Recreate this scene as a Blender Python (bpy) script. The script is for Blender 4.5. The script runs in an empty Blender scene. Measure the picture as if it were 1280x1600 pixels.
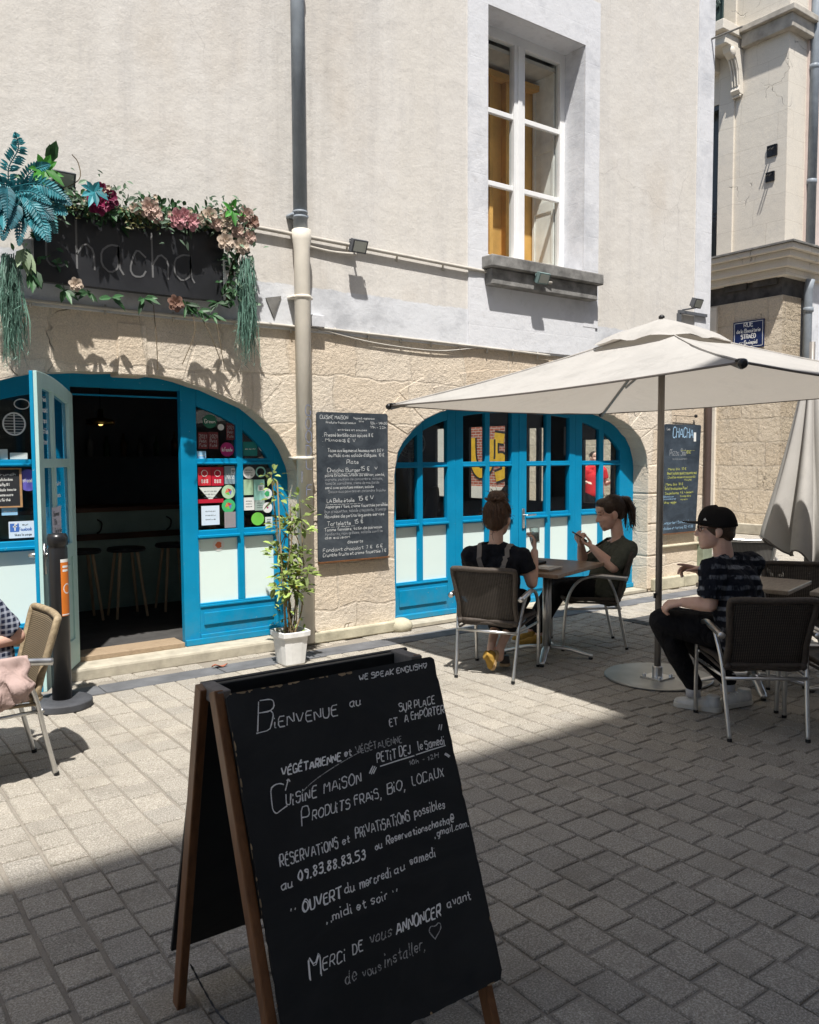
import bpy, bmesh, math, random
import numpy as np
from mathutils import Vector as V, Matrix, noise, Euler
from mathutils.bvhtree import BVHTree
random.seed(7)
SC = bpy.context.scene
COL = SC.collection
PI = math.pi
R = math.radians

# ------------------------------------------------------------------ camera
cam_d = bpy.data.cameras.new("camera")
cam = bpy.data.objects.new("camera", cam_d)
COL.objects.link(cam)
SC.camera = cam
right = V((0.805, -0.593, -0.005)); up = V((0.043, 0.049, 0.998)); fwd = V((0.591, 0.804, -0.065))
fwd.normalize(); right = (right - fwd * right.dot(fwd)).normalized(); up = right.cross(fwd)
M = Matrix((right, up, -fwd)).transposed().to_4x4()
M.translation = V((0, 0, 1.6))
cam.matrix_world = M
cam_d.sensor_fit = 'VERTICAL'
cam_d.sensor_height = 36.0
cam_d.lens = 1305.0 / 1600.0 * 36.0
cam_d.clip_end = 300
cam_d.clip_start = 0.05

# ------------------------------------------------------------------ light
SUN_DIR = V((0.25, 0.41, -1.0)).normalized()          # the way the light travels
world = bpy.data.worlds.new("World"); SC.world = world
world.use_nodes = True
wn = world.node_tree
bg = wn.nodes['Background']
sky = wn.nodes.new('ShaderNodeTexSky')
sky.sky_type = 'NISHITA'; sky.sun_disc = False
sky.sun_elevation = math.asin(-SUN_DIR.z)
sky.sun_rotation = math.atan2(-SUN_DIR.x, -SUN_DIR.y)
sky.air_density = 1.0; sky.dust_density = 1.5
wn.links.new(sky.outputs[0], bg.inputs[0])
bg.inputs[1].default_value = 0.09
sl = bpy.data.lights.new("sun", 'SUN'); sl.energy = 5.0; sl.angle = R(0.8); sl.color = (1.0, 0.965, 0.915)
so = bpy.data.objects.new("sun", sl); COL.objects.link(so)
so.rotation_euler = SUN_DIR.to_track_quat('-Z', 'Y').to_euler()
so.location = (0, -5, 20)
SC.view_settings.view_transform = 'Standard'
SC.view_settings.look = 'None'
SC.view_settings.exposure = 0.62
SC.view_settings.gamma = 1.0
SC.cycles.max_bounces = 8
SC.cycles.transparent_max_bounces = 16
SC.cycles.caustics_reflective = False
SC.cycles.caustics_refractive = False

# ------------------------------------------------------------------ materials
class NT:
    def __init__(s, name):
        s.m = bpy.data.materials.new(name); s.m.use_nodes = True
        s.t = s.m.node_tree; s.b = s.t.nodes['Principled BSDF']; s.out = s.t.nodes['Material Output']
        s._co = None
    def n(s, typ, **kw):
        x = s.t.nodes.new(typ)
        for k, v in kw.items():
            if k in x.inputs: x.inputs[k].default_value = v
            else: setattr(x, k, v)
        return x
    def l(s, a, b): s.t.links.new(a, b)
    def co(s):
        if not s._co: s._co = s.n('ShaderNodeTexCoord').outputs['Object']
        return s._co
    def mapped(s, scale=(1, 1, 1), loc=(0, 0, 0), rot=(0, 0, 0)):
        m = s.n('ShaderNodeMapping'); m.inputs['Scale'].default_value = scale; m.inputs['Location'].default_value = loc
        m.inputs['Rotation'].default_value = rot
        s.l(s.co(), m.inputs['Vector']); return m.outputs[0]
    def noise(s, scale, detail=4, rough=0.55, vec=None, dist=0.0):
        x = s.n('ShaderNodeTexNoise', Scale=scale, Detail=detail, Roughness=rough, Distortion=dist)
        s.l(vec if vec is not None else s.co(), x.inputs['Vector']); return x.outputs['Fac']
    def ramp(s, fac, stops, interp='LINEAR'):
        r = s.n('ShaderNodeValToRGB'); cr = r.color_ramp; cr.interpolation = interp
        while len(cr.elements) < len(stops): cr.elements.new(0.5)
        for e, (p, c) in zip(cr.elements, stops):
            e.position = p; e.color = c if len(c) == 4 else (*c, 1)
        s.l(fac, r.inputs['Fac']); return r.outputs['Color']
    def mix(s, fac, a, b, mode='MIX'):
        x = s.n('ShaderNodeMix', data_type='RGBA', blend_type=mode)
        for sock, v in ((x.inputs[0], fac), (x.inputs[6], a), (x.inputs[7], b)):
            if hasattr(v, 'is_linked') or isinstance(v, bpy.types.NodeSocket): s.l(v, sock)
            elif isinstance(v, (int, float)): sock.default_value = v
            else: sock.default_value = (*v, 1) if len(v) == 3 else v
        return x.outputs[2]
    def math(s, op, a, b=0.0, clamp=False):
        x = s.n('ShaderNodeMath', operation=op, use_clamp=clamp)
        for i, v in enumerate((a, b)):
            if isinstance(v, bpy.types.NodeSocket): s.l(v, x.inputs[i])
            else: x.inputs[i].default_value = v
        return x.outputs[0]
    def sep(s):
        x = s.n('ShaderNodeSeparateXYZ'); s.l(s.co(), x.inputs[0]); return x.outputs
    def color(s, c):
        if isinstance(c, bpy.types.NodeSocket): s.l(c, s.b.inputs['Base Color'])
        else: s.b.inputs['Base Color'].default_value = (*c, 1)
    def bump(s, h, strength=0.3, dist=0.01, prev=None):
        x = s.n('ShaderNodeBump', Strength=strength, Distance=dist)
        s.l(h, x.inputs['Height'])
        if prev is not None: s.l(prev, x.inputs['Normal'])
        s.l(x.outputs[0], s.b.inputs['Normal']); return x.outputs[0]
    def set(s, rough=None, metal=None, spec=None, **kw):
        if rough is not None: s.b.inputs['Roughness'].default_value = rough
        if metal is not None: s.b.inputs['Metallic'].default_value = metal
        if spec is not None: s.b.inputs['Specular IOR Level'].default_value = spec
        for k, v in kw.items(): s.b.inputs[k].default_value = v

def lerp(a, b, t): return tuple(x + (y - x) * t for x, y in zip(a, b))

_mc = {}
def mat(name, col, rough=0.6, metal=0.0, var=0.12, vs=6.0, bump=0.0, bs=60.0, spec=0.4, bd=0.004):
    """plain painted / cast surface with some tonal variation and a fine bump"""
    if name in _mc: return _mc[name]
    t = NT(name)
    dark = tuple(c * (1 - var) for c in col); lite = tuple(min(1, c * (1 + var)) for c in col)
    t.color(t.ramp(t.noise(vs, 5, 0.6), [(0.3, dark), (0.7, lite)]))
    t.set(rough, metal, spec)
    if bump: t.bump(t.noise(bs, 4, 0.6), bump, bd)
    _mc[name] = t.m
    return t.m

def m_render():
    t = NT("cream_render")
    big = t.noise(0.7, 5, 0.6, t.mapped((1, 1, 0.6))); mid = t.noise(3.2, 6, 0.62)
    c = t.ramp(big, [(0.32, (0.56, 0.515, 0.455)), (0.48, (0.64, 0.615, 0.575)), (0.60, (0.625, 0.595, 0.545)), (0.75, (0.57, 0.55, 0.52))])
    c = t.mix(t.math('MULTIPLY', t.ramp(mid, [(0.45, (0, 0, 0)), (0.8, (1, 1, 1))]), 0.35), c, (0.50, 0.47, 0.435))
    # damp grey streaks running down
    st = t.noise(1.6, 6, 0.7, t.mapped((1.6, 1, 0.16)))
    c = t.mix(t.math('MULTIPLY', t.ramp(st, [(0.50, (0, 0, 0)), (0.70, (1, 1, 1))]), 0.55), c, (0.44, 0.425, 0.41))
    vo = t.n('ShaderNodeTexVoronoi', feature='DISTANCE_TO_EDGE', Scale=0.55)
    dn = t.n('ShaderNodeTexNoise', Scale=3.0, Detail=6.0); t.l(t.co(), dn.inputs['Vector'])
    vm = t.n('ShaderNodeVectorMath', operation='MULTIPLY_ADD'); t.l(dn.outputs['Color'], vm.inputs[0]); vm.inputs[1].default_value = (0.35, 0.35, 0.35); t.l(t.co(), vm.inputs[2]); t.l(vm.outputs[0], vo.inputs['Vector'])
    hair = t.math('MULTIPLY', t.ramp(vo.outputs['Distance'], [(0.0, (1, 1, 1)), (0.004, (0, 0, 0))]), t.ramp(t.noise(0.9, 3, 0.5), [(0.5, (0, 0, 0)), (0.6, (1, 1, 1))]))
    c = t.mix(t.math('MULTIPLY', hair, 0.4), c, (0.30, 0.28, 0.26))
    fine = t.noise(55, 4, 0.6)
    c = t.mix(0.12, c, t.ramp(fine, [(0.3, (0.3, 0.27, 0.24)), (0.6, (0.8, 0.76, 0.7))]))
    # dirt washed down beside the pipe
    px = t.math('ABSOLUTE', t.math('SUBTRACT', t.sep()[0], 3.5))
    near = t.ramp(px, [(0.05, (1, 1, 1)), (0.75, (0, 0, 0))])
    dr = t.ramp(t.noise(1.3, 6, 0.7, t.mapped((5, 1, 0.35))), [(0.42, (0, 0, 0)), (0.68, (1, 1, 1))])
    c = t.mix(t.math('MULTIPLY', t.math('MULTIPLY', near, dr), 0.45), c, (0.40, 0.375, 0.34))
    # repainted pale strip along the foot of the render
    z = t.sep()[2]
    edge = t.math('ADD', z, t.math('MULTIPLY', t.noise(2.5, 5, 0.7), 0.10))
    band = t.ramp(t.math('SUBTRACT', 3.085, edge), [(0.0, (0, 0, 0)), (0.012, (1, 1, 1))])
    wcol = t.ramp(t.noise(1.4, 6, 0.68), [(0.36, (0.44, 0.45, 0.47)), (0.5, (0.62, 0.63, 0.65)), (0.8, (0.66, 0.67, 0.69))])
    c = t.mix(band, c, wcol)
    t.color(c); t.set(0.92, spec=0.15)
    b = t.bump(t.noise(70, 5, 0.7), 0.25, 0.005)
    t.bump(t.noise(5, 6, 0.65), 0.30, 0.03, b)
    return t.m

def m_white_render():
    t = NT("white_lime_paint")
    c = t.ramp(t.noise(1.5, 6, 0.68), [(0.32, (0.50, 0.51, 0.535)), (0.5, (0.66, 0.665, 0.685)), (0.75, (0.62, 0.63, 0.65))])
    c = t.mix(t.math('MULTIPLY', t.ramp(t.noise(9, 6, 0.7), [(0.56, (0, 0, 0)), (0.72, (1, 1, 1))]), 0.5), c, (0.46, 0.45, 0.44))
    br = t.n('ShaderNodeTexBrick', Scale=1.0); br.offset = 0.0
    br.inputs['Brick Width'].default_value = 3.0; br.inputs['Row Height'].default_value = 0.36; br.inputs['Mortar Size'].default_value = 0.006
    br.inputs['Color1'].default_value = (1, 1, 1, 1); br.inputs['Color2'].default_value = (1, 1, 1, 1); br.inputs['Mortar'].default_value = (0, 0, 0, 1)
    mp = t.mapped(rot=(R(-90), 0, 0)); t.l(mp, br.inputs['Vector'])
    t.color(c); t.set(0.9, spec=0.15)
    b = t.bump(br.outputs['Color'], 0.25, 0.004)
    b = t.bump(t.noise(60, 5, 0.7), 0.25, 0.005, b)
    t.bump(t.noise(8, 5, 0.65), 0.3, 0.02, b)
    return t.m

def m_stone(name, cols, bw=0.62, bh=0.36, bump=1.0, mortar=(0.52, 0.45, 0.36), gap=0.012, rot=(R(-90), 0, 0), fscale=38, rough_dist=0.02, mk=0.55, warp=0.10, pm=0.5, lump=0.5):
    t = NT(name)
    dist = t.n('ShaderNodeTexNoise', Scale=2.2, Detail=3.0)
    t.l(t.co(), dist.inputs['Vector'])
    va = t.n('ShaderNodeVectorMath', operation='MULTIPLY_ADD')
    t.l(dist.outputs['Color'], va.inputs[0]); va.inputs[1].default_value = (warp,) * 3
    mp = t.mapped(rot=rot); t.l(mp, va.inputs[2])
    br = t.n('ShaderNodeTexBrick', Scale=1.0)
    br.inputs['Brick Width'].default_value = bw; br.inputs['Row Height'].default_value = bh
    br.inputs['Mortar Size'].default_value = gap; br.inputs['Mortar Smooth'].default_value = 0.6
    br.inputs['Color1'].default_value = (0, 0, 0, 1); br.inputs['Color2'].default_value = (1, 1, 1, 1); br.inputs['Mortar'].default_value = (0.5, 0.5, 0.5, 1)
    br.inputs['Bias'].default_value = 0.0
    br.offset = 0.43; br.squash = 0.8; br.squash_frequency = 3
    t.l(va.outputs[0], br.inputs['Vector'])
    per = t.ramp(br.outputs['Color'], [(0.0, cols[0]), (0.35, cols[1]), (0.7, cols[2]), (1.0, cols[0])])
    patch = t.ramp(t.noise(1.1, 6, 0.65), [(0.35, cols[1]), (0.55, cols[2]), (0.75, cols[0])])
    c = t.mix(pm, per, patch)
    grey = t.ramp(t.noise(1.9, 7, 0.7, t.mapped((1, 1, 1), (3, 1, 7))), [(0.53, (0, 0, 0)), (0.66, (1, 1, 1))])
    c = t.mix(t.math('MULTIPLY', grey, 0.55), c, cols[3])
    sp = t.noise(fscale * 3, 4, 0.7)
    c = t.mix(0.30, c, t.ramp(sp, [(0.33, tuple(x * 0.45 for x in cols[1])), (0.62, tuple(min(1, x * 1.35) for x in cols[1]))]))
    c = t.mix(t.math('MULTIPLY', br.outputs['Fac'], mk), c, mortar)
    # open cracks and pits
    vo = t.n('ShaderNodeTexVoronoi', feature='DISTANCE_TO_EDGE', Scale=1.7)
    va2 = t.n('ShaderNodeVectorMath', operation='MULTIPLY_ADD'); t.l(dist.outputs['Color'], va2.inputs[0])
    va2.inputs[1].default_value = (0.7, 0.7, 0.7); t.l(t.co(), va2.inputs[2]); t.l(va2.outputs[0], vo.inputs['Vector'])
    crack = t.ramp(vo.outputs['Distance'], [(0.0, (1, 1, 1)), (0.012, (0, 0, 0))])
    cmask = t.math('MULTIPLY', crack, t.ramp(t.noise(1.3, 3, 0.5, t.mapped((1, 1, 1), (9, 2, 4))), [(0.60, (0, 0, 0)), (0.66, (1, 1, 1))]))
    c = t.mix(t.math('MULTIPLY', cmask, 0.75), c, tuple(x * 0.3 for x in cols[3]))
    t.color(c); t.set(0.95, spec=0.1)
    b = t.bump(t.math('SUBTRACT', 1.0, br.outputs['Fac']), 0.8 * mk * bump, 0.015)
    b = t.bump(t.noise(fscale, 6, 0.72), 0.6 * bump, rough_dist, b)
    b = t.bump(t.math('SUBTRACT', 1.0, cmask), 0.8, 0.02, b)
    t.bump(t.noise(5, 5, 0.6), lump * bump, 0.05, b)
    return t.m

def m_paver():
    t = NT("granite_setts")
    geo = t.n('ShaderNodeNewGeometry')
    rnd = geo.outputs['Random Per Island']
    c = t.ramp(rnd, [(0.0, (0.235, 0.21, 0.17)), (0.25, (0.365, 0.325, 0.26)), (0.45, (0.30, 0.27, 0.22)), (0.7, (0.43, 0.38, 0.30)), (0.9, (0.33, 0.295, 0.235)), (1.0, (0.255, 0.235, 0.20))])
    big = t.noise(0.9, 6, 0.68)
    c = t.mix(t.math('MULTIPLY', t.ramp(big, [(0.42, (0, 0, 0)), (0.68, (1, 1, 1))]), 0.42), c, (0.215, 0.195, 0.165))
    gum = t.n('ShaderNodeTexVoronoi', Scale=2.3); t.l(t.co(), gum.inputs['Vector'])
    c = t.mix(t.math('MULTIPLY', t.ramp(gum.outputs['Distance'], [(0.045, (1, 1, 1)), (0.065, (0, 0, 0))]), 0.45), c, (0.14, 0.13, 0.12))
    fine = t.noise(150, 4, 0.8)
    c = t.mix(0.58, c, t.ramp(fine, [(0.34, (0.085, 0.08, 0.07)), (0.5, (0.345, 0.318, 0.275)), (0.66, (0.80, 0.75, 0.67))]), 'MIX')
    st_ = t.ramp(t.noise(3.1, 6, 0.72), [(0.5, (0, 0, 0)), (0.66, (1, 1, 1))])
    c = t.mix(t.math('MULTIPLY', st_, 0.4), c, (0.17, 0.15, 0.12))
    med = t.noise(28, 5, 0.7)
    c = t.mix(t.math('MULTIPLY', t.ramp(med, [(0.55, (0, 0, 0)), (0.75, (1, 1, 1))]), 0.3), c, (0.17, 0.155, 0.135))
    t.color(c); t.set(0.82, spec=0.3)
    b = t.bump(fine, 1.0, 0.006)
    t.bump(t.noise(24, 4, 0.6), 0.45, 0.008, b)
    return t.m

def m_joint():
    t = NT("joint_sand")
    c = t.ramp(t.noise(3, 5, 0.6), [(0.3, (0.22, 0.20, 0.17)), (0.7, (0.30, 0.27, 0.225))])
    c = t.mix(0.3, c, t.ramp(t.noise(150, 3, 0.7), [(0.3, (0.06, 0.055, 0.05)), (0.7, (0.3, 0.27, 0.23))]))
    t.color(c); t.set(0.95, spec=0.1); t.bump(t.noise(120, 4, 0.7), 0.5, 0.004)
    return t.m

def m_blue(name="blue_paint", col=(0.001, 0.225, 0.42)):
    t = NT(name)
    c = t.ramp(t.noise(2.4, 5, 0.6), [(0.3, tuple(x * 0.86 for x in col)), (0.7, tuple(min(1, x * 1.1) for x in col))])
    z_ = t.sep()[2]
    low = t.math('MULTIPLY', t.ramp(z_, [(0.05, (1, 1, 1)), (0.5, (0, 0, 0))]), t.ramp(t.noise(7, 6, 0.7), [(0.4, (0, 0, 0)), (0.7, (1, 1, 1))]))
    c = t.mix(t.math('MULTIPLY', low, 0.5), c, (0.10, 0.17, 0.20))
    c = t.mix(t.math('MULTIPLY', t.ramp(t.noise(1.3, 4, 0.6), [(0.45, (0, 0, 0)), (0.7, (1, 1, 1))]), 0.25), c, (0.03, 0.30, 0.46))
    chips = t.ramp(t.noise(26, 6, 0.75), [(0.68, (0, 0, 0)), (0.695, (1, 1, 1))])
    c = t.mix(t.math('MULTIPLY', chips, 0.7), c, (0.5, 0.56, 0.55))
    t.color(c); t.set(0.45, spec=0.18)
    b = t.bump(t.noise(40, 3, 0.5, t.mapped((1, 1, 0.12))), 0.12, 0.003)
    t.bump(t.math('SUBTRACT', 1.0, chips), 0.25, 0.001, b)
    return t.m

def m_wood(name, c0, c1, scale=(1, 1, 1), rough=0.55, ws=14.0):
    t = NT(name)
    v = t.mapped(scale)
    w = t.noise(ws, 6, 0.65, v, 0.6)
    c = t.ramp(w, [(0.3, c0), (0.7, c1)])
    c = t.mix(t.math('MULTIPLY', t.ramp(t.noise(5, 5, 0.7), [(0.55, (0, 0, 0)), (0.75, (1, 1, 1))]), 0.4), c, tuple(x * 0.45 for x in c0))
    t.color(c); t.set(rough, spec=0.35); t.bump(w, 0.25, 0.002)
    return t.m

def m_slate(name, col, smear, rough=0.6, amount=0.5):
    t = NT(name)
    s = t.noise(3.0, 6, 0.7, t.mapped((1.0, 1, 1.6)), 0.8)
    c = t.mix(t.math('MULTIPLY', t.ramp(s, [(0.40, (0, 0, 0)), (0.72, (1, 1, 1))]), amount), col, smear)
    d = t.ramp(t.noise(55, 5, 0.75), [(0.66, (0, 0, 0)), (0.72, (1, 1, 1))])
    c = t.mix(t.math('MULTIPLY', d, 0.25), c, tuple(min(1, x * 2.2) for x in smear))
    t.color(c); t.set(rough, spec=0.35); t.bump(t.noise(160, 3, 0.6), 0.12, 0.001)
    return t.m

def m_chalk(name, col, keep=0.46):
    """chalk marks: broken up so the slate shows through"""
    t = NT(name)
    t.color(col); t.set(0.95, spec=0.1)
    tr = t.n('ShaderNodeBsdfTransparent'); mx = t.n('ShaderNodeMixShader')
    f = t.ramp(t.noise(230, 3, 0.7), [(keep - 0.1, (0.05, 0.05, 0.05)), (keep + 0.06, (1, 1, 1))])
    t.l(f, mx.inputs[0]); t.l(tr.outputs[0], mx.inputs[1]); t.l(t.b.outputs[0], mx.inputs[2]); t.l(mx.outputs[0], t.out.inputs[0])
    return t.m

def m_glass(name, tint=(0.9, 0.95, 0.95), refl=1.0):
    t = NT(name)
    tr = t.n('ShaderNodeBsdfTransparent', Color=(*tint, 1)); gl = t.n('ShaderNodeBsdfGlossy', Roughness=0.015)
    lw = t.n('ShaderNodeLayerWeight', Blend=0.5); fr = t.n('ShaderNodeMath', operation='MULTIPLY_ADD'); t.l(t.math('POWER', lw.outputs['Facing'], 4.0), fr.inputs[0]); fr.inputs[1].default_value = .85; fr.inputs[2].default_value = .045; mx = t.n('ShaderNodeMixShader')
    t.l(t.math('MULTIPLY', fr.outputs[0], refl, True), mx.inputs[0]); t.l(tr.outputs[0], mx.inputs[1]); t.l(gl.outputs[0], mx.inputs[2]); t.l(mx.outputs[0], t.out.inputs[0])
    return t.m

def m_fabric(name, col, trans=0.0, tcol=None, var=0.06, rough=0.9, ws=400, stain=0.0, folds=0.0, fs=(9, 9, 5)):
    t = NT(name)
    c = t.ramp(t.noise(3, 5, 0.6), [(0.3, tuple(x * (1 - var) for x in col)), (0.7, tuple(min(1, x * (1 + var)) for x in col))])
    if stain:
        st = t.ramp(t.noise(2.2, 7, 0.72), [(0.55, (0, 0, 0)), (0.75, (1, 1, 1))])
        c = t.mix(t.math('MULTIPLY', st, stain), c, tuple(x * 0.62 for x in col))
    t.color(c); t.set(rough, spec=0.15)
    b_ = t.bump(t.noise(ws, 2, 0.5), 0.15, 0.001)
    if folds: t.bump(t.noise(1.0, 4, 0.55, t.mapped(fs), 1.2), folds, 0.03, b_)
    if trans:
        tl = t.n('ShaderNodeBsdfTranslucent'); mx = t.n('ShaderNodeMixShader'); mx.inputs[0].default_value = trans
        tl.inputs['Color'].default_value = (*(tcol or col), 1)
        t.l(t.b.outputs[0], mx.inputs[1]); t.l(tl.outputs[0], mx.inputs[2]); t.l(mx.outputs[0], t.out.inputs[0])
    return t.m

def m_leaf(name, col, trans=0.3, var=0.35):
    t = NT(name)
    geo = t.n('ShaderNodeNewGeometry')
    c = t.ramp(geo.outputs['Random Per Island'], [(0.0, tuple(x * (1 - var) for x in col)), (0.6, col), (1.0, tuple(min(1, x * (1 + var) + 0.01) for x in col))])
    t.color(c); t.set(0.5, spec=0.4)
    tl = t.n('ShaderNodeBsdfTranslucent'); mx = t.n('ShaderNodeMixShader'); mx.inputs[0].default_value = trans
    t.l(c, tl.inputs['Color'])
    t.l(t.b.outputs[0], mx.inputs[1]); t.l(tl.outputs[0], mx.inputs[2]); t.l(mx.outputs[0], t.out.inputs[0])
    return t.m

def m_weave(name, c0, c1, sx=70.0, sz=70.0, holes=0.0):
    """woven strands: bands in two directions"""
    t = NT(name)
    w1 = t.n('ShaderNodeTexWave', Scale=sx, Distortion=0.6); w1.bands_direction = 'X'
    w2 = t.n('ShaderNodeTexWave', Scale=sz, Distortion=0.6); w2.bands_direction = 'Z'
    t.l(t.co(), w1.inputs['Vector']); t.l(t.co(), w2.inputs['Vector'])
    h = t.math('MULTIPLY', w1.outputs['Fac'], w2.outputs['Fac'])
    c = t.ramp(h, [(0.05, c0), (0.6, c1)])
    c = t.mix(t.math('MULTIPLY', t.noise(7, 5, 0.6), 0.5), c, c0)
    t.color(c); t.set(0.6, spec=0.35); t.bump(h, 0.7, 0.004)
    if holes:
        tr = t.n('ShaderNodeBsdfTransparent'); mx = t.n('ShaderNodeMixShader')
        spots = t.ramp(t.noise(9, 2, 0.5), [(0.60, (0, 0, 0)), (0.66, (1, 1, 1))])
        f = t.math('MULTIPLY', t.ramp(h, [(0.03, (1, 1, 1)), (0.10, (0, 0, 0))]), t.math('MULTIPLY', spots, holes))
        t.l(f, mx.inputs[0]); t.l(t.b.outputs[0], mx.inputs[1]); t.l(tr.outputs[0], mx.inputs[2]); t.l(mx.outputs[0], t.out.inputs[0])
    return t.m

def m_metal(name, col=(0.6, 0.6, 0.6), rough=0.3):
    t = NT(name)
    t.color(t.ramp(t.noise(12, 5, 0.6), [(0.3, tuple(x * 0.8 for x in col)), (0.7, col)]))
    t.set(rough, 1.0)
    t.l(t.ramp(t.noise(9, 2, 0.5), [(0.3, (rough * 0.85,) * 3), (0.7, (min(1, rough * 1.2),) * 3)]), t.b.inputs['Roughness'])
    return t.m

def m_hair(name, c0, c1, sc=(90, 90, 12)):
    t = NT(name)
    w = t.noise(1.0, 5, 0.6, t.mapped(sc), 0.8)
    t.color(t.ramp(w, [(0.3, c0), (0.72, c1)])); t.set(0.45, spec=0.4); t.bump(w, 0.8, 0.006)
    return t.m

def m_skin(name, col):
    t = NT(name)
    c = t.ramp(t.noise(14, 5, 0.6), [(0.3, tuple(x * y for x, y in zip(col, (0.88, 0.8, 0.78)))), (0.7, col)])
    t.color(c); t.set(0.5, spec=0.35)
    t.b.inputs['Subsurface Weight'].default_value = 0.12; t.b.inputs['Subsurface Radius'].default_value = (0.02, 0.008, 0.004); t.b.inputs['Subsurface Scale'].default_value = 0.5
    t.bump(t.noise(220, 3, 0.6), 0.12, 0.001)
    return t.m
# ------------------------------------------------------------------ mesh helpers
class MB:
    def __init__(s): s.v = []; s.f = []; s.mi = []; s.cur = 0
    def add(s, vs, fs):
        o = len(s.v); s.v += [tuple(p) for p in vs]; s.f += [tuple(i + o for i in f) for f in fs]; s.mi += [s.cur] * len(fs)
    def box(s, x0, x1, y0, y1, z0, z1):
        s.add([(x0, y0, z0), (x1, y0, z0), (x1, y1, z0), (x0, y1, z0), (x0, y0, z1), (x1, y0, z1), (x1, y1, z1), (x0, y1, z1)],
              [(0, 3, 2, 1), (4, 5, 6, 7), (0, 1, 5, 4), (1, 2, 6, 5), (2, 3, 7, 6), (3, 0, 4, 7)])
    def obox(s, c, ax, ay, az):
        """box from a centre and three half-axis vectors"""
        c, ax, ay, az = V(c), V(ax), V(ay), V(az)
        vs = [c + i * ax + j * ay + k * az for k in (-1, 1) for j, i in ((-1, -1), (-1, 1), (1, 1), (1, -1))]
        s.add(vs, [(0, 3, 2, 1), (4, 5, 6, 7), (0, 1, 5, 4), (1, 2, 6, 5), (2, 3, 7, 6), (3, 0, 4, 7)])
    def beam(s, a, b, w, h, upv=(0, 0, 1)):
        a, b = V(a), V(b); d = (b - a); L = d.length; d.normalize()
        side = d.cross(V(upv)).normalized(); u = side.cross(d)
        s.obox((a + b) / 2, d * L / 2, side * w / 2, u * h / 2)
    def quad(s, a, b, c, d): s.add([a, b, c, d], [(0, 1, 2, 3)])
    def tube(s, pts, r, n=8, closed=False, caps=True, flat=None):
        """swept tube; r a number or one per point; flat=(k, dir) squashes the section"""
        pts = [V(p) for p in pts]; m = len(pts)
        rs = [r] * m if isinstance(r, (int, float)) else list(r)
        tang = []
        for i in range(m):
            if closed: d = pts[(i + 1) % m] - pts[i - 1]
            else: d = pts[min(i + 1, m - 1)] - pts[max(i - 1, 0)]
            tang.append(d.normalized() if d.length > 1e-9 else V((0, 0, 1)))
        ref = V((0, 0, 1)) if abs(tang[0].z) < 0.9 else V((1, 0, 0))
        if flat: ref = V(flat[1])
        nrm = (ref - tang[0] * ref.dot(tang[0])).normalized()
        vs = []; 
        for i in range(m):
            t = tang[i]
            nrm = nrm - t * nrm.dot(t)
            nrm = nrm.normalized() if nrm.length > 1e-6 else t.orthogonal().normalized()
            bi = t.cross(nrm)
            for k in range(n):
                a = 2 * PI * k / n
                vs.append(pts[i] + nrm * math.cos(a) * rs[i] * (flat[0] if flat else 1) + bi * math.sin(a) * rs[i])
        fs = []
        for i in range(m if closed else m - 1):
            j = (i + 1) % m
            for k in range(n):
                fs.append((i * n + k, i * n + (k + 1) % n, j * n + (k + 1) % n, j * n + k))
        if caps and not closed:
            fs.append(tuple(range(n - 1, -1, -1))); fs.append(tuple((m - 1) * n + k for k in range(n)))
        s.add(vs, fs)
    def lathe(s, prof, c=(0, 0, 0), n=24, axis=None):
        """prof: list of (radius, height)"""
        c = V(c)
        q = V((0, 0, 1)).rotation_difference(V(axis)) if axis is not None else None
        vs = []
        for r, z in prof:
            for k in range(n):
                a = 2 * PI * k / n; p = V((r * math.cos(a), r * math.sin(a), z))
                if q: p = q @ p
                vs.append(c + p)
        fs = [(i * n + k, i * n + (k + 1) % n, (i + 1) * n + (k + 1) % n, (i + 1) * n + k) for i in range(len(prof) - 1) for k in range(n)]
        fs.append(tuple(range(n - 1, -1, -1))); fs.append(tuple((len(prof) - 1) * n + k for k in range(n)))
        s.add(vs, fs)
    def sphere(s, c, r, n=12, m=8, rot=None):
        c = V(c); rr = (r, r, r) if isinstance(r, (int, float)) else r
        vs = []
        for i in range(m + 1):
            th = PI * i / m
            for k in range(n):
                a = 2 * PI * k / n
                p = V((rr[0] * math.sin(th) * math.cos(a), rr[1] * math.sin(th) * math.sin(a), rr[2] * math.cos(th)))
                if rot is not None: p = rot @ p
                vs.append(c + p)
        fs = [(i * n + k, (i + 1) * n + k, (i + 1) * n + (k + 1) % n, i * n + (k + 1) % n) for i in range(m) for k in range(n)]
        s.add(vs, fs)
    def prism(s, poly, ext):
        """extrude a planar 3-D polygon"""
        n = len(poly); ext = V(ext); p = [V(q) for q in poly]
        s.add(p + [q + ext for q in p], [tuple(range(n)), tuple(range(2 * n - 1, n - 1, -1))] + [(i, i + n, (i + 1) % n + n, (i + 1) % n) for i in range(n)])
    def slab(s, x0, x1, zl, zh, y0, y1, n=1):
        """solid between two height functions of x, front at y0 back at y1"""
        fl = zl if callable(zl) else (lambda x: zl); fh = zh if callable(zh) else (lambda x: zh)
        xs = [x0 + (x1 - x0) * i / n for i in range(n + 1)]
        vs = []
        for x in xs: vs += [(x, y0, fl(x)), (x, y0, fh(x)), (x, y1, fl(x)), (x, y1, fh(x))]
        fs = []
        for i in range(n):
            a = 4 * i; b = a + 4
            fs += [(a, b, b + 1, a + 1), (a + 2, a + 3, b + 3, b + 2), (a + 1, b + 1, b + 3, a + 3), (a, a + 2, b + 2, b)]
        fs += [(0, 1, 3, 2), (4 * n, 4 * n + 2, 4 * n + 3, 4 * n + 1)]
        s.add(vs, fs)
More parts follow.
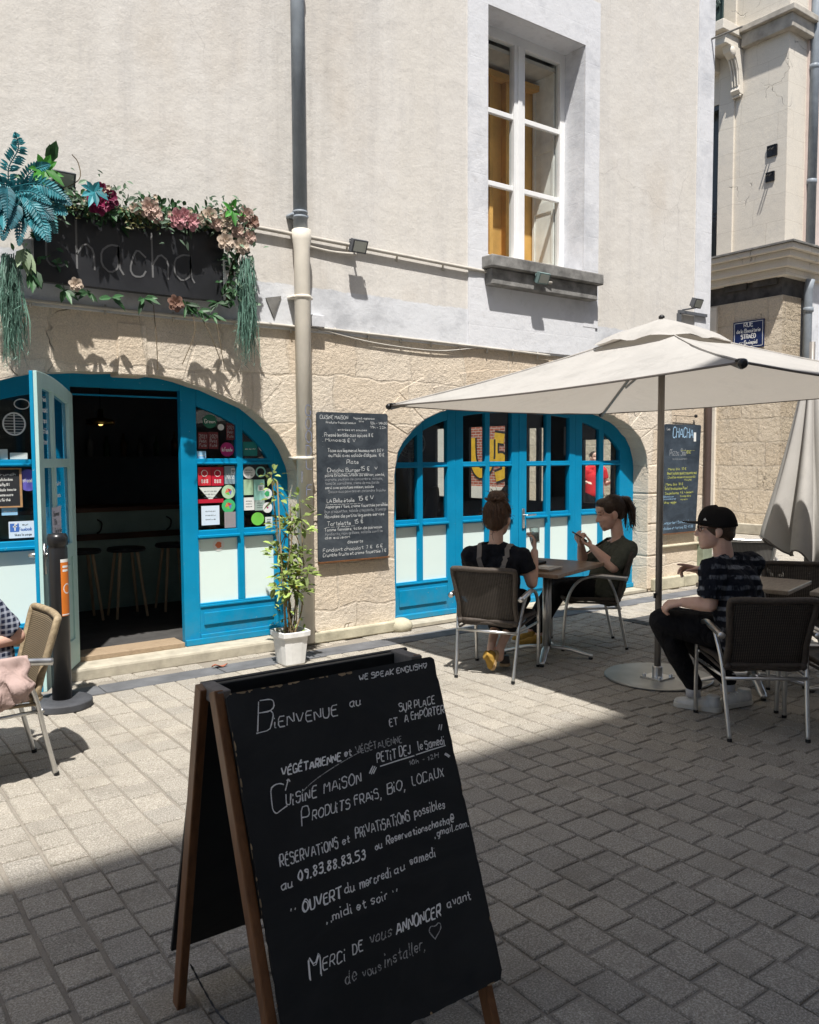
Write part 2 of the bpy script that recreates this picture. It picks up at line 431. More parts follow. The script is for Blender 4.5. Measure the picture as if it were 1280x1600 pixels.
    def grid(s, fn, nu, nv):
        vs = [fn(i / nu, j / nv) for j in range(nv + 1) for i in range(nu + 1)]
        w = nu + 1
        s.add(vs, [(j * w + i, j * w + i + 1, (j + 1) * w + i + 1, (j + 1) * w + i) for j in range(nv) for i in range(nu)])
    def build(s, name, mats, parent=None, smooth=False, bevel=0.0, merge=False, solid=0.0, subd=0, seg=2):
        me = bpy.data.meshes.new(name)
        me.from_pydata(s.v, [], s.f); me.update()
        ms = mats if isinstance(mats, (list, tuple)) else [mats]
        for m in ms: me.materials.append(m)
        for p, i in zip(me.polygons, s.mi): p.material_index = i
        if merge or bevel:
            bm = bmesh.new(); bm.from_mesh(me)
            if merge: bmesh.ops.remove_doubles(bm, verts=bm.verts, dist=1e-5)
            bmesh.ops.recalc_face_normals(bm, faces=bm.faces)
            bm.to_mesh(me); bm.free()
        o = bpy.data.objects.new(name, me); COL.objects.link(o)
        if parent: o.parent = parent
        if solid:
            md = o.modifiers.new("solid", 'SOLIDIFY'); md.thickness = solid; md.offset = 0
        if subd:
            md = o.modifiers.new("sub", 'SUBSURF'); md.levels = md.render_levels = subd
        if bevel:
            md = o.modifiers.new("bevel", 'BEVEL'); md.width = bevel; md.segments = seg; md.limit_method = 'ANGLE'; md.angle_limit = R(40)
        if smooth:
            for p in me.polygons: p.use_smooth = True
        if smooth == 'auto':
            md = o.modifiers.new("wn", 'WEIGHTED_NORMAL') if bevel else None
        return o

def thing(name, label, cat, loc=(0, 0, 0), rz=0.0, group=None):
    o = bpy.data.objects.new(name, None); COL.objects.link(o)
    o.empty_display_size = 0.1
    o.location = loc; o.rotation_euler = (0, 0, rz)
    o['label'] = label; o['category'] = cat
    if group: o['group'] = group
    return o
def tag(o, label, cat, group=None, kind=None):
    o['label'] = label; o['category'] = cat
    if group: o['group'] = group
    if kind: o['kind'] = kind
    return o
def struct(o):
    o['kind'] = 'structure'; return o
KIDS = {}
def kids(o): return [c for c in bpy.data.objects if c.parent == o]
def copy_tree(o, parent=None):
    c = o.copy(); COL.objects.link(c)
    if parent: c.parent = parent
    for ch in kids(o): copy_tree(ch, c)
    return c
def spline(pts, n=8, closed=False):
    """Catmull-Rom through the points"""
    P = [V(p) for p in pts]; m = len(P); out = []
    rng = range(m if closed else m - 1)
    for i in rng:
        p0 = P[(i - 1) % m] if closed else P[max(i - 1, 0)]
        p1 = P[i]; p2 = P[(i + 1) % m]; p3 = P[(i + 2) % m] if closed else P[min(i + 2, m - 1)]
        for k in range(n):
            t = k / n
            out.append(0.5 * ((2 * p1) + (p2 - p0) * t + (2 * p0 - 5 * p1 + 4 * p2 - p3) * t * t + (3 * p1 - p0 - 3 * p2 + p3) * t ** 3))
    if not closed: out.append(P[-1])
    return out

# ------------------------------------------------------------------ hand lettering (single strokes on a 7-high grid: baseline 2, cap 9)
GL = {
'A': "02 39 62|14 54", 'B': "02 09|09 49 58 57 46 06|46 55 53 42 02", 'C': "58 49 29 08 05 03 12 32 53",
'D': "02 09|09 39 57 54 32 02", 'E': "59 09 02 52|06 46", 'F': "59 09 02|06 46", 'G': "58 39 19 07 04 12 42 53 55 35",
'H': "02 09|52 59|06 56", 'I': "02 09", 'J': "49 43 32 12 03", 'K': "02 09|59 05 52", 'L': "09 02 42", 'M': "02 09 35 69 62",
'N': "02 09 52 59", 'O': "29 07 04 22 42 64 67 49 29", 'P': "02 09 49 58 56 45 05", 'Q': "29 07 04 22 42 64 67 49 29|43 61",
'R': "02 09 49 58 56 45 05|25 52", 'S': "58 39 19 08 07 16 46 55 53 42 12 03", 'T': "09 69|39 32", 'U': "09 04 12 42 54 59",
'V': "09 32 69", 'W': "09 12 36 52 69", 'X': "02 59|09 52", 'Y': "09 35 69|35 32", 'Z': "09 59 02 52",
'a': "46 26 05 03 22 43 46|46 43 52", 'b': "09 02|05 26 46 54 32 12 03", 'c': "45 26 15 03 12 32 43", 'd': "45 26 05 03 22 43|49 43 52",
'e': "04 44 45 26 05 03 22 43", 'f': "48 39 28 22|06 46", 'g': "45 26 05 03 22 43|46 41 30 10", 'h': "09 02|04 26 45 42", 'i': "06 02 12|08 09",
'j': "26 21 10 00|28 29", 'k': "09 02|46 04 42", 'l': "09 03 12", 'm': "02 06|04 16 35 32|34 46 65 62", 'n': "02 06|04 26 45 42", 'o': "26 05 03 22 43 45 26",
'p': "00 06|05 26 45 43 22 03", 'q': "45 26 05 03 22 43|46 40 51", 'r': "02 06|04 16 36", 's': "45 26 05 14 34 43 22 03", 't': "28 23 32 43|06 46",
'u': "06 03 12 32 43|46 43 52", 'v': "06 22 46", 'w': "06 12 35 52 66", 'x': "02 46|06 42", 'y': "06 23|46 10", 'z': "06 46 02 42",
'0': "29 07 04 22 44 47 29", '1': "07 29 22", '2': "08 29 48 46 02 52", '3': "08 29 48 36 16|36 45 43 22 03", '4': "42 49 05 55", '5': "49 09 06 36 54 32 02",
'6': "48 29 05 03 22 43 45 26 05", '7': "09 49 12", '8': "26 08 29 48 26 04 22 44 26", '9': "46 27 08 29 48 46 32", '.': "02 12", ',': "12 00", "'": "09 07", '"': "09 07|29 27",
':': "03 04|06 07", '-': "05 35", '!': "09 04|02 03", '/': "02 49", '+': "05 45|27 23", '*': "05 35|27 23", '(': "29 06 22", ')': "09 26 02",
'@': "45 26 25 34 45 54 66 49 19 05 22 52", '€': "58 39 18 13 32 53|06 46|04 44", '<': "36 05 34", '=': "04 44|06 46", '_': "02 62", '|': "02 09", '~': "04 16 34 46",
'\x01': "32 06 08 19 38 59 68 66 32", '\x02': "02 39|18 39 57", '&': "52 07 19 28 03 12 44",
}
ACC = {'É': ('E', "2A 4B"), 'é': ('e', "28 39"), 'è': ('e', "19 28"), 'À': ('A', "2B 3A"), 'à': ('a', "19 28"), 'ê': ('e', "18 29 38"), 'ç': ('c', "22 20"), 'î': ('i', "08 19")}
def _pts(sx): return [[(int(q[0], 16), int(q[1], 16) - 2) for q in st.split()] for st in sx.split('|')]
def glyph(ch):
    if ch in ACC:
        b, a = ACC[ch]; return _pts(GL[b]) + _pts(a)
    return _pts(GL[ch]) if ch in GL else []
def strokes(text, h=1.0, width=None, jitter=0.35, slant=0.0, rnd=None, space=2.6, gap=1.5):
    """polylines for a line of text, baseline at 0; scaled to cap height h and, if given, to a total width"""
    rnd = rnd or random
    out = []; x = 0.0
    for ch in text:
        if ch == ' ': x += space; continue
        g = glyph(ch)
        if not g: x += 2; continue
        w = max(p[0] for st in g for p in st); k = 1 + rnd.uniform(-0.08, 0.08) * (jitter > 0); dy = rnd.uniform(-0.5, 0.5) * jitter
        for st in g:
            q = [(x + p[0] * k + rnd.uniform(-1, 1) * jitter * 0.35, p[1] * k + dy + rnd.uniform(-1, 1) * jitter * 0.35) for p in st]
            if len(q) > 2:                                    # round the corners a little
                r = [q[0]]
                for a, b in zip(q[:-1], q[1:]):
                    r += [(a[0] * .78 + b[0] * .22, a[1] * .78 + b[1] * .22), (a[0] * .22 + b[0] * .78, a[1] * .22 + b[1] * .78)]
                r.append(q[-1]); q = r
            out.append(q)
        x += w + gap
    u = h / 7.0
    sx = u if width is None else width / max(x - gap, 0.1)
    return [[(p[0] * sx + p[1] * u * slant, p[1] * u) for p in st] for st in out]
def ink(mb, sts, org, ux, uy, w, lift=None, rnd=None, vary=0.25):
    """flat ribbons for polylines laid on the plane org + a*ux + b*uy"""
    org, ux, uy = V(org), V(ux), V(uy); n = ux.cross(uy).normalized()
    rnd = rnd or random
    for st in sts:
        if len(st) < 2: continue
        p = [org + ux * a + uy * b for a, b in st]
        vs = []
        for i in range(len(p)):
            d = p[min(i + 1, len(p) - 1)] - p[max(i - 1, 0)]
            if d.length < 1e-9: d = ux
            sd = n.cross(d.normalized()) * (w / 2) * (1 + rnd.uniform(-vary, vary))
            vs += [p[i] + sd, p[i] - sd]
        mb.add(vs, [(2 * i, 2 * i + 1, 2 * i + 3, 2 * i + 2) for i in range(len(p) - 1)])

# ------------------------------------------------------------------ bodies: overlapping closed solids fused by a voxel remesh
def cap(mb, a, ra, b, rb, n=14):
    """tapered capsule with round ends"""
    a, b = V(a), V(b); d = (b - a); L = d.length or 1e-6; d = d / L
    pts = []; rs = []
    for i in range(1, 5):
        t = PI / 2 * (1 - i / 4); pts.append(a - d * ra * math.sin(t)); rs.append(max(ra * math.cos(t), 1e-4))
    for i in range(0, 4):
        t = PI / 2 * (i / 4); pts.append(b + d * rb * math.sin(t)); rs.append(max(rb * math.cos(t), 1e-4))
    mb.tube(pts, rs, n)
def cone(mb, a, ra, b, rb, n=18, sq=None):
    mb.tube([a, V(a).lerp(V(b), .5), b], [ra, (ra + rb) / 2, rb], n, flat=sq)
def limb(mb, pts, rs):
    for i in range(len(pts) - 1): cap(mb, pts[i], rs[i], pts[i + 1], rs[i + 1])
def ell(mb, c, r, rot=None): mb.sphere(c, r, 20, 14, rot)
def fuse(mb, name, material, parent, vox=0.006, smooth=4, disp=0.0, dscale=0.08, cut=None):
    o = mb.build(name, material, None)
    md = o.modifiers.new("r", 'REMESH'); md.mode = 'VOXEL'; md.voxel_size = vox; md.use_smooth_shade = True
    if smooth:
        ms = o.modifiers.new("s", 'SMOOTH'); ms.factor = 0.5; ms.iterations = smooth
    if disp:
        tx = bpy.data.textures.new(name, 'CLOUDS'); tx.noise_scale = dscale; tx.noise_depth = 2
        dm = o.modifiers.new("d", 'DISPLACE'); dm.texture = tx; dm.strength = disp; dm.mid_level = 0.5
    dg = bpy.context.evaluated_depsgraph_get()
    me = bpy.data.meshes.new_from_object(o.evaluated_get(dg))
    bpy.data.objects.remove(o, do_unlink=True)
    me.name = name
    if not me.materials: me.materials.append(material)
    if cut:
        bm = bmesh.new(); bm.from_mesh(me)
        for co, no in cut:
            bmesh.ops.bisect_plane(bm, geom=bm.verts[:] + bm.edges[:] + bm.faces[:], plane_co=co, plane_no=no, clear_outer=True)
        bm.to_mesh(me); bm.free()
    for p in me.polygons: p.use_smooth = True
    o = bpy.data.objects.new(name, me); COL.objects.link(o); o.parent = parent
    return o
# ------------------------------------------------------------------ shared materials
BLUE = m_blue(); MINT = mat("mint_paint", (0.42, 0.60, 0.57), 0.45, var=0.06, bump=0.08, bs=30)
FROST = mat("frosted_film", (0.69, 0.81, 0.77), 0.35, var=0.03, vs=1.5, spec=0.5)
GLASS = m_glass("window_glass", (0.90, 0.94, 0.94), 0.8)
RENDER = m_render(); LIME = m_white_render()
LSTONE = m_stone("limestone", [(0.55, 0.43, 0.305), (0.67, 0.57, 0.445), (0.72, 0.65, 0.55), (0.45, 0.405, 0.355)], bump=1.35, mk=0.42, warp=0.20, bw=0.78, bh=0.40, pm=0.28, lump=0.22)
KSTONE = m_stone("pale_ashlar", [(0.62, 0.565, 0.48), (0.66, 0.61, 0.525), (0.61, 0.565, 0.49), (0.50, 0.475, 0.43)], bw=1.05, bh=0.52, bump=0.25, gap=0.006, rot=(R(-90), R(0), R(0)), mortar=(0.42, 0.37, 0.30))
KSTONE_S = m_stone("pale_ashlar_side", [(0.62, 0.565, 0.48), (0.66, 0.61, 0.525), (0.61, 0.565, 0.49), (0.50, 0.475, 0.43)], bw=1.05, bh=0.52, bump=0.25, gap=0.006, rot=(R(-90), R(-90), 0), mortar=(0.42, 0.37, 0.30))
RUST = m_stone("tooled_stone_side", [(0.56, 0.46, 0.34), (0.62, 0.53, 0.405), (0.66, 0.57, 0.45), (0.46, 0.41, 0.345)], bw=0.9, bh=0.48, bump=1.5, gap=0.025, rot=(R(-90), R(-90), 0), fscale=11, rough_dist=0.07, pm=.3)
RUST_F = m_stone("tooled_stone_front", [(0.52, 0.42, 0.30), (0.58, 0.48, 0.355), (0.62, 0.53, 0.40), (0.42, 0.36, 0.29)], bw=0.9, bh=0.48, bump=1.8, gap=0.025, fscale=10, rough_dist=0.10, pm=.3)
GRANITE = mat("step_granite", (0.40, 0.365, 0.29), 0.85, var=0.2, vs=9, bump=0.6, bs=130, spec=0.2)
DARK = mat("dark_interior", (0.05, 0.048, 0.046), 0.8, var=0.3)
STEEL = m_metal("brushed_aluminium", (0.68, 0.68, 0.67), 0.34)
BLACK = mat("black_paint", (0.012, 0.012, 0.013), 0.35, var=0.2)
WHITE = mat("white_gloss_paint", (0.78, 0.78, 0.77), 0.4, var=0.04)
ZINC = mat("grey_pipe_paint", (0.235, 0.265, 0.295), 0.5, var=0.15, bump=0.1)
CREAMPIPE = mat("cream_pipe_paint", (0.68, 0.63, 0.54), 0.5, var=0.1, vs=4, bump=0.15, bs=40)
CABLE = mat("conduit_paint", (0.46, 0.43, 0.38), 0.6, var=0.15)
CHALK = m_chalk("chalk", (0.72, 0.73, 0.72), 0.43)
PAINTW = mat("white_ink", (0.75, 0.75, 0.72), 0.6, var=0.05)
SOILED = mat("weathered_lead", (0.17, 0.165, 0.155), 0.8, var=0.35, vs=8, bump=0.4, bs=40)

# ------------------------------------------------------------------ ground
mb = MB(); mb.quad((-60, -60, -0.0085), (90, -60, -0.0085), (90, 90, -0.0085), (-60, 90, -0.0085))
struct(mb.build("ground", m_joint()))
def pavers(x0, x1, y0, y1, px=0.156, py=0.165):
    mb = MB(); rnd = random.Random(3)
    nx = int((x1 - x0) / px)
    for i in range(nx):
        xa = x0 + i * px; y = y0 + rnd.uniform(0, py); gx = rnd.choice((0.003, 0.004, 0.006, 0.010))
        while y < y1 - 0.05:
            L = py * rnd.uniform(0.93, 1.08)
            g = 0.003 + rnd.random() * 0.003; b = 0.0055
            ax, bx, ay, by = xa + gx, xa + px - .0035, y + g, min(y + L - g, y1)
            jx = [rnd.uniform(-0.0032, 0.0032) for _ in range(8)]
            dz = rnd.uniform(-0.0025, 0.002); tx = rnd.uniform(-0.010, 0.010); ty = rnd.uniform(-0.010, 0.010)
            vs = []
            for ins, z in ((0, -0.02), (0.001, -b * 0.7 - 0.001), (b, 0.0)):
                for k, (qx, qy) in enumerate(((ax + ins, ay + ins), (bx - ins, ay + ins), (bx - ins, by - ins), (ax + ins, by - ins))):
                    qx += jx[k]; qy += jx[k + 4]
                    vs.append((qx, qy, z + dz + (tx * (qx - (ax + bx) / 2) + ty * (qy - (ay + by) / 2)) * (1 if z == 0 else .6)))
            fs = [(8, 9, 10, 11)]
            for r in (0, 4):
                for k in range(4): fs.append((r + k, r + (k + 1) % 4, r + 4 + (k + 1) % 4, r + 4 + k))
            mb.add(vs, fs); y += L
    return mb
PAV = m_paver()
o = struct(pavers(-1.6, 9.3, -1.7, 5.78).build("paving", PAV))
o2 = pavers(9.3, 19.0, -1.7, 17.0, 0.18, 0.20)
struct(o2.build("side_street_paving", PAV))
o3 = pavers(-1.6, 9.3, 6.02, 6.2, 0.17, 0.19)
struct(o3.build("paving_edge_row", PAV))
mb = MB()
x = -1.6
while x < 9.2:
    L = random.uniform(0.75, 1.05); mb.box(x, x + L - 0.006, 5.79 + random.uniform(-.003, .003), 6.01, -0.03, 0.002 + random.uniform(-.002, .002)); x += L
struct(mb.build("gutter_strip", mat("slate_gutter", (0.115, 0.118, 0.125), 0.8, var=0.25, vs=5, bump=0.4, bs=120, spec=0.25), bevel=0.005))

# ------------------------------------------------------------------ main building
def arch(c, a, s, r, n): return lambda x: s + r * max(0.0, 1 - min(1.0, abs((x - c) / a)) ** n) ** (1 / n)
AL = arch(1.90, 1.53, 1.30, 0.94, 2.2); AR = arch(6.25, 1.83, 1.35, 0.82, 2.65)
ALi = arch(1.90, 1.42, 1.28, 0.83, 2.2); ARi = arch(6.25, 1.68, 1.33, 0.735, 2.5)
D = 6.25
B1 = thing("cafe_building", "cream rendered corner building with limestone ground floor and two blue arched shopfronts", "building", (3.2, D, 0))
BI = Matrix.Translation((-3.2, -D, 0))
def bpart(mb, name, m, parent=None, **kw):
    """parts are modelled in world metres, then hung from the building's base"""
    o = mb.build(name, m, None, **kw)
    o.parent = parent or B1
    o.matrix_parent_inverse = BI if (parent in (None, B1)) else Matrix.Identity(4)
    return o
rj = random.Random(5)
def arch_pts(fn, c, a, s, n=44):
    pts = [(c - a, 0.0)] + [(c - a + rj.uniform(-.008, .008), z) for z in (0.25, .5, .75, 1.0, 1.2)]
    for i in range(n + 1):
        th = PI - PI * i / n; x = c + a * math.cos(th)
        pts.append((x + rj.uniform(-.007, .007), fn(x) + rj.uniform(-.009, .009)))
    pts += [(c + a + rj.uniform(-.008, .008), z) for z in (1.2, 1.0, .75, .5, .25)] + [(c + a, 0.0)]
    return pts
pl = arch_pts(AL, 1.90, 1.53, 1.30); pr = arch_pts(AR, 6.25, 1.83, 1.35)
TOPB = 2.66
outline = [(-6.0, 0.0)] + pl + pr + [(9.2, 0.0), (9.2, TOPB), (-6.0, TOPB)]
bm = bmesh.new()
from mathutils.geometry import tessellate_polygon
ov = [bm.verts.new((x, D, z)) for x, z in outline]
for tri in tessellate_polygon([[V((x, z, 0)) for x, z in outline]]):
    try: bm.faces.new([ov[i] for i in tri])
    except ValueError: pass
for pp in (pl, pr):
    a = [bm.verts.new((x, D, z)) for x, z in pp]; b = [bm.verts.new((x, D + 0.34, z)) for x, z in pp]
    for i in range(len(pp) - 1): bm.faces.new((a[i], a[i + 1], b[i + 1], b[i]))
bmesh.ops.recalc_face_normals(bm, faces=bm.faces)
for f in bm.faces:
    if abs(f.normal.y) > 0.99 and f.normal.y > 0: f.normal_flip()
me = bpy.data.meshes.new("stone_wall"); bm.to_mesh(me); bm.free(); me.materials.append(LSTONE)
sw = bpy.data.objects.new("stone_wall", me); COL.objects.link(sw); sw.parent = B1; sw.matrix_parent_inverse = BI
# voussoirs: keystone and a few proud blocks round each arch
def voussoir(mb, fn, c, a, s, t0, t1, r0, r1, y0):
    P = []
    for t, rr in ((t0, r0), (t0, r1), (t1, r1), (t1, r0)):
        x = c + a * math.cos(t); z = fn(x); nx, nz = math.cos(t) * 0.8, math.sin(t)
        k = math.hypot(nx, nz); P.append((x + nx / k * rr, y0, z + nz / k * rr))
    mb.prism(P, (0, D - y0 - 0.001 + 0.02, 0))
mb = MB(); mb.box(1.945, 2.165, D - 0.012, D + 0.3, 2.215, 2.60)
bpart(mb, "keystone", LSTONE, bevel=0.012)
rvz = random.Random(12)
for fn_, c_, a_, s_, n_ in ((AL, 1.90, 1.53, 1.30, 13), (AR, 6.25, 1.83, 1.35, 15)):
    for i in range(n_):
        t0 = PI * (i + .02) / n_; t1 = PI * (i + .98) / n_
        if (c_ < 3 and abs((t0 + t1) / 2 - PI / 2) < .12): continue
        dp = rvz.uniform(.0015, .005); hgt = rvz.uniform(.26, .40); P = []
        for t, rr in ((t0, .006), (t0, hgt), (t1, hgt), ((t0 + t1) / 2, .006 + .0 * hgt), (t1, .006)):
            if rr < .01 and t not in (t0, t1): continue
            x = c_ + a_ * math.cos(t); z = fn_(x); nx, nz = math.cos(t), math.sin(t) * 1.15; k = math.hypot(nx, nz); P.append((x + nx / k * rr, D - dp, min(z + nz / k * rr, 2.64)))
        mb = MB(); mb.prism(P, (0, dp + .02, 0)); bpart(mb, "arch_stone", LSTONE, bevel=0.007, merge=True)
mb = MB()
for z0, z1, w in ((0.02, .42, .34), (.42, .80, .26), (.80, 1.16, .36), (1.16, 1.5, .24)):
    mb.box(8.075, 8.075 + w, D - 0.010, D + 0.25, z0 + .006, z1 - .006)
bpart(mb, "quoin", LSTONE, bevel=0.012)
MOSS = mat("mossy_stone", (0.43, 0.40, 0.30), 0.9, var=0.3, vs=5, bump=0.7, bs=40, spec=0.1)
for q_ in ((3.44, 4.40, D - 0.055, D, 0.0, 0.10), (8.14, 8.72, D - 0.07, D, 0, .15), (8.73, 9.2, D - 0.065, D, 0, .14), (8.33, 9.2, D - 0.035, D, 0.50, 0.535)):
    mb = MB(); mb.box(*q_); bpart(mb, "plinth", MOSS, bevel=0.014)
mb = MB(); mb.sphere((4.47, D - 0.02, 0.04), (0.12, 0.10, 0.08)); bpart(mb, "guard_stone", MOSS, smooth=True)

# rendered upper wall with one window opening
UY = D - 0.015; TOPW = 8.3
WX0, WX1, WZ0, WZ1 = 5.54, 6.91, 3.56, 5.93
mb = MB()
mb.box(-6.0, WX0, UY, D + .3, TOPB, TOPW); mb.box(WX1, 9.2, UY, D + .3, TOPB, TOPW)
mb.box(WX0, WX1, UY + .0005, D + .3, TOPB + .0005, WZ0); mb.box(WX0, WX1, UY + .0005, D + .3, WZ1, TOPW - .0005)
bpart(mb, "rendered_wall", RENDER)
mb = MB(); SY = UY - 0.014
mb.box(5.29, WX0 - .0, SY, UY, 2.68, 6.42); mb.box(WX1, 7.14, SY, UY, 3.0, 6.42); mb.box(WX0, WX1, SY, UY, WZ1, 6.42); mb.box(WX0, WX1, SY + .002, UY, 2.68, WZ0 - .12)
mb.box(WX1 + .0, 7.10, SY + .003, UY, 2.68, 3.0)
bpart(mb, "window_surround", LIME)
mb = MB(); mb.box(8.89, 9.203, SY, UY, 2.68, TOPW); bpart(mb, "corner_band", LIME)
mb = MB()      # side and back walls, roof
mb.box(9.0, 9.2, D + .3, 16, TOPB, TOPW); mb.box(-6, 9.2, 15.8, 16, 0, TOPW); mb.box(-6.2, -6.0, D, 16, 0, TOPW)
bpart(mb, "side_wall", RENDER)
mb = MB(); mb.box(-6.3, 9.35, D - .15, 16.1, TOPW, TOPW + .25); bpart(mb, "roof", mat("slate_roof", (0.09, 0.095, 0.10), 0.7, bump=0.3))
# reveal of the upper window, its casement and its lead-grey sill
RY = D + 0.28
mb = MB()
XA, XB, ZA, ZB = WX0 + .003, WX1 - .003, WZ0 + .003, WZ1 - .003
mb.quad((XA, UY, ZA), (XA, RY, ZA), (XA, RY, ZB), (XA, UY, ZB)); mb.quad((XB, RY, ZA), (XB, UY, ZA), (XB, UY, ZB), (XB, RY, ZB))
mb.quad((XA, UY, ZB), (XA, RY, ZB), (XB, RY, ZB), (XB, UY, ZB)); mb.quad((XA, UY, ZA), (XB, UY, ZA), (XB, RY, ZA + .02), (XA, RY, ZA + .02))
bpart(mb, "window_reveal", LIME)
mb = MB()
fw = 0.075; xm = (WX0 + WX1) / 2
mb.box(WX0, WX0 + fw, RY - .02, RY + .05, WZ0, WZ1); mb.box(WX1 - fw, WX1, RY - .02, RY + .05, WZ0, WZ1)
mb.box(WX0 + fw, WX1 - fw, RY - .018, RY + .05, WZ1 - .10, WZ1); mb.box(WX0 + fw, WX1 - fw, RY - .018, RY + .05, WZ0, WZ0 + .11)
mb.box(WX0 + fw, WX1 - fw, RY - .05, RY - .018, WZ0 + .035, WZ0 + .075)
mb.box(xm - .075, xm + .075, RY - .030, RY + .05, WZ0 + .11, WZ1 - .10); mb.box(xm - .03, xm + .03, RY - .042, RY - .03, WZ0 + .11, WZ1 - .10)
for k in (1, 2):
    z = WZ0 + .11 + (WZ1 - WZ0 - .21) * k / 3
    mb.box(WX0 + fw, xm - .075, RY - .012, RY + .03, z - .025, z + .025); mb.box(xm + .075, WX1 - fw, RY - .012, RY + .03, z - .025, z + .025)
WIN = bpart(mb, "window", WHITE, bevel=0.004)
mb = MB(); mb.quad((WX0 + fw, RY + .015, WZ0 + .1), (xm, RY + .015, WZ0 + .1), (xm, RY + .015, WZ1 - .1), (WX0 + fw, RY + .015, WZ1 - .1))
mb.quad((xm, RY + .016, WZ0 + .1), (WX1 - fw, RY + .016, WZ0 + .1), (WX1 - fw, RY + .016, WZ1 - .1), (xm, RY + .016, WZ1 - .1))
bpart(mb, "pane", GLASS, WIN)
mb = MB(); mb.box(5.46, 7.06, SY - .15, UY, 3.43, 3.545); mb.box(5.50, 7.02, SY - .10, UY, 3.27, 3.428)
bpart(mb, "sill", mat("stained_sill", (0.21, 0.205, 0.195), 0.9, var=0.45, vs=7, bump=0.6, bs=30, spec=0.1), WIN, bevel=0.012)
OCHRE = mat("ochre_wall", (0.72, 0.40, 0.11), 0.8, var=0.25, vs=2)
mb = MB()      # the room behind the window
mb.box(5.0, 5.02, RY + .06, 8.6, 3.5, 6.1); mb.box(5.0, 7.7, 8.6, 8.62, 3.5, 6.1); mb.box(7.7, 7.72, RY + .06, 8.6, 3.5, 6.1)
mb.box(5.0, 7.7, 6.93, 6.95, 3.5, 6.0)
for xa, w_ in ((5.60, .05), (5.92, .16), (6.12, .05), (6.36, .22)): mb.box(xa, xa + w_, 6.85, 6.928, 3.5, 5.64)
mb.box(5.0, 7.7, 6.82, 6.928, 5.64, 5.70)
room = bpart(mb, "upstairs_room", OCHRE)
for nm_, a_, b_ in (("ceiling", 5.76, 5.80), ("floor", 3.44, 3.48)):
    mb = MB(); mb.box(5.0, 7.72, RY + .06, 8.6, a_, b_); bpart(mb, nm_, mat("room_ceiling", (0.55, 0.50, 0.44), 0.9), room)
mb = MB(); c0 = V((6.86, RY + .07, 0)); dx = V((-0.02, 0.31, 0))
nrm = V((-dx.y, dx.x, 0)).normalized() * 0.018
def shp(u0, u1, z0, z1, k=1.0, off=0.0):
    a = c0 + dx * u0 + nrm * off; b = c0 + dx * u1 + nrm * off
    mb.prism([(a.x, a.y, z0), (b.x, b.y, z0), (b.x, b.y, z1), (a.x, a.y, z1)], nrm * k)
shp(0, 1, 3.62, 5.85)
for z0, z1 in ((3.62, 3.74), (4.30, 4.42), (4.95, 5.05), (5.74, 5.85)): shp(0, 1, z0, z1, 0.6, 1.0)
shp(0, .12, 3.62, 5.85, 0.58, 1.0); shp(.88, 1, 3.62, 5.85, 0.58, 1.0)
bpart(mb, "interior_shutter", mat("shutter_paint", (0.80, 0.78, 0.73), 0.6), room, bevel=0.004)

# ground-floor room, seen through the doors
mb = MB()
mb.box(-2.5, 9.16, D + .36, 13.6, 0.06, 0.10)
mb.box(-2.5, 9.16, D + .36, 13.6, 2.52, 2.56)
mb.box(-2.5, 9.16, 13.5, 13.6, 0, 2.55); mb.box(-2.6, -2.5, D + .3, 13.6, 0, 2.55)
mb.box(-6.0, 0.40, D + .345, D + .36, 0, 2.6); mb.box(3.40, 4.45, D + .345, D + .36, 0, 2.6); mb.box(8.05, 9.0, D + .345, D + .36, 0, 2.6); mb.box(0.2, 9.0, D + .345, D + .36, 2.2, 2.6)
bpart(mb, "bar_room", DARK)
mb = MB()
ops = [(7.72, 8.22, 0.94, 1.84), (8.47, 8.60, 1.62, 2.04), (8.93, 9.10, .93, 2.04), (9.17, 9.36, .93, 2.04), (9.87, 10.75, .92, 2.10), (11.30, 11.66, .92, 2.10)]
y = D + .3
for a, b, z0, z1 in ops:
    mb.box(9.15, 9.2, y, a, 0, TOPB); mb.box(9.151, 9.199, a, b, 0, z0); mb.box(9.151, 9.199, a, b, z1, TOPB); y = b
mb.box(9.15, 9.2, y, 15.9, 0, TOPB)
bpart(mb, "side_shopfront", mat("charcoal_joinery", (0.03, 0.03, 0.032), 0.5))

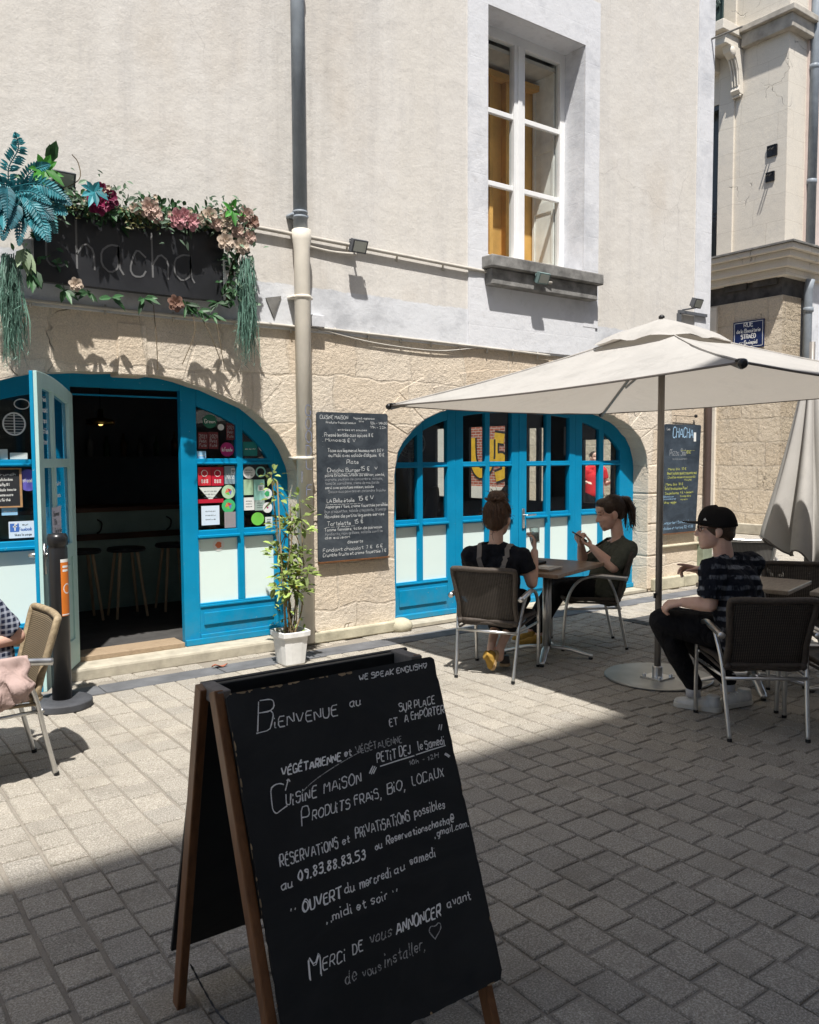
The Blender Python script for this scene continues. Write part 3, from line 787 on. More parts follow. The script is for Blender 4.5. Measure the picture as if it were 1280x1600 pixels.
# arched joinery ----------------------------------------------------------------
def top(fn, d=0.0): return lambda x: fn(x) + d
def leaf(name, x0, x1, glazing, fn, fni, y, zb, parts=None, bottom=(0.12, 0.40), lower=(0.40, 0.93), upper=(1.0, 1.50, 1.555), sx=True):
    """one glazed blue leaf: glazing = list of (xa, xb) panes between x0 and x1"""
    z1, z2 = lower; za, zu, zv = upper
    mb = MB(); y1 = y + .06
    xs = [x0] + [q for g in glazing for q in g] + [x1]
    for i in range(0, len(xs), 2):
        mid = 0 < i < len(xs) - 2
        mb.slab(xs[i], xs[i + 1], zb if not mid else z1, top(fn, .03), y + (.004 if mid else 0), y1 - (.004 if mid else 0), 6)
    for xa, xb in glazing:
        mb.slab(xa, xb, top(fni), top(fn, .03), y + .002, y1, 12)
        for a, b in ((z2, za), (zu, zv)): mb.box(xa, xb, y + .006, y1 - .006, a, b)
        mb.box(xa - .01, xb + .01, y - .022, y + .006, z2 + .012, z2 + .034); mb.box(xa, xb, y - .008, y + .006, zu + .006, zu + .022)
    mb.box(glazing[0][0], glazing[-1][1], y + .002, y1, zb, z1)
    g0, g1 = glazing[0][0], glazing[-1][1]
    a, b = bottom
    mb.box(g0 + .0, g1 - .0, y - .016, y + .002, a - .075, a - .03)          # weather bar and raised panel
    mb.box(g0 + .03, g1 - .02, y - .012, y + .002, a + .045, b - .075)
    mb.box(g0 + .0, g1, y - .008, y + .002, b - .03, b - .012)
    mb.box(x0 + .002, x1 - .002, y - .024, y + .0, zb, zb + .05)
    fr = bpart(mb, name, BLUE, bevel=0.004)
    gl = MB(); fp = MB()
    for xa, xb in glazing:
        gl.slab(xa - .01, xb + .01, za - .01, top(fni, .01), y + .035, y + .037, 12)
        fp.box(xa - .01, xb + .01, y + .026, y + .034, z1 - .01, z2 + .01)
    bpart(gl, "pane", GLASS, fr); bpart(fp, "frosted_panel", FROST, fr)
    return fr
YR = 6.46; YL = 6.43
l1 = leaf("glazed_door", 4.40, 5.32, [(4.588, 4.848), (4.915, 5.218)], AR, ARi, YR, 0.035)
l2 = leaf("glazed_door", 5.325, 6.194, [(5.425, 5.725), (5.787, 6.093)], AR, ARi, YR + .004, 0.03)
l3 = leaf("glazed_door", 6.199, 7.062, [(6.307, 6.607), (6.676, 6.969)], AR, ARi, YR + .001, 0.03)
l4 = leaf("glazed_door", 7.067, 8.10, [(7.178, 7.47), (7.547, 7.829)], AR, ARi, YR + .005, 0.035)
mb = MB(); mb.box(6.235, 6.272, YR - .012, YR, .84, 1.05); mb.tube(spline([(6.254, YR - .01, .98), (6.254, YR - .06, .98), (6.29, YR - .065, .98), (6.39, YR - .06, .985)], 5), .009, 10)
bpart(mb, "handle", STEEL, l3, bevel=0.003, smooth=True)
mb = MB(); mb.box(4.4, 8.1, D + .0, D + .3, 0.0, 0.03); bpart(mb, "threshold", GRANITE)
r1 = leaf("fixed_glazing", 2.478, 3.45, [(2.61, 2.955), (3.012, 3.29)], AL, ALi, YL, 0.09, bottom=(.20, .42), lower=(.423, .945), upper=(1.018, 1.549, 1.60))
r2 = leaf("fixed_glazing", 0.36, 1.65, [(0.62, 0.96), (1.03, 1.40)], AL, ALi, YL, 0.09, bottom=(.20, .42), lower=(.423, .945), upper=(1.018, 1.549, 1.60))
mb = MB(); mb.slab(1.648, 2.48, 2.135, top(AL, .03), YL + .008, YL + .06, 10); mb.box(1.65, 2.478, YL + .055, YL + .075, 2.075, 2.087)
bpart(mb, "door_head", BLUE)
mb = MB(); mb.box(1.655, 2.47, YL - .02, YL + .22, .085, .128); bpart(mb, "threshold", m_wood("worn_threshold", (0.24, 0.17, 0.11), (0.40, 0.31, 0.21), (2, 20, 20)), bevel=0.006)
mb = MB(); mb.box(0.36, 3.44, D - .045, D + .36, -.02, .088); bpart(mb, "doorstep", GRANITE, bevel=0.02)

# stickers on the glass ------------------------------------------------------------
SCOL = dict(green=(.015, .13, .08), white=(.72, .72, .70), maroon=(.13, .018, .022), magenta=(.36, .015, .13), skyblue=(.30, .55, .75), teal=(.01, .20, .19), red=(.55, .025, .04), crimson=(.45, .012, .035), bluegrey=(.24, .32, .36), paper=(.62, .66, .62), palegreen=(.40, .58, .38), leafgreen=(.06, .42, .16), ice=(.62, .72, .82), greyred=(.30, .26, .27), aqua=(.30, .60, .52), slate=(.06, .08, .09), sage=(.33, .42, .38), lime=(.16, .50, .07), purple=(.15, .13, .50), grey=(.28, .28, .28), orange=(.70, .18, .08))
for k, v in SCOL.items(): SCOL[k] = mat("sticker_" + k, v, 0.45, var=0.05)
RS = [('disc', 'green', 2.739, 1.903, 0.061, 0.057, 'Green'), ('disc', 'white', 2.833, 1.857, 0.028, 0.026, ''), ('card', 'maroon', 2.676, 1.746, 0.042, 0.067, 'r'), ('card', 'maroon', 2.766, 1.747, 0.042, 0.068, 'r'), ('card', 'maroon', 2.916, 1.822, 0.038, 0.068, 'r'), ('disc', 'magenta', 2.886, 1.674, 0.060, 0.058, 'la'), ('card', 'skyblue', 2.662, 1.627, 0.038, 0.034, 'w'), ('card', 'teal', 3.092, 1.68, 0.065, 0.059, 's'), ('ring', 'white', 3.217, 1.70, 0.048, 0.045, ''), ('card', 'red', 2.683, 1.456, 0.055, 0.075, 'q'), ('card', 'crimson', 2.796, 1.454, 0.053, 0.076, 'q'), ('card', 'bluegrey', 2.903, 1.463, 0.046, 0.074, '20'), ('card', 'white', 2.934, 1.493, 0.018, 0.027, 'b'), ('tri', 'paper', 2.732, 1.309, 0.1, 0.058, 'l'), ('card', 'crimson', 2.731, 1.254, 0.112, 0.016, ''), ('disc', 'palegreen', 2.890, 1.325, 0.060, 0.058, 'f'), ('disc', 'leafgreen', 2.888, 1.208, 0.060, 0.058, 'f'), ('card', 'ice', 2.728, 1.136, 0.078, 0.079, 'l'), ('card', 'greyred', 2.899, 1.092, 0.050, 0.066, 'r'), ('disc', 'white', 3.077, 1.481, 0.056, 0.051, 'l'), ('ring', 'aqua', 3.185, 1.485, 0.048, 0.046, ''), ('card', 'slate', 3.262, 1.456, 0.026, 0.06, 'b'), ('card', 'palegreen', 3.068, 1.358, 0.046, 0.065, ''), ('card', 'aqua', 3.168, 1.334, 0.05, 0.087, ''), ('card', 'white', 3.186, 1.349, 0.027, 0.024, 'l'), ('disc', 'white', 3.243, 1.298, 0.046, 0.046, 'g'), ('card', 'white', 3.072, 1.218, 0.050, 0.054, 'l'), ('card', 'sage', 3.172, 1.203, 0.046, 0.044, 'l'), ('disc', 'white', 3.244, 1.180, 0.045, 0.045, 'd'), ('disc', 'lime', 3.150, 1.088, 0.060, 0.055, ''), ('card', 'paper', 3.255, 1.06, 0.034, 0.04, 'l'), ('disc', 'white', 2.789, 0.89, 0.053, 0.05, 'o')]
def sticker(kind, col, x, z, rx, rz, y, txt, parent, k):
    mb = MB(); y0 = y - 0.0012 - 0.0004 * (k % 5)
    if kind in ('disc', 'ring'):
        n = 28; P = [(x + rx * math.cos(2 * PI * i / n), y0, z + rz * math.sin(2 * PI * i / n)) for i in range(n)]
        if kind == 'ring':
            Q = [(x + .72 * rx * math.cos(2 * PI * i / n), y0, z + .72 * rz * math.sin(2 * PI * i / n)) for i in range(n)]
            mb.add(P + Q, [(i, (i + 1) % n, n + (i + 1) % n, n + i) for i in range(n)])
        else: mb.add(P, [tuple(range(n))])
    elif kind == 'tri': mb.add([(x - rx, y0, z + rz), (x + rx, y0, z + rz), (x, y0, z - rz)], [(0, 1, 2)])
    else: mb.add([(x - rx, y0, z - rz), (x + rx, y0, z - rz), (x + rx, y0, z + rz), (x - rx, y0, z + rz)], [(0, 1, 2, 3)])
    mats = [SCOL[col]]; rnd = random.Random(k)
    yi = y0 - 0.0004
    def wr(t, cx, cz, h, w, m, lw=0.004):
        mb.cur = len(mats); mats.append(m)
        ink(mb, strokes(t, h, w, 0.2, rnd=rnd), (cx - w / 2, yi, cz - h / 2), (1, 0, 0), (0, 0, 1), lw); mb.cur = 0
    if txt in ('Green', 'la'): wr("Green" if txt == 'Green' else "la Fourche", x, z, .03, rx * 1.5, PAINTW)
    elif txt == 'r':
        wr("2021", x, z + rz * .5, .03, rx * 1.5, SCOL['grey']); wr("Petit", x, z - rz * .05, .024, rx * 1.4, SCOL['grey']); wr("Futé", x, z - rz * .55, .024, rx * 1.4, SCOL['grey'])
    elif txt == 'q': wr("O", x, z + .025, .05, .05, PAINTW, .005); wr("888", x, z - .04, .03, .06, PAINTW)
    elif txt == '20': wr("2022", x, z - .01, .04, rx * 1.6, PAINTW)
    elif txt == 'l':
        for i in range(3): wr("amaoiue"[i:i + 5], x, z + rz * (.45 - .42 * i), .012, rx * 1.1, SCOL['slate'], .0025)
    elif txt in ('w', 's'): wr("~~~", x, z, .02, rx * 1.4, PAINTW, .005)
    elif txt == 'b': wr("\x01", x, z, rz * .8, rx * 1.1, SCOL['slate'] if col == 'white' else SCOL['grey'], .006)
    elif txt == 'f':
        for i, c in enumerate(('red', 'orange', 'lime', 'purple')):
            mb.cur = len(mats); mats.append(SCOL[c]); a = PI / 2 * i + .5
            mb.add([(x + rx * .05, yi, z), (x + rx * .55 * math.cos(a), yi, z + rz * .55 * math.sin(a)), (x + rx * .55 * math.cos(a + 1.4), yi, z + rz * .55 * math.sin(a + 1.4))], [(0, 1, 2)]); mb.cur = 0
    elif txt in ('g', 'o', 'd'):
        mb.cur = 1; mats.append(SCOL['leafgreen' if txt == 'g' else 'orange' if txt == 'o' else 'magenta'])
        rr = .55 if txt != 'd' else .2; n = 10
        mb.add([(x + rr * rx * math.cos(2 * PI * i / n) * (.8 + .3 * (i % 2)), yi, z + rr * rz * math.sin(2 * PI * i / n)) for i in range(n)], [tuple(range(n))]); mb.cur = 0
    elif txt == 'Fb':
        mb.cur = 1; mats.append(mat("logo_blue", (.06, .16, .48), .5)); q = (x - rx * .55, z + rz * .25, rz * .5)
        mb.add([(q[0] - q[2], yi, q[1] - q[2]), (q[0] + q[2], yi, q[1] - q[2]), (q[0] + q[2], yi, q[1] + q[2]), (q[0] - q[2], yi, q[1] + q[2])], [(0, 1, 2, 3)])
        yi -= .0004; wr("f", q[0] + .002, q[1] + .003, .05, .026, PAINTW, .008); yi += .0003
        wr("sur", x + rx * .3, z + rz * .6, .014, .04, SCOL['slate'], .003); wr("Facebook", x + rx * .3, z + rz * .05, .024, rx * 1.0, mat("logo_blue", (0, 0, 0)), .004); wr("likez la page", x + .01, z - rz * .6, .016, rx * 1.3, SCOL['slate'], .003)
    elif txt: wr(txt, x, z, .03, rx * 1.4, PAINTW, .004)
    o = bpart(mb, "sticker", mats, parent)
    return o
for k, s in enumerate(RS): sticker(*s[:6], YL + (.034 if s[3] > 1 else .025), s[6], r1, k)
LS = [('disc', 'purple', 1.352, 1.452, 0.075, 0.078, 'Le Fooding'), ('card', 'skyblue', 1.22, 1.232, 0.052, 0.027, 'w'), ('card', 'ice', 1.295, 1.099, 0.085, 0.060, 'Fb'), ('card', 'paper', 1.196, 1.638, 0.025, 0.036, ''), ('card', 'paper', 1.293, 1.626, 0.058, 0.023, 'w')]
for k, s in enumerate(LS): sticker(*s[:6], YL + .034, s[6], r2, k + 60)
mb = MB(); n = 36; cx, cz = 1.27, 1.853
mb.tube([(cx + .072 * math.cos(2 * PI * i / n), YL + .028, cz + .077 * math.sin(2 * PI * i / n)) for i in range(n)], .006, 8, closed=True)
for i in range(-3, 4):
    w = math.sqrt(max(0, 1 - (i * .26) ** 2)) * .070; mb.box(cx - w, cx + w, YL + .026, YL + .030, cz + i * .02 - .002, cz + i * .02 + .002)
mb.box(cx - .004, cx + .004, YL + .022, YL + .026, cz - .07, cz + .07)
mb.tube([(1.325 + .05 * math.cos(2 * PI * i / n), YL + .030, 1.995 + .035 * math.sin(2 * PI * i / n)) for i in range(n)], .004, 6, closed=True)
bpart(mb, "vent_grille", WHITE, r2)
# small framed menu slate behind the left pane
mb = MB(); mb.box(1.13, 1.29, YL + .024, YL + .03, 1.27, 1.53)
mats = [m_slate("small_slate", (.02, .022, .025), (.05, .05, .055)), m_wood("slate_frame", (.36, .2, .09), (.5, .3, .15)), PAINTW]
mb.cur = 1
for a in ((1.115, 1.13, 1.26, 1.54), (1.29, 1.305, 1.26, 1.54), (1.13, 1.29, 1.53, 1.54), (1.13, 1.29, 1.26, 1.27)): mb.box(a[0], a[1], YL + .018, YL + .032, a[2], a[3])
mb.cur = 2
for i, t in enumerate(("Brunch", "oeufs lardons", "Pain Pop 18 €", "salade tomate", "pomme sucre", "café thé")):
    ink(mb, strokes(t, .02, .12 - .02 * (i % 3), .4), (1.145, YL + .0235, 1.485 - i * .036), (1, 0, .02), (0, 0, 1), .003)
bpart(mb, "menu_slate", mats, r2)

# the open leaf, hinged at the left jamb and swung out into the street
LW = .82
mb = MB(); mats = [BLUE, MINT]
for m, ya, yb in ((0, -.024, -.0005), (1, .0005, .024)):
    mb.cur = m; e = .0 if m == 0 else .004
    tp = lambda x: 2.075 + .085 * math.sin(min(1.0, x / LW * 1.15) * PI / 2)
    mb.slab(0, .11, .10, tp, ya, yb, 4); mb.slab(LW - .10, LW - .0, .10, tp, ya, yb, 4)
    mb.slab(.11, LW - .10, lambda x: tp(x) - .10, tp, ya, yb, 8); mb.slab(.445, .495, .94, lambda x: tp(x) - .09, ya + (.003 if m == 0 else 0), yb - (.003 if m else 0), 4)
    mb.box(.11, LW - .10, ya, yb, .10, .30); mb.box(.11, LW - .10, ya, yb, .90, 1.0); mb.box(.11, LW - .10, ya + (.002 if m == 0 else 0), yb - (.002 if m else 0), 1.545, 1.605)
    mb.box(.11, LW - .10, ya + (.012 if m == 0 else 0), yb - (.012 if m else 0), .30, .90); mb.box(.15, LW - .14, ya + (.004 if m == 0 else 0), yb - (.004 if m else 0), .35, .85)
OL = mb.build("open_door", mats, None, bevel=0.003)
OL.parent = B1; OL.matrix_parent_inverse = Matrix.Identity(4)
OL.location = (1.632 - 3.2, 6.40 - D, 0); OL.rotation_euler = (0, 0, R(-119))
mb = MB(); mb.slab(.10, LW - .09, .99, lambda x: tp(x) - .09, -.001, .001, 8); mb.build("pane", GLASS, OL)
mb = MB()
for s in (-1, 1):
    mb.box(LW - .075, LW - .03, s * .025 - .004, s * .025 + .004, .86, 1.06); mb.tube([(LW - .052, s * .02, .985), (LW - .052, s * .075, .985)], .016, 12); mb.tube(spline([(LW - .052, s * .07, .985), (LW - .09, s * .078, .985), (LW - .17, s * .075, .98)], 4), .010, 10)
mb.build("handle", STEEL, OL, smooth=True)
mb = MB(); mats = [mat("lilac_paper", (.56, .53, .60), .8), SCOL['slate']]
q = lambda u, v: (.60 - u, .027 + .006 * math.sin(u * 14), 1.02 + v)
mb.grid(lambda u, v: q(u * .20, v * .26), 6, 2); mb.cur = 1
for i, (t, w) in enumerate((("Summer", .13), ("TEA", .06), ("Tea for two", .15), ("~ 4 ~", .06))):
    ink(mb, [[(a, b) for a, b in st] for st in strokes(t, .035, w, .4)], (.585 - .01 * i, .0335, 1.22 - i * .058), (-1, 0, 0), (0, 0, 1), .005)
mb.build("paper_notice", mats, OL)
mb = MB()
for i, t in enumerate(("thés", "chocolat", "sirops", "cafés", "citron")):
    ink(mb, strokes(t, .035, .12 + .02 * (i % 2), .4), (.69, .004, 1.98 - i * .07), (-1, 0, 0), (0, 0, 1), .006)
    ink(mb, strokes(t[::-1], .03, .10, .4), (.40, .004, 1.42 - i * .08), (-1, 0, 0), (0, 0, 1), .005)
mb.build("chalk_pen_writing", PAINTW, OL)

# pipes and conduits --------------------------------------------------------------
px_, py_ = 3.415, D - .115
mb = MB(); mb.tube([(px_, py_, 3.46), (px_, py_, 7.6)], .056, 20)
for z in (3.56, 3.60, 5.6): mb.lathe([(.056, -.012), (.064, -.006), (.064, .006), (.056, .012)], (px_, py_, z), 20)
mb.box(px_ - .075, px_ + .075, py_ - .006, D, 3.565, 3.59)
bpart(mb, "downpipe", ZINC, smooth=True)
mb = MB(); mb.lathe([(.066, .05), (.066, 3.30), (.078, 3.38), (.080, 3.46), (.072, 3.465)], (px_ + .012, py_, 0), 22)
for z in (2.92, 1.6): mb.lathe([(.066, -.015), (.074, -.01), (.074, .01), (.066, .015)], (px_ + .012, py_, z), 20); mb.box(px_ - .075, px_ + .105, py_ - .006, D, z - .012, z + .012)
bpart(mb, "rainwater_pipe", CREAMPIPE, smooth=True)
mb = MB()
rt = random.Random(8)
for i in range(7): ink(mb, strokes("GOODLIFEVAS"[i:i + 1], .09, .05, .3, rnd=rt), (px_ - .01, py_ - .068, 1.95 - i * .11), (1, 0, 0), (0, 0, 1), .006)
bpart(mb, "graffiti_tag", mat("tag_ink", (.22, .25, .36), .6))
mb = MB()
def run(pts, r, clips=0):
    mb.tube(spline(pts, 6), r, 8)
    a, b = V(pts[0]), V(pts[-1])
    for i in range(clips):
        p = a.lerp(b, (i + .5) / clips); mb.box(p.x - .006, p.x + .006, D - .03, UY, p.z - .05, p.z + .02)
run([(2.6, UY - .03, 3.45), (3.9, UY - .03, 3.43), (5.2, UY - .03, 3.405), (5.56, UY - .03, 3.40), (6.3, UY - .13, 3.37)], .017, 7)
run([(3.45, UY - .02, 3.37), (3.75, UY - .02, 3.35), (4.0, UY - .03, 3.36)], .013)
run([(.6, D - .03, 2.70), (2.0, D - .03, 2.685), (3.3, D - .03, 2.69), (3.62, D - .03, 2.685)], .013, 6)
run([(3.62, D - .03, 2.70), (4.6, D - .03, 2.685), (5.6, D - .03, 2.67), (6.4, D - .03, 2.655)], .012, 8)
run([(3.62, D - .03, 2.69), (4.2, D - .02, 2.62), (4.9, D - .02, 2.60), (5.4, D - .03, 2.665)], .006)
bpart(mb, "cable", CABLE, smooth=True)
mb = MB(); mb.box(3.54, 3.66, UY - .06, UY, 2.70, 2.80); bpart(mb, "junction_box", LIME, bevel=0.005)
mb = MB(); mb.prism([(3.14, UY - .012, 2.90), (3.28, UY - .012, 2.93), (3.21, UY - .012, 2.745)], (0, .011, 0)); bpart(mb, "metal_arrow", SOILED)
mb = MB(); mb.tube([(9.13, UY, 6.62), (9.13, UY - .42, 6.60)], .012, 8); bpart(mb, "iron_rod", SOILED)
mb = MB(); mb.tube([(9.16, D - .06, .62), (9.16, D - .06, 2.3)], .042, 14); bpart(mb, "corner_downpipe", mat("rusty_brown_pipe", (.075, .05, .042), .6, bump=.2))
mb = MB(); mb.box(9.06, 9.25, D - .09, D + .05, 0, .62); bpart(mb, "pipe_shoe", mat("green_zinc", (.22, .25, .18), .7, var=.3), bevel=.01)

# ------------------------------------------------------------------ corner building across the side street
KX, KY = 15.7, 9.0
B2 = thing("ashlar_building", "tall pale ashlar building with tooled stone base and jutting ledge across the side street", "building", (KX, KY, 0))
B2I = Matrix.Translation((-KX, -KY, 0))
def kpart(mb, name, m, parent=None, **kw):
    o = mb.build(name, m, None, **kw); o.parent = parent or B2
    o.matrix_parent_inverse = B2I if parent is None else Matrix.Identity(4)
    return o
H2 = 14.0
mb = MB(); mb.box(KX, KX + .02, KY, 16.9, 0, 4.74); kpart(mb, "tooled_stone_base", RUST)
mb = MB(); mb.box(KX + .003, 16.36, KY - .003, KY + .02, 0, 4.74); kpart(mb, "tooled_stone_front", RUST_F)
mb = MB(); mb.box(KX - .06, KX, KY + 1.42, KY + 1.75, 0, 4.7); kpart(mb, "pilaster_strip", KSTONE_S)
mb = MB(); mb.box(KX - .12, KX, KY - .08, 16.9, 0, .22); kpart(mb, "plinth", GRANITE, bevel=.02)
mb = MB(); mb.box(KX + .06, 20, KY + .06, 16.9, 4.74, 5.14)
for ya, yb in ((9.15, 9.65), (9.8, 10.3)): mb.box(KX + .0, KX + .06, ya, yb, 4.98, 5.12)
kpart(mb, "dark_frieze", mat("dark_stone", (.07, .065, .06), .9, var=.5, vs=4, bump=.5, bs=20))  # recessed band and its blocks in a mottled near-black stone colour
mb = MB()
for e, z0, z1 in ((.10, 5.10, 5.24), (.20, 5.24, 5.40), (.30, 5.40, 5.52), (.38, 5.52, 5.63)): mb.box(KX - e, 21, KY - e, 10.75 + e * .1, z0, z1)
mb.box(KX - .05, 21, 10.7, 16.9, 5.1, 5.6)
kpart(mb, "ledge", KSTONE, bevel=.012)
mb = MB(); mb.box(KX - .42, 21, KY - .42, 10.8, 5.631, 5.665); kpart(mb, "lead_flashing", SOILED)
mb = MB(); mb.box(KX, KX + .02, KY, 10.12, 5.66, H2); mb.box(KX - .05, KX + .02, 10.12, 10.46, 5.66, H2); mb.box(KX - .0, KX + .02, 10.46, 16.9, 8.85, H2); mb.box(KX, KX + .02, 11.9, 16.9, 5.6, 8.9); kpart(mb, "side_wall", KSTONE_S)
mb = MB(); mb.box(KX + .003, 16.36, KY - .003, KY + .02, 5.66, H2); kpart(mb, "front_wall", KSTONE)
mb = MB(); mb.box(KX - .14, 16.36, KY - .14, 9.93, 9.72, 9.98); mb.box(KX - .22, 16.36, KY - .22, 9.93, 9.98, 10.10); kpart(mb, "string_course", mat("weathered_cornice", (.40, .365, .31), .9, var=.35, vs=3, bump=.4, bs=30), bevel=.015)
mb = MB(); mb.box(KX - .75, KX + .02, 9.93, 15, 9.93, 10.12); mb.box(KX - .60, KX + .02, 9.98, 15, 9.72, 9.93); mb.box(KX - .3, KX + .02, 10.46, 15, 9.45, 9.72); kpart(mb, "balcony_slab", KSTONE_S, bevel=.012)
mb = MB()   # scrolled bracket under the balcony
prof = [(0, 8.86), (-.10, 8.86), (-.16, 8.92), (-.13, 9.02), (-.17, 9.3), (-.26, 9.5), (-.42, 9.6), (-.48, 9.72), (0, 9.72)]
mb.prism([(KX + a, 9.95, z) for a, z in prof], (0, .19, 0))
for k in range(3): mb.tube(spline([(KX - .145, 9.985 + k * .058, 9.0), (KX - .185, 9.985 + k * .058, 9.3), (KX - .28, 9.985 + k * .058, 9.5)], 4), .018, 8)
for k in range(4): mb.sphere((KX - .08, 9.97 + k * .05, 8.83), .028, 10, 6)
mb.sphere((KX - .38, 9.95, 9.60), (.09, .03, .09))
kpart(mb, "bracket", KSTONE_S, bevel=.008)
mb = MB(); mb.box(KX + .25, KX + .27, 10.4, 12, 5.6, 8.9); mb.box(KX + .02, KX + .27, 10.46, 11.9, 8.75, 8.86); kpart(mb, "window", mat("dim_window", (.05, .055, .05), .25, spec=.6))
mb = MB()
for k in range(12): mb.tube([(KX - .02, 10.5 + k * .11, 5.66), (KX - .02, 10.5 + k * .11, 6.62)], .011, 6)
for z in (5.72, 6.55, 6.64): mb.box(KX - .035, KX - .005, 10.46, 11.9, z - .012, z + .012)
kpart(mb, "window_railing", BLACK)
mb = MB(); GI = mat("green_iron", (.035, .06, .05), .6, var=.4)
mb.box(KX - .70, KX - .685, 10.0, 12, 10.12, 10.16); mb.box(KX - .70, KX - .685, 9.97, 10.0, 10.12, 11.3)
for k in range(7):
    c = (KX - .69, 10.15 + k * .27, 10.45 + .2 * (k % 2))
    for s in (-1, 1): mb.tube([(c[0], c[1] + s * (.10 - .012 * i * .7) * math.cos(i * .7), c[2] + (.12 - .012 * i * .7) * math.sin(i * .7)) for i in range(14)], .014, 6)
    mb.tube([(c[0], c[1] + .13, 10.14), (c[0], c[1] + .13, 11.2)], .012, 6)
mb.box(KX - .66, KX - .65, 10.0, 12, 10.12, 11.2)
kpart(mb, "balcony_panel", GI)
for (yy, zz, s) in ((9.29, 7.56, .105), (9.32, 7.07, .09)):
    mb = MB(); mb.box(KX - .03, KX, yy - s, yy + s, zz - s, zz + s); mb.box(KX - .045, KX - .03, yy - s * .9, yy + s * .9, zz + s * .8, zz + s)
    for t in (-.5, .1): mb.beam((KX - .05, yy + s * t, zz + s * .5), (KX - .16, yy + s * (t - .1), zz - s * .3), .02, .02)
    kpart(mb, "iron_anchor", BLACK)
mb = MB(); mb.tube([(16.44, KY - .10, 0), (16.44, KY - .10, 4.9), (16.44, KY - .14, 5.1)], .085, 16); mb.tube([(16.44, KY - .12, 5.66), (16.44, KY - .12, H2)], .085, 16)
for z in (4.5, 7.0, 9.2): mb.lathe([(.085, -.05), (.10, -.04), (.10, .04), (.085, .05)], (16.44, KY - .11, z), 16)
kpart(mb, "downpipe", ZINC, smooth=True)
mb = MB(); mb.box(16.36, 30, KY - .05, KY + .4, 5.66, H2); kpart(mb, "pink_wall", mat("pink_render", (.60, .50, .45), .9, var=.08, bump=.3))
mb = MB(); mb.box(16.62, 30, KY - .03, KY + .4, 3.1, 5.1); mb.box(17.6, 30, KY - .03, KY + .4, 0, 3.1); kpart(mb, "pale_shopfront", LIME)
mb = MB(); mb.box(16.3, 17.6, KY + .25, KY + .3, 0, 3.1); kpart(mb, "dark_doorway", mat("doorway_grey", (.06, .065, .07), .6))
mb = MB(); mb.box(KX, 30, 16.85, 16.9, 0, H2); mb.box(KX - .4, 30, KY - .4, 17, H2, H2 + .3); kpart(mb, "roof", SOILED)
# street plate
mb = MB(); mats = [mat("plate_blue", (.008, .02, .085), .35, var=.1), PAINTW]
y0, y1, z0, z1 = 9.37, 10.05, 3.78, 4.33; xp = KX - .025
mb.box(xp, KX - .004, y0, y1, z0, z1); mb.cur = 1
fr = .025
for a, b, c, d in ((y0 + fr, y1 - fr, z1 - fr - .01, z1 - fr), (y0 + fr, y1 - fr, z0 + fr, z0 + fr + .01), (y0 + fr, y0 + fr + .01, z0 + fr, z1 - fr), (y1 - fr - .01, y1 - fr, z0 + fr, z1 - fr)): mb.add([(xp - .001, a, c), (xp - .001, b, c), (xp - .001, b, d), (xp - .001, a, d)], [(0, 1, 2, 3)])
for t, h, w, zz in (("RUE", .085, .20, 4.21), ("de la Biscuiterie", .075, .52, 4.095), ("STRAED", .085, .32, 3.975), ("ar Gwispid", .075, .40, 3.86)):
    ink(mb, strokes(t, h, w, 0), (xp - .0015, (y0 + y1) / 2 + w / 2, zz), (0, -1, 0), (0, 0, 1), .016, vary=0)
kpart(mb, "street_plate", mats)

# brick building farther up the side street, with a painted tag
B3 = thing("brick_building", "red brick building with yellow graffiti seen through the cafe's glazing", "building", (KX, 17, 0))
t = NT("red_brick"); br = t.n('ShaderNodeTexBrick', Scale=1.0); br.inputs['Brick Width'].default_value = .22; br.inputs['Row Height'].default_value = .075; br.inputs['Mortar Size'].default_value = .009
br.inputs['Color1'].default_value = (.30, .075, .045, 1); br.inputs['Color2'].default_value = (.38, .12, .075, 1); br.inputs['Mortar'].default_value = (.45, .38, .32, 1)
t.l(t.mapped(rot=(R(-90), R(-90), 0)), br.inputs['Vector']); t.color(br.outputs['Color']); t.set(.9, spec=.1); t.bump(br.outputs['Fac'], -.4, .008)
def b3(mb, name, m):
    o = mb.build(name, m, None); o.parent = B3; o.matrix_parent_inverse = Matrix.Translation((-KX, -17, 0)); return o
mb = MB(); mb.box(KX, KX + .3, 16.92, 18.45, .78, 9); b3(mb, "brick_wall", t.m)
mb = MB(); mb.box(KX - .03, KX + .3, 16.92, 26, 0, .78); mb.box(KX - .02, KX + .3, 18.45, 26, .78, 9); b3(mb, "stone_trim", KSTONE_S)
mb = MB(); YG = mat("graffiti_yellow", (.62, .36, .02), .7, var=.2); BKG = mat("graffiti_black", (.015, .012, .012), .7)
for m, w, xo in ((0, .40, .004), (1, .27, .008)):
    mb.cur = m
    for st in ([(0, 2.15), (.05, 1.5), (.35, 1.15), (.75, 1.4), (.8, 2.1)], [(.95, 2.15), (1.35, 2.1)], [(.95, 2.1), (.98, 1.6), (1.3, 1.55), (1.4, 1.2), (1.0, 1.05)]):
        p = spline([(KX - xo, 18.3 - a, b) for a, b in st], 6)
        vs = []
        for i in range(len(p)):
            d = (p[min(i + 1, len(p) - 1)] - p[max(i - 1, 0)]).normalized(); sd = V((1, 0, 0)).cross(d) * w / 2; vs += [p[i] + sd - V((.0003 * i, 0, 0)), p[i] - sd - V((.0003 * i, 0, 0))]
        mb.add(vs, [(2 * i, 2 * i + 1, 2 * i + 3, 2 * i + 2) for i in range(len(p) - 1)])
b3(mb, "graffiti", [BKG, YG])

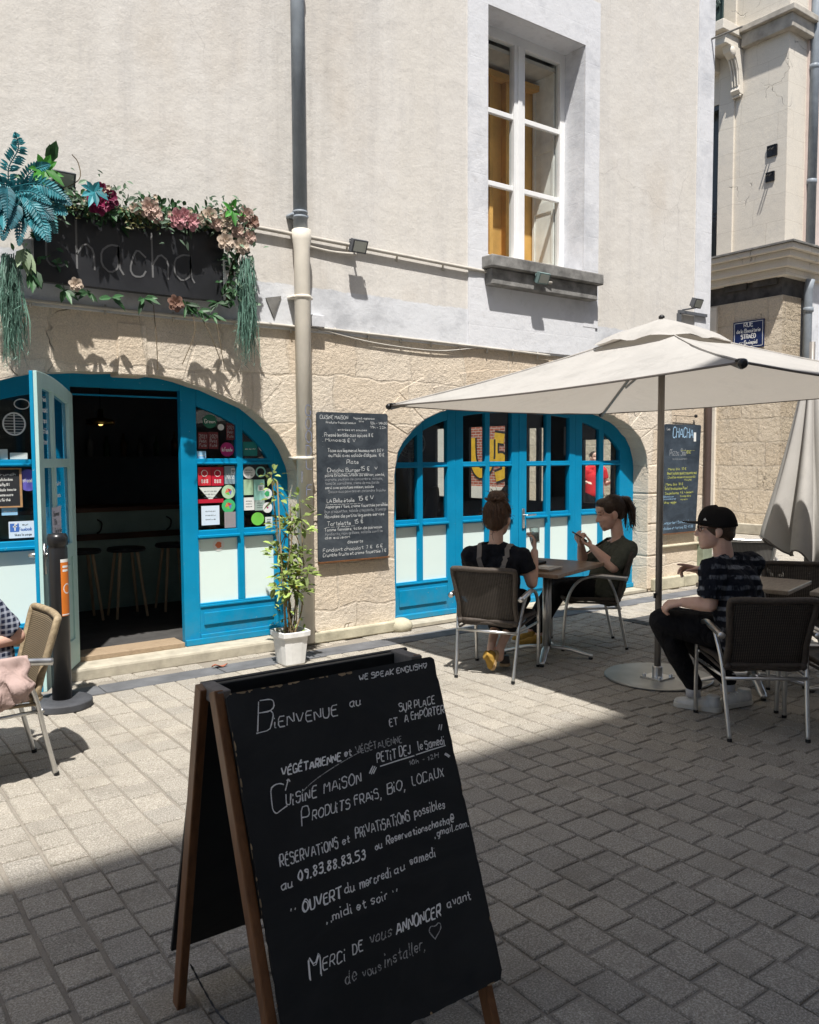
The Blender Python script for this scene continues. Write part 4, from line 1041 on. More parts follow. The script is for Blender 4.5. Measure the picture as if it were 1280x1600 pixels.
# opposite side of the street, behind the camera: casts the big shadow
B4 = thing("opposite_building", "tall rendered house on the near side of the street behind the viewer", "building", (2, -1.75, 0))
def b4(mb, name, m):
    o = mb.build(name, m, None); o.parent = B4; o.matrix_parent_inverse = Matrix.Translation((-2, 1.75, 0)); return o
mb = MB(); mb.box(-9, 22, -7, -1.75, 0, 12.0); b4(mb, "wall", RENDER)
mb = MB(); mb.box(-9.1, 22.1, -7.1, -1.6, 12.0, 12.15); b4(mb, "cornice", KSTONE)
for k in range(9):
    for z in (.6, 4.2, 7.8): mb = MB(); mb.box(-7.5 + k * 3.2, -6.2 + k * 3.2, -1.76, -1.70, z, z + 2.0); b4(mb, "window", mat("dark_panes", (.03, .035, .04), .15, spec=.6))
# ------------------------------------------------------------------ A-board in the foreground
SLATE = m_slate("black_slate_paint", (0.006, 0.008, 0.010), (0.022, 0.025, 0.028), 0.5, 0.6)
BWOOD = m_wood("varnished_beech", (0.10, 0.043, 0.018), (0.20, 0.09, 0.036), (3, 3, .5), 0.4)
GWOOD = m_wood("greyed_wood", (0.12, 0.11, 0.10), (0.22, 0.20, 0.18), (2, 2, .6), 0.8)
AB = thing("sandwich_board", "black chalkboard sandwich board on wooden legs with handwritten welcome text, standing on the paving", "chalkboard", (1.19, 1.9, 0))
def at_base(o, p, base):
    o.parent = p; o.matrix_parent_inverse = Matrix.Translation(-V(base)); return o
def pt(mb, name, m, p, parent=None, **kw):
    o = mb.build(name, m, None, **kw)
    o.parent = parent or p
    o.matrix_parent_inverse = Matrix.Identity(4) if parent else p.matrix_basis.inverted()
    return o
def world_inv(p): 
    return (Matrix.Translation(p.location) @ Euler(p.rotation_euler).to_matrix().to_4x4()).inverted()
def part(mb, name, m, p, parent=None, **kw):
    """geometry is in world metres; keep it there while hanging it under its thing (or under a part of it)"""
    o = mb.build(name, m, None, **kw)
    if parent: o.parent = parent; o.matrix_parent_inverse = Matrix.Identity(4)
    else: o.parent = p; o.matrix_parent_inverse = world_inv(p)
    return o
P0 = V((.86, 1.655, .15)); UX = V((1, 0, 0)); VV = V((0, .315, .85)).normalized(); NN = UX.cross(VV)   # NN faces the viewer
W_, L_ = .672, .906
rb = random.Random(11)
mb = MB()
# front sheet with a slightly nibbled outline
def nib(a, b, n, amp):
    out = []
    for i in range(n):
        t = (i + .5 * rb.random()) / n; q = (a[0] + (b[0] - a[0]) * t, a[1] + (b[1] - a[1]) * t)
        d = (-(b[1] - a[1]), b[0] - a[0]); L = math.hypot(*d); k = -abs(rb.gauss(0, amp)) if rb.random() < .5 else 0
        out.append((q[0] - d[0] / L * k, q[1] - d[1] / L * k))
    return out
C4 = [(0.008, 0), (W_ - .012, 0), (W_, .02), (W_, L_ - .01), (W_ - .01, L_), (0, L_)]
ol = []
for a, b in zip(C4, C4[1:] + C4[:1]): ol += nib(a, b, max(2, int(40 * math.hypot(a[0] - b[0], a[1] - b[1]))), .0016)
mb.prism([P0 + UX * a + VV * b + NN * .004 for a, b in ol], NN * -.010)
fp = part(mb, "front_panel", SLATE, AB)
CHIP = mat("bare_wood_chips", (0.30, 0.22, 0.13), .8, var=.3)
mb = MB()
for k in range(34):
    s = rb.choice("tttlllrb"); t = rb.random(); sz = rb.uniform(.002, .006); ln = rb.uniform(.004, .02)
    if s == 't': c = (t * .55 * W_ + .01, L_ - sz * .6); e = (ln, sz)
    elif s == 'b': c = (W_ * (.5 + .5 * t) - .02, sz * .6); e = (ln, sz)
    elif s == 'l': c = (sz * .5, t * L_); e = (sz * .7, ln)
    else: c = (W_ - sz * .5, t * L_); e = (sz * .6, ln)
    q = [(c[0] + e[0] * math.cos(a) * rb.uniform(.6, 1), c[1] + e[1] * math.sin(a) * rb.uniform(.6, 1)) for a in [i * PI / 4 for i in range(8)]]
    mb.add([P0 + UX * min(max(a, .001), W_ - .001) + VV * min(b, L_ - .001) + NN * .0046 for a, b in q], [tuple(range(8))])
part(mb, "chipped_edge", CHIP, AB, fp)
TX = [("WE SPEAK ENGLISH\x01", .398, .875, .021, .24, 1), ("B", .066, .795, .075, .042, 1), ("iENVENUE", .118, .797, .036, .19, 1), ("au", .351, .808, .034, .036, 1),
      ("SUR PLACE", .51, .768, .030, .13, 1), ("ET", .468, .733, .028, .028, 1), ("À EMPORTER", .52, .737, .030, .145, 1),
      ("VÉGÉTARIENNE", .113, .676, .027, .178, 1.25), ("et", .306, .684, .026, .022, 1), ("VÉGÉTALIENNE", .343, .684, .025, .155, .55), ("\x02", .118, .640, .026, .012, .9),
      ("C", .074, .597, .072, .040, .8), ("UiSiNE", .112, .602, .036, .09, 1), ("MAiSON", .225, .606, .037, .115, 1), ("PETiT DEJ", .403, .647, .034, .115, 1), ("le Samedi", .548, .650, .034, .095, .9),
      ("10h - 12H", .505, .617, .018, .105, .7), ("P", .147, .543, .046, .022, .9), ("RODUiTS", .178, .552, .032, .114, .9), ("FRAiS,", .309, .556, .034, .085, .95), ("BiO,", .416, .560, .036, .06, .95), ("LOCAUX", .503, .563, .034, .113, .9),
      ("RÉSERVATiONS", .069, .465, .036, .168, 1), ("et", .252, .470, .030, .022, 1), ("PRiVATiSATiONS", .294, .474, .036, .176, .9), ("possibles", .489, .480, .036, .108, .9),
      ("au", .061, .413, .030, .032, 1), ("09.83.88.83.53", .109, .419, .032, .2, 1.2), ("ou", .345, .431, .026, .022, 1), ("Reservationschacha@", .382, .436, .027, .235, 1.1), ("gmail.com.", .549, .412, .027, .115, .8),
      ("\"", .075, .345, .02, .012, .8), ("OUVERT", .107, .347, .034, .112, 1.3), ("du", .232, .352, .032, .03, 1.1), ("mercredi", .279, .354, .034, .098, 1), ("au", .389, .358, .03, .036, 1), ("samedi", .442, .364, .034, .088, .9), ("\"", .54, .392, .02, .012, .9),
      ("midi et soir", .186, .305, .032, .168, .9), ("\"", .165, .285, .02, .012, 1.1), ("\"", .372, .30, .02, .012, .8),
      ("M", .094, .194, .055, .034, 1.2), ("ERCi", .134, .205, .036, .065, .8), ("DE", .223, .211, .032, .03, .8), ("vous", .276, .215, .042, .068, .65), ("ANNONCER", .358, .215, .038, .148, 1.5), ("avant", .534, .225, .036, .084, 1),
      ("de", .187, .150, .045, .032, .7), ("vous", .240, .150, .036, .056, .45), ("installer,", .307, .152, .042, .128, .5), ("\x01", .458, .168, .034, .036, .6)]
CH = {k: m_chalk("chalk_" + str(k), tuple(c * v for c in (.62, .63, .63)), kk) for k, v, kk in ((0, .7, .45), (1, 1.2, .36), (2, 1.4, .30))}
mb = MB()
for t, u, v, h, w, k in TX:
    mb.cur = 0 if k < .75 else 1 if k < 1.15 else 2
    ink(mb, strokes(t, h * (1 if len(t) == 1 else .74), w, .95, rb.uniform(.05, .28), rb, 3.2, 1.9), P0 + UX * u + VV * v + NN * .0052, UX, VV, .0031 * (.75 + .3 * k), vary=.35)
    if k >= 1.15: ink(mb, strokes(t, h * (1 if len(t) == 1 else .74), w, .55, .12, rb, 3.2, 1.9), P0 + UX * (u + .002) + VV * v + NN * .0055, UX, VV, .0026, vary=.4)
mb.cur = 1
for a in ([(.41, .636), (.53, .640)], [(.535, .641), (.645, .645)], [(.372, .625), (.388, .642)], [(.377, .622), (.394, .640)], [(.384, .622), (.398, .636)], [(.632, .693), (.640, .707)], [(.640, .690), (.648, .706)], [(.634, .622), (.648, .610)], [(.638, .624), (.652, .612)]):
    ink(mb, [[a[0], ((a[0][0] + a[1][0]) / 2, (a[0][1] + a[1][1]) / 2 + .0005), a[1]]], P0 + NN * .0053, UX, VV, .0035)
mb.cur = 0
ink(mb, [[(.150 + .014 * i, .606 + .09 * (i / 18) ** .55) for i in range(19)]], P0 + NN * .0052, UX, VV, .0022)
part(mb, "chalk_writing", [CH[0], CH[1], CH[2]], AB, fp)
def leg(x, y0, y1, m): 
    mb = MB(); mb.beam((x, y0, 0), (x, y1, 1.0), .026, .042, (0, 1, 0)); return part(mb, "leg", m, AB, bevel=.004)
leg(.853, 1.637, 2.010, BWOOD); leg(1.492, 1.640, 2.013, BWOOD)
leg(.842, 2.300, 2.072, BWOOD); leg(1.498, 2.300, 2.072, BWOOD)
mb = MB(); a = V((.858, 2.388, .12)); vb = V((0, 2.110 - 2.388, .88)); mb.obox(a + vb / 2 + V((.337, 0, 0)), (.342, 0, 0), vb / 2, vb.normalized().cross(V((1, 0, 0))) * .006)
part(mb, "rear_panel", SLATE, AB, bevel=.002)
for x in (.862, 1.482): mb = MB(); mb.box(x - .016, x + .024, 1.987, 2.10, .965, 1.004); part(mb, "top_block", GWOOD, AB, bevel=.004)
mb = MB(); mb.box(.89, 1.475, 2.078, 2.100, .93, .998); part(mb, "top_rail", SLATE, AB, bevel=.003)
mb = MB()
ch = spline([(.868, 2.27, .13), (.90, 2.15, .035), (.93, 2.02, .02), (.93, 1.9, .05), (.89, 1.76, .14)], 12)
for i in range(0, len(ch) - 1): mb.tube([ch[i], ch[i].lerp(ch[i + 1], 1.15)], .0035 if i % 2 else .0022, 5)
part(mb, "chain", BLACK, AB)

# ------------------------------------------------------------------ square parasol
CANVAS = m_fabric("canvas", (0.46, 0.445, 0.42), 0.27, (0.66, 0.60, 0.52), var=.06, stain=.6, folds=.6, fs=(5, 5, 5))
POLE = mat("bronze_pole", (0.24, 0.22, 0.20), .4, .4, var=.1)
PX, PY = 4.917, 3.701
UM = thing("parasol", "open square off white parasol on a bronze pole with round steel base plate", "parasol", (PX, PY, 0))
cA, cB, cC, cD = V((3.62, 5.16, 1.99)), V((3.57, 2.24, 2.035)), V((6.10, 5.26, 2.0)), V((6.12, 2.27, 2.05))
AP = V((PX - .01, PY, 2.50))
mb = MB()
def panel(p, q, n=10):
    vs = []; idx = {}
    for i in range(n + 1):
        for j in range(i + 1):
            t = i / n; s = j / i if i else 0
            e = p.lerp(q, s); w = AP.lerp(e, t)
            w.z -= .030 * math.sin(PI * t) * (1 - .0 * s) + .05 * t * math.sin(PI * s) - .012 * math.sin(PI * s) * t * t
            c = (p + q) / 2; w += (AP - c).normalized() * .05 * t * t * math.sin(PI * s)
            w.z += .006 * noise.noise(w * 4)
            idx[i, j] = len(vs); vs.append(w)
    fs = []
    for i in range(n):
        for j in range(i + 1):
            fs.append((idx[i, j], idx[i + 1, j], idx[i + 1, j + 1]))
            if j < i: fs.append((idx[i, j], idx[i + 1, j + 1], idx[i, j + 1]))
    mb.add(vs, fs)
for p, q in ((cA, cB), (cB, cD), (cD, cC), (cC, cA)): panel(p, q)
can = part(mb, "canopy", CANVAS, UM, smooth=True, merge=True)
mb = MB()
for p, q in ((cA, cB), (cB, cD), (cD, cC), (cC, cA)):
    e = []
    for j in range(11):
        s = j / 10; w = p.lerp(q, s); w.z -= .05 * math.sin(PI * s) - .012 * math.sin(PI * s); w += (AP - (p + q) / 2).normalized() * .05 * math.sin(PI * s); e.append(w)
    mb.tube(e, .006, 6)
part(mb, "hem", mat("dark_hem", (.16, .14, .125), .8), UM, can)
mb = MB()
for c_ in (cA, cB, cC, cD):
    q_ = []
    for i in range(1, 13):
        t_ = i / 12; w = AP.lerp(c_, t_); w.z += -.030 * math.sin(PI * t_) + .004; q_.append(w)
    mb.tube(q_, .0055, 6)
part(mb, "seam", mat("seam_cloth", (.36, .34, .315), .9), UM, can)
mb = MB(); n = 40; T = AP + V((0, 0, .055))
def vent(u, v):
    a = 2 * PI * u; 
    k = .37 / max(abs(math.cos(a)), abs(math.sin(a))); k = min(k, .46)
    r = k * v
    z = T.z - .135 * v ** 1.05 - .035 * v ** 6 + (.009 * math.sin(a * 9 + 1) * v * v) + .012 * noise.noise(V((math.cos(a) * 2, math.sin(a) * 2, v)))
    return (T.x + r * math.cos(a), T.y + r * math.sin(a), z)
mb.grid(vent, n, 6); part(mb, "vent_cap", CANVAS, UM, can, smooth=True, merge=True)
mb = MB(); mb.lathe([(.02, .055), (.022, .07), (.012, .08), (.004, .084)], AP, 12); part(mb, "finial", BLACK, UM, smooth=True)
mb = MB(); mb.tube([(PX, PY, .02), (PX, PY, 2.54)], .0235, 16); pole = part(mb, "pole", POLE, UM, smooth=True)
mb = MB(); mb.tube([(PX - .03, PY, .62), (PX - .055, PY - .01, .615)], .006, 6); mb.tube([(PX - .055, PY - .01, .60), (PX - .055, PY - .01, .635)], .010, 8); part(mb, "locking_pin", BLACK, UM, pole)
RIB = mat("rib_grey", (.20, .19, .175), .45, .5)
hub = V((PX, PY, 2.30))
for c in (cA, cB, cC, cD):
    mb = MB(); mb.beam(AP + V((0, 0, -.06)), c + V((0, 0, -.022)), .018, .022); rb_ = part(mb, "rib", RIB, UM, bevel=.003)
    mb = MB(); mb.beam(hub, AP.lerp(c, .52) + V((0, 0, -.075)), .012, .018); part(mb, "strut", RIB, UM, rb_, bevel=.002)
    mb = MB(); d = (c - AP).normalized(); mb.sphere(c + d * .012 + V((0, 0, -.005)), .024, 12, 8); mb.sphere(c - d * .02 + V((0, 0, .004)), (.03, .03, .012), 10, 6); part(mb, "rib_end_knob", BLACK, UM, rb_, smooth=True)
mb = MB(); mb.lathe([(.026, -.04), (.04, -.03), (.04, .03), (.026, .04)], hub, 16); mb.lathe([(.05, -.05), (.06, 0), (.03, .04)], AP + V((0, 0, -.03)), 16); part(mb, "hub", BLACK, UM, smooth=True)
mb = MB(); mb.lathe([(.372, .004), (.380, .008), (.380, .013), (.374, .018)], (PX + .06, PY + .04, 0), 64); bp_ = part(mb, "base_plate", mat("galvanised_plate", (.40, .40, .375), .42, .75, var=.18, vs=4), UM)
mb = MB(); mb.box(PX - .085, PX + .085, PY - .085, PY + .085, .0185, .03); mb.lathe([(.036, .03), (.036, .10), (.028, .105)], (PX, PY, 0), 18)
for a in (-1, 1):
    for b in (-1, 1): mb.lathe([(.014, .03), (.014, .042), (.006, .05)], (PX + a * .065, PY + b * .065, 0), 8)
part(mb, "flange", STEEL, UM, bp_)

# folded parasol farther right
FX, FY = 6.55, 3.50
UF = thing("parasol", "folded off white parasol hanging closed beside the right hand tables", "parasol", (FX, FY, 0))
mb = MB()
def fold(u, v):
    a = 2 * PI * u; z = 2.35 - v * 1.58
    Rr = .05 + .375 * v ** 1.25
    ph = 3.5 * a + .35 * v + .25 * math.sin(a * 2)
    k = .42 + .58 * abs(math.cos(ph)) ** .8
    zz = z - v ** 6 * (.13 * math.cos(a - 5.4)) + .05 * v ** 8 * math.cos(2 * ph)
    rr = Rr * k * (1 - .12 * v ** 10)
    return (FX + rr * math.cos(a) * 1.0, FY + rr * math.sin(a) * 1.0, zz)
mb.grid(fold, 96, 40)
cf = part(mb, "folded_canopy", m_fabric("canvas_grey", (.50, .48, .45), .2, (.5, .47, .42), stain=.5), UF, smooth=True, merge=True)
mb = MB(); mb.tube([fold(i / 96, 1.0) for i in range(96)], .007, 6, closed=True); part(mb, "hem", mat("dark_hem", (0, 0, 0)), UF, cf)
mb = MB(); mb.tube([(FX, FY, .02), (FX, FY, 2.5)], .022, 12); part(mb, "pole", POLE, UF, smooth=True)
mb = MB(); mb.lathe([(.30, .0), (.31, .01), (.30, .02)], (FX, FY, 0), 40); part(mb, "base_plate", mat("galvanised_plate", (0, 0, 0)), UF)

# ------------------------------------------------------------------ terrace chairs
WICK = m_weave("dark_wicker", (.012, .010, .008), (.13, .105, .085), 26, 34, 1.0)
WICK_R = mat("dark_wicker_wrap", (.055, .043, .034), .6, var=.3, vs=60, bump=.6, bs=110)
TAN = m_weave("tan_rattan", (.06, .045, .028), (.35, .275, .175), 24, 34); TANR = mat("tan_rattan_wrap", (.29, .225, .14), .6, var=.35, vs=40, bump=.7, bs=90)
def make_chair(label, loc, rz, group, weave=WICK, wrap=WICK_R, tilt=0.0):
    t = thing("terrace_chair", label, "chair", (loc[0], loc[1], 0), rz, group)
    def q(mb, n, m, parent=None, **kw):
        o = mb.build(n, m, parent or t, **kw); return o
    mb = MB()      # back panel: slightly dished, thicker border
    def bk(u, v):
        x = (u - .5) * (.40 + .07 * v); z = .405 + .40 * v; y = -.195 - .115 * v - .025 * (1 - (2 * u - 1) ** 2) * v
        return (x, y, z)
    mb.grid(bk, 8, 8); bo = q(mb, "backrest", weave, smooth=True, solid=.012)
    mb = MB(); loop = [bk(u, 0) for u in (0, .5, 1)] + [bk(1, v) for v in (.33, .66, .94)] + [bk(u, 1) for u in (.93, .5, .07)] + [bk(0, v) for v in (.94, .66, .33)]
    mb.tube(spline(loop, 5, True), .019, 10, closed=True); q(mb, "wicker_border", wrap, bo, smooth=True)
    mb = MB()
    def st(u, v):
        x = (u - .5) * (.44 - .03 * v); y = .225 - .42 * v; return (x, y, .43 - .018 * math.sin(PI * u) * math.sin(PI * v) - .012 * v)
    mb.grid(st, 8, 8); so = q(mb, "seat", weave, smooth=True, solid=.014)
    mb = MB(); mb.tube(spline([st(0, 0), st(.5, 0), st(1, 0), st(1, .5), st(1, 1), st(.5, 1), st(0, 1), st(0, .5)], 5, True), .017, 10, closed=True); q(mb, "wicker_border", wrap, so, smooth=True)
    for s in (-1, 1):
        mb = MB(); p = spline([(s * .247, .255, 0), (s * .252, .245, .25), (s * .257, .215, .45), (s * .263, .14, .575), (s * .266, .02, .622), (s * .266, -.12, .615), (s * .264, -.27, .598)], 7)
        mb.tube(p, [.013] * (len(p) - 18) + [.013 + .007 * min(1, i / 8) for i in range(18)], 12, flat=(.72, (1, 0, 0)) if False else None)
        q(mb, "armrest", STEEL, smooth=True)
        mb = MB(); mb.tube(spline([(s * .215, -.285, .0), (s * .225, -.235, .22), (s * .236, -.19, .43), (s * .258, -.115, .606)], 5), .0125, 12); q(mb, "rear_leg", STEEL, smooth=True)
        mb = MB(); mb.tube([(s * .235, .225, .405), (s * .235, -.19, .39)], .009, 8); mb.tube([(s * .225, -.185, .40), (s * .20, -.22, .42)], .022, 8); q(mb, "side_rail", wrap, smooth=True)
    mb = MB(); mb.tube([(-.226, -.225, .345), (.226, -.225, .345)], .011, 10); q(mb, "stretcher", STEEL, smooth=True)
    mb = MB(); mb.tube([(-.25, .222, .40), (.25, .222, .40)], .010, 10); mb.tube([(-.252, .235, .35), (-.23, -.21, .35)], .009, 8); mb.tube([(.252, .235, .35), (.23, -.21, .35)], .009, 8); q(mb, "frame_rail", STEEL, smooth=True)
    mb = MB()
    for s in (-1, 1): mb.tube([(s * .247, .2555, 0.0), (s * .247, .255, .018)], .0148, 10); mb.tube([(s * .215, -.2855, 0), (s * .2155, -.283, .018)], .0145, 10)
    q(mb, "foot_cap", BLACK)
    if tilt: t.rotation_euler.x = tilt
    return t
def face(dx, dy): return math.atan2(dy, dx) - PI / 2
def chair_at(rearmid, d, *a, **k):
    d = V((d[0], d[1], 0)).normalized(); c = V((rearmid[0], rearmid[1], 0)) + d * .285
    return make_chair(a[0], (c.x, c.y), face(d.x, d.y), *a[1:], **k)
GC = "aluminium and wicker terrace chairs"
chA = chair_at((3.925, 4.445), (.87, .49), "dark wicker chair with its back to us, under the woman with the bun", GC)
chB = chair_at((5.63, 4.63), (-.82, .57), "dark wicker chair seen from the side under the woman holding a phone", GC)
chM = chair_at((4.33, 2.505), (.63, .776), "dark wicker chair with broken strands in its back, under the man in the cap", GC)
chE = make_chair("dark wicker chair cut off by the right edge, beside the capped man's chair", (4.88, 2.34), face(.55, .83), GC)
chF = make_chair("dark wicker chair on the far side of the right hand taupe table", (5.66, 3.04), face(-.8, -.6), GC)
chG = make_chair("bare aluminium chair farthest back, just behind the shoulder of the capped man", (7.45, 4.62), face(.75, .65), GC, m_weave("grey_weave", (.09, .085, .08), (.30, .29, .27), 26, 34), STEEL)
chL = chair_at((1.0, 4.62), (-.995, -.03), "tan rattan chair at the left edge with a pink jacket hung on it", GC, TAN, TANR)

# ------------------------------------------------------------------ tables
def table(name, label, c, ang, w, d, h, top_m, thick=.03, feet_rot=0.0):
    t = thing(name, label, "table", (c[0], c[1], 0), ang, "cafe tables on steel pedestals")
    mb = MB(); mb.box(-w / 2, w / 2, -d / 2, d / 2, h - thick, h); mb.build("tabletop", top_m, t, bevel=.006)
    mb = MB()
    for x in (-.028, .028): mb.tube([(x, 0, .06), (x, 0, h - thick)], .023, 14)
    mb.build("column", STEEL, t, smooth=True)
    mb = MB(); mb.box(-.16, .16, -.16, .16, h - thick - .02, h - thick - .001); mb.build("top_bracket", BLACK, t)
    for k in range(4):
        a = feet_rot + k * PI / 2; dx, dy = math.cos(a), math.sin(a)
        mb = MB(); p = [(dx * .03, dy * .03, .085), (dx * .16, dy * .16, .075), (dx * .28, dy * .28, .045), (dx * .36, dy * .36, .026)]
        mb.tube(spline(p, 4), [.030] * 5 + [.026] * 5 + [.022] * 3, 12, flat=(.5, (0, 0, 1)))
        f = mb.build("foot", STEEL, t, smooth=True)
        mb = MB(); mb.lathe([(.016, 0), (.018, .005), (.016, .018)], (dx * .345, dy * .345, 0), 10); mb.build("foot_pad", BLACK, f)
    return t
TW = m_wood("worn_laminate", (.16, .10, .062), (.30, .205, .135), (1, 6, 1), .35)
T1 = table("cafe_table", "small brown wood topped table between the two women", (4.80, 4.68), math.atan2(.283, .867), .88, .60, .735, TW, feet_rot=.35)
TG = m_wood("grey_laminate", (.30, .25, .20), (.42, .36, .30), (1, 5, 1), .25)
T2 = table("cafe_table", "taupe topped table to the right of the man in the cap", (5.30, 3.20), .253, .58, .60, .735, TG, feet_rot=.5)
T3 = table("cafe_table", "taupe topped table pushed up nearest the right edge", (5.72, 2.62), .253, .70, .58, .715, TG, feet_rot=.5)
# things on the first table
mb = MB(); c, s = math.cos(.31), math.sin(.31)
def t1(x, y, z): return V((4.80 + x * c - y * s, 4.68 + x * s + y * c, .735 + z))
tray = thing("tray", "pale square plate lying on the brown table", "plate", t1(-.22, -.10, 0))
mb = MB(); mb.obox(t1(-.22, -.10, .008), V((c, s, 0)) * .11, V((-s, c, 0)) * .08, (0, 0, .006)); mb.obox(t1(-.22, -.10, .018), V((c, s, 0)) * .115, V((-s, c, 0)) * .085, (0, 0, .003)); part(mb, "plate", mat("pale_ceramic", (.52, .46, .38), .3), tray, bevel=.003)
mb = MB(); mb.obox(t1(-.22, -.10, .023), V((c, s, 0)) * .05, V((-s, c, 0)) * .04, (0, 0, .002)); part(mb, "napkin", mat("paper_white", (.65, .63, .6), .8), tray)
mb = MB(); mb.obox(t1(.02, .12, .012), V((c, s, 0)) * .10, V((-s, c, 0)) * .055, (0, 0, .011)); tag(mb.build("wallet", mat("black_leather", (.012, .012, .013), .5, bump=.3), bevel=.006), "flat black wallet lying on the brown table", "wallet")
# second glass standing by the plate
def tumbler(name, label, p, h=.11, r=.034, axis=(0, 0, 1), water=.0):
    g = thing(name, label, "glass", p)
    mb = MB(); mb.lathe([(r * .80, 0), (r, h), (r * .93, h), (r * .74, .008)], (0, 0, 0), 28, axis); o = mb.build("glass_body", m_glass("tumbler_glass", (.86, .90, .90), 1.6) if "tumbler_glass" not in bpy.data.materials else bpy.data.materials["tumbler_glass"], g, smooth=True)
    if water: 
        mb = MB(); mb.lathe([(r * .72, .01), (r * .72 + (r * .2) * water, h * water)], (0, 0, 0), 24, axis); mb.build("drink", mat("milky_drink", (.60, .64, .62), .2), g, smooth=True)
    return g
tumbler("tumbler", "clear glass standing behind the plate on the brown table", t1(-.36, .02, 0), .10, .034, water=.5)

# ------------------------------------------------------------------ bollard
BO = thing("bollard", "black plastic post with an orange notice on a round weighted base", "bollard", (1.335, 5.625, 0))
mb = MB(); mb.lathe([(.060, .045), (.060, 1.03), (.054, 1.05), (.064, 1.055), (.064, 1.10), (.055, 1.125), (.02, 1.13)], BO.location, 26); post = part(mb, "post", mat("black_plastic", (.014, .014, .015), .3, var=.2), BO, smooth=True)
mb = MB(); mb.lathe([(.185, 0), (.185, .045), (.165, .055), (.07, .056)], BO.location, 44); part(mb, "base", mat("rubber_base", (.05, .052, .058), .7, var=.3, vs=9, bump=.3), BO, smooth='auto', bevel=.006)
mb = MB()
def wrap(a0, a1, z0, z1, r): mb.grid(lambda u, v: (1.335 + r * math.cos(a0 + (a1 - a0) * u), 5.625 + r * math.sin(a0 + (a1 - a0) * u), z0 + (z1 - z0) * v), 10, 1)
th = math.atan2(-.80, -.2)
wrap(th + .25, th + 1.75, .60, .945, .0607); mb.cur = 1; wrap(th + .25, th + 1.75, .945, .965, .0608); wrap(th + .3, th + 1.7, .605, .612, .0610)
for i, z in enumerate((.91, .885)): wrap(th + .45, th + 1.2, z, z + .014, .0611)
def arc3(u): a = 2 * PI * u; return (a, )
for k in range(20):
    a = 2 * PI * k / 20; b = 2 * PI * (k + .8) / 20
    q = [(th + .95 + .48 * math.cos(x) * rr, .775 + .034 * math.sin(x) * rr) for x in (a, b) for rr in (1, .78)]
    mb.add([(1.335 + .0612 * math.cos(x), 5.625 + .0612 * math.sin(x), z) for x, z in (q[0], q[2], q[3], q[1])], [(0, 1, 2, 3)])
part(mb, "notice", [mat("orange_notice", (.62, .17, .02), .5), PAINTW], BO, post)

# ------------------------------------------------------------------ potted climber
PTX, PTY = 3.06, 5.74
PT = thing("potted_plant", "leafy climber on canes in a white square plastic pot against the wall", "plant", (PTX, PTY, 0))
mb = MB()
def sq(r, z, k=.34):
    p = []
    for a in range(16):
        th_ = PI / 4 + a * PI / 8; cs, sn = math.cos(th_), math.sin(th_); f_ = 1 / max(abs(cs), abs(sn)); f_ = min(f_, 1.27)
        p.append((PTX + r * cs * f_, PTY + r * sn * f_, z))
    return p
rings = [sq(.085, 0), sq(.092, .012), sq(.112, .22), sq(.128, .225), sq(.130, .265), sq(.116, .268), sq(.108, .21)]
vs = [p for r in rings for p in r]; fs = [(i * 16 + k, i * 16 + (k + 1) % 16, (i + 1) * 16 + (k + 1) % 16, (i + 1) * 16 + k) for i in range(len(rings) - 1) for k in range(16)]
fs.append(tuple(range(15, -1, -1))); mb.add(vs, fs); part(mb, "pot", mat("white_plastic", (.70, .70, .68), .4, var=.1, vs=12), PT, bevel=.004)
mb = MB(); mb.add(sq(.107, .215), [tuple(range(16))]); part(mb, "soil", mat("soil", (.06, .045, .03), .95, bump=.8), PT)
rp = random.Random(21)
mb = MB()
stems = []
for k in range(9):
    a = rp.uniform(-1, 1); top_ = (PTX + rp.uniform(-.09, .17), PTY + rp.uniform(.0, .22), rp.uniform(1.0, 1.5))
    p = spline([(PTX + rp.uniform(-.06, .06), PTY + rp.uniform(-.05, .05), .20), (PTX + rp.uniform(-.10, .12), PTY + rp.uniform(-.05, .1), .5), (PTX + rp.uniform(-.08, .15), PTY + rp.uniform(-.02, .14), .8), top_], 8)
    mb.tube(p, [.007 - .004 * i / len(p) for i in range(len(p))], 6); stems.append(p)
for k in range(6):
    b = stems[k][8 + k]; p = spline([b, b + V((rp.uniform(-.15, .05), rp.uniform(-.1, 0), .08)), b + V((rp.uniform(-.22, .06), rp.uniform(-.14, .02), .02 + .1 * rp.random()))], 5); mb.tube(p, .0025, 5); stems.append(p)
part(mb, "stem", mat("climber_stem", (.17, .12, .06), .8, var=.3), PT)
mb = MB()
for x, y, z in ((-.05, .02, 1.42), (.05, .06, 1.15), (.09, .02, .9)): mb.tube([(PTX + x * .6, PTY + y, .2), (PTX + x * 1.4, PTY + y * 2.2, z)], .006, 6)
part(mb, "cane", mat("bamboo", (.36, .26, .14), .6, var=.25), PT)
def leafq(mb, c, d, nrm, L, W):
    """a pointed, slightly folded leaf"""
    c, d = V(c), V(d).normalized(); sd = d.cross(V(nrm)).normalized(); n_ = sd.cross(d)
    p = [c, c + d * L * .35 + sd * W / 2 + n_ * W * .12, c + d * L * .7 + sd * W * .38 + n_ * W * .1 - V((0, 0, L * .05)), c + d * L - V((0, 0, L * .14)), c + d * L * .7 - sd * W * .38 + n_ * W * .1 - V((0, 0, L * .05)), c + d * L * .35 - sd * W / 2 + n_ * W * .12, c + d * L * .4, c + d * L * .72 - V((0, 0, L * .05))]
    mb.add(p, [(0, 1, 6), (1, 2, 7, 6), (2, 3, 7), (0, 6, 5), (6, 7, 4, 5), (7, 3, 4)])
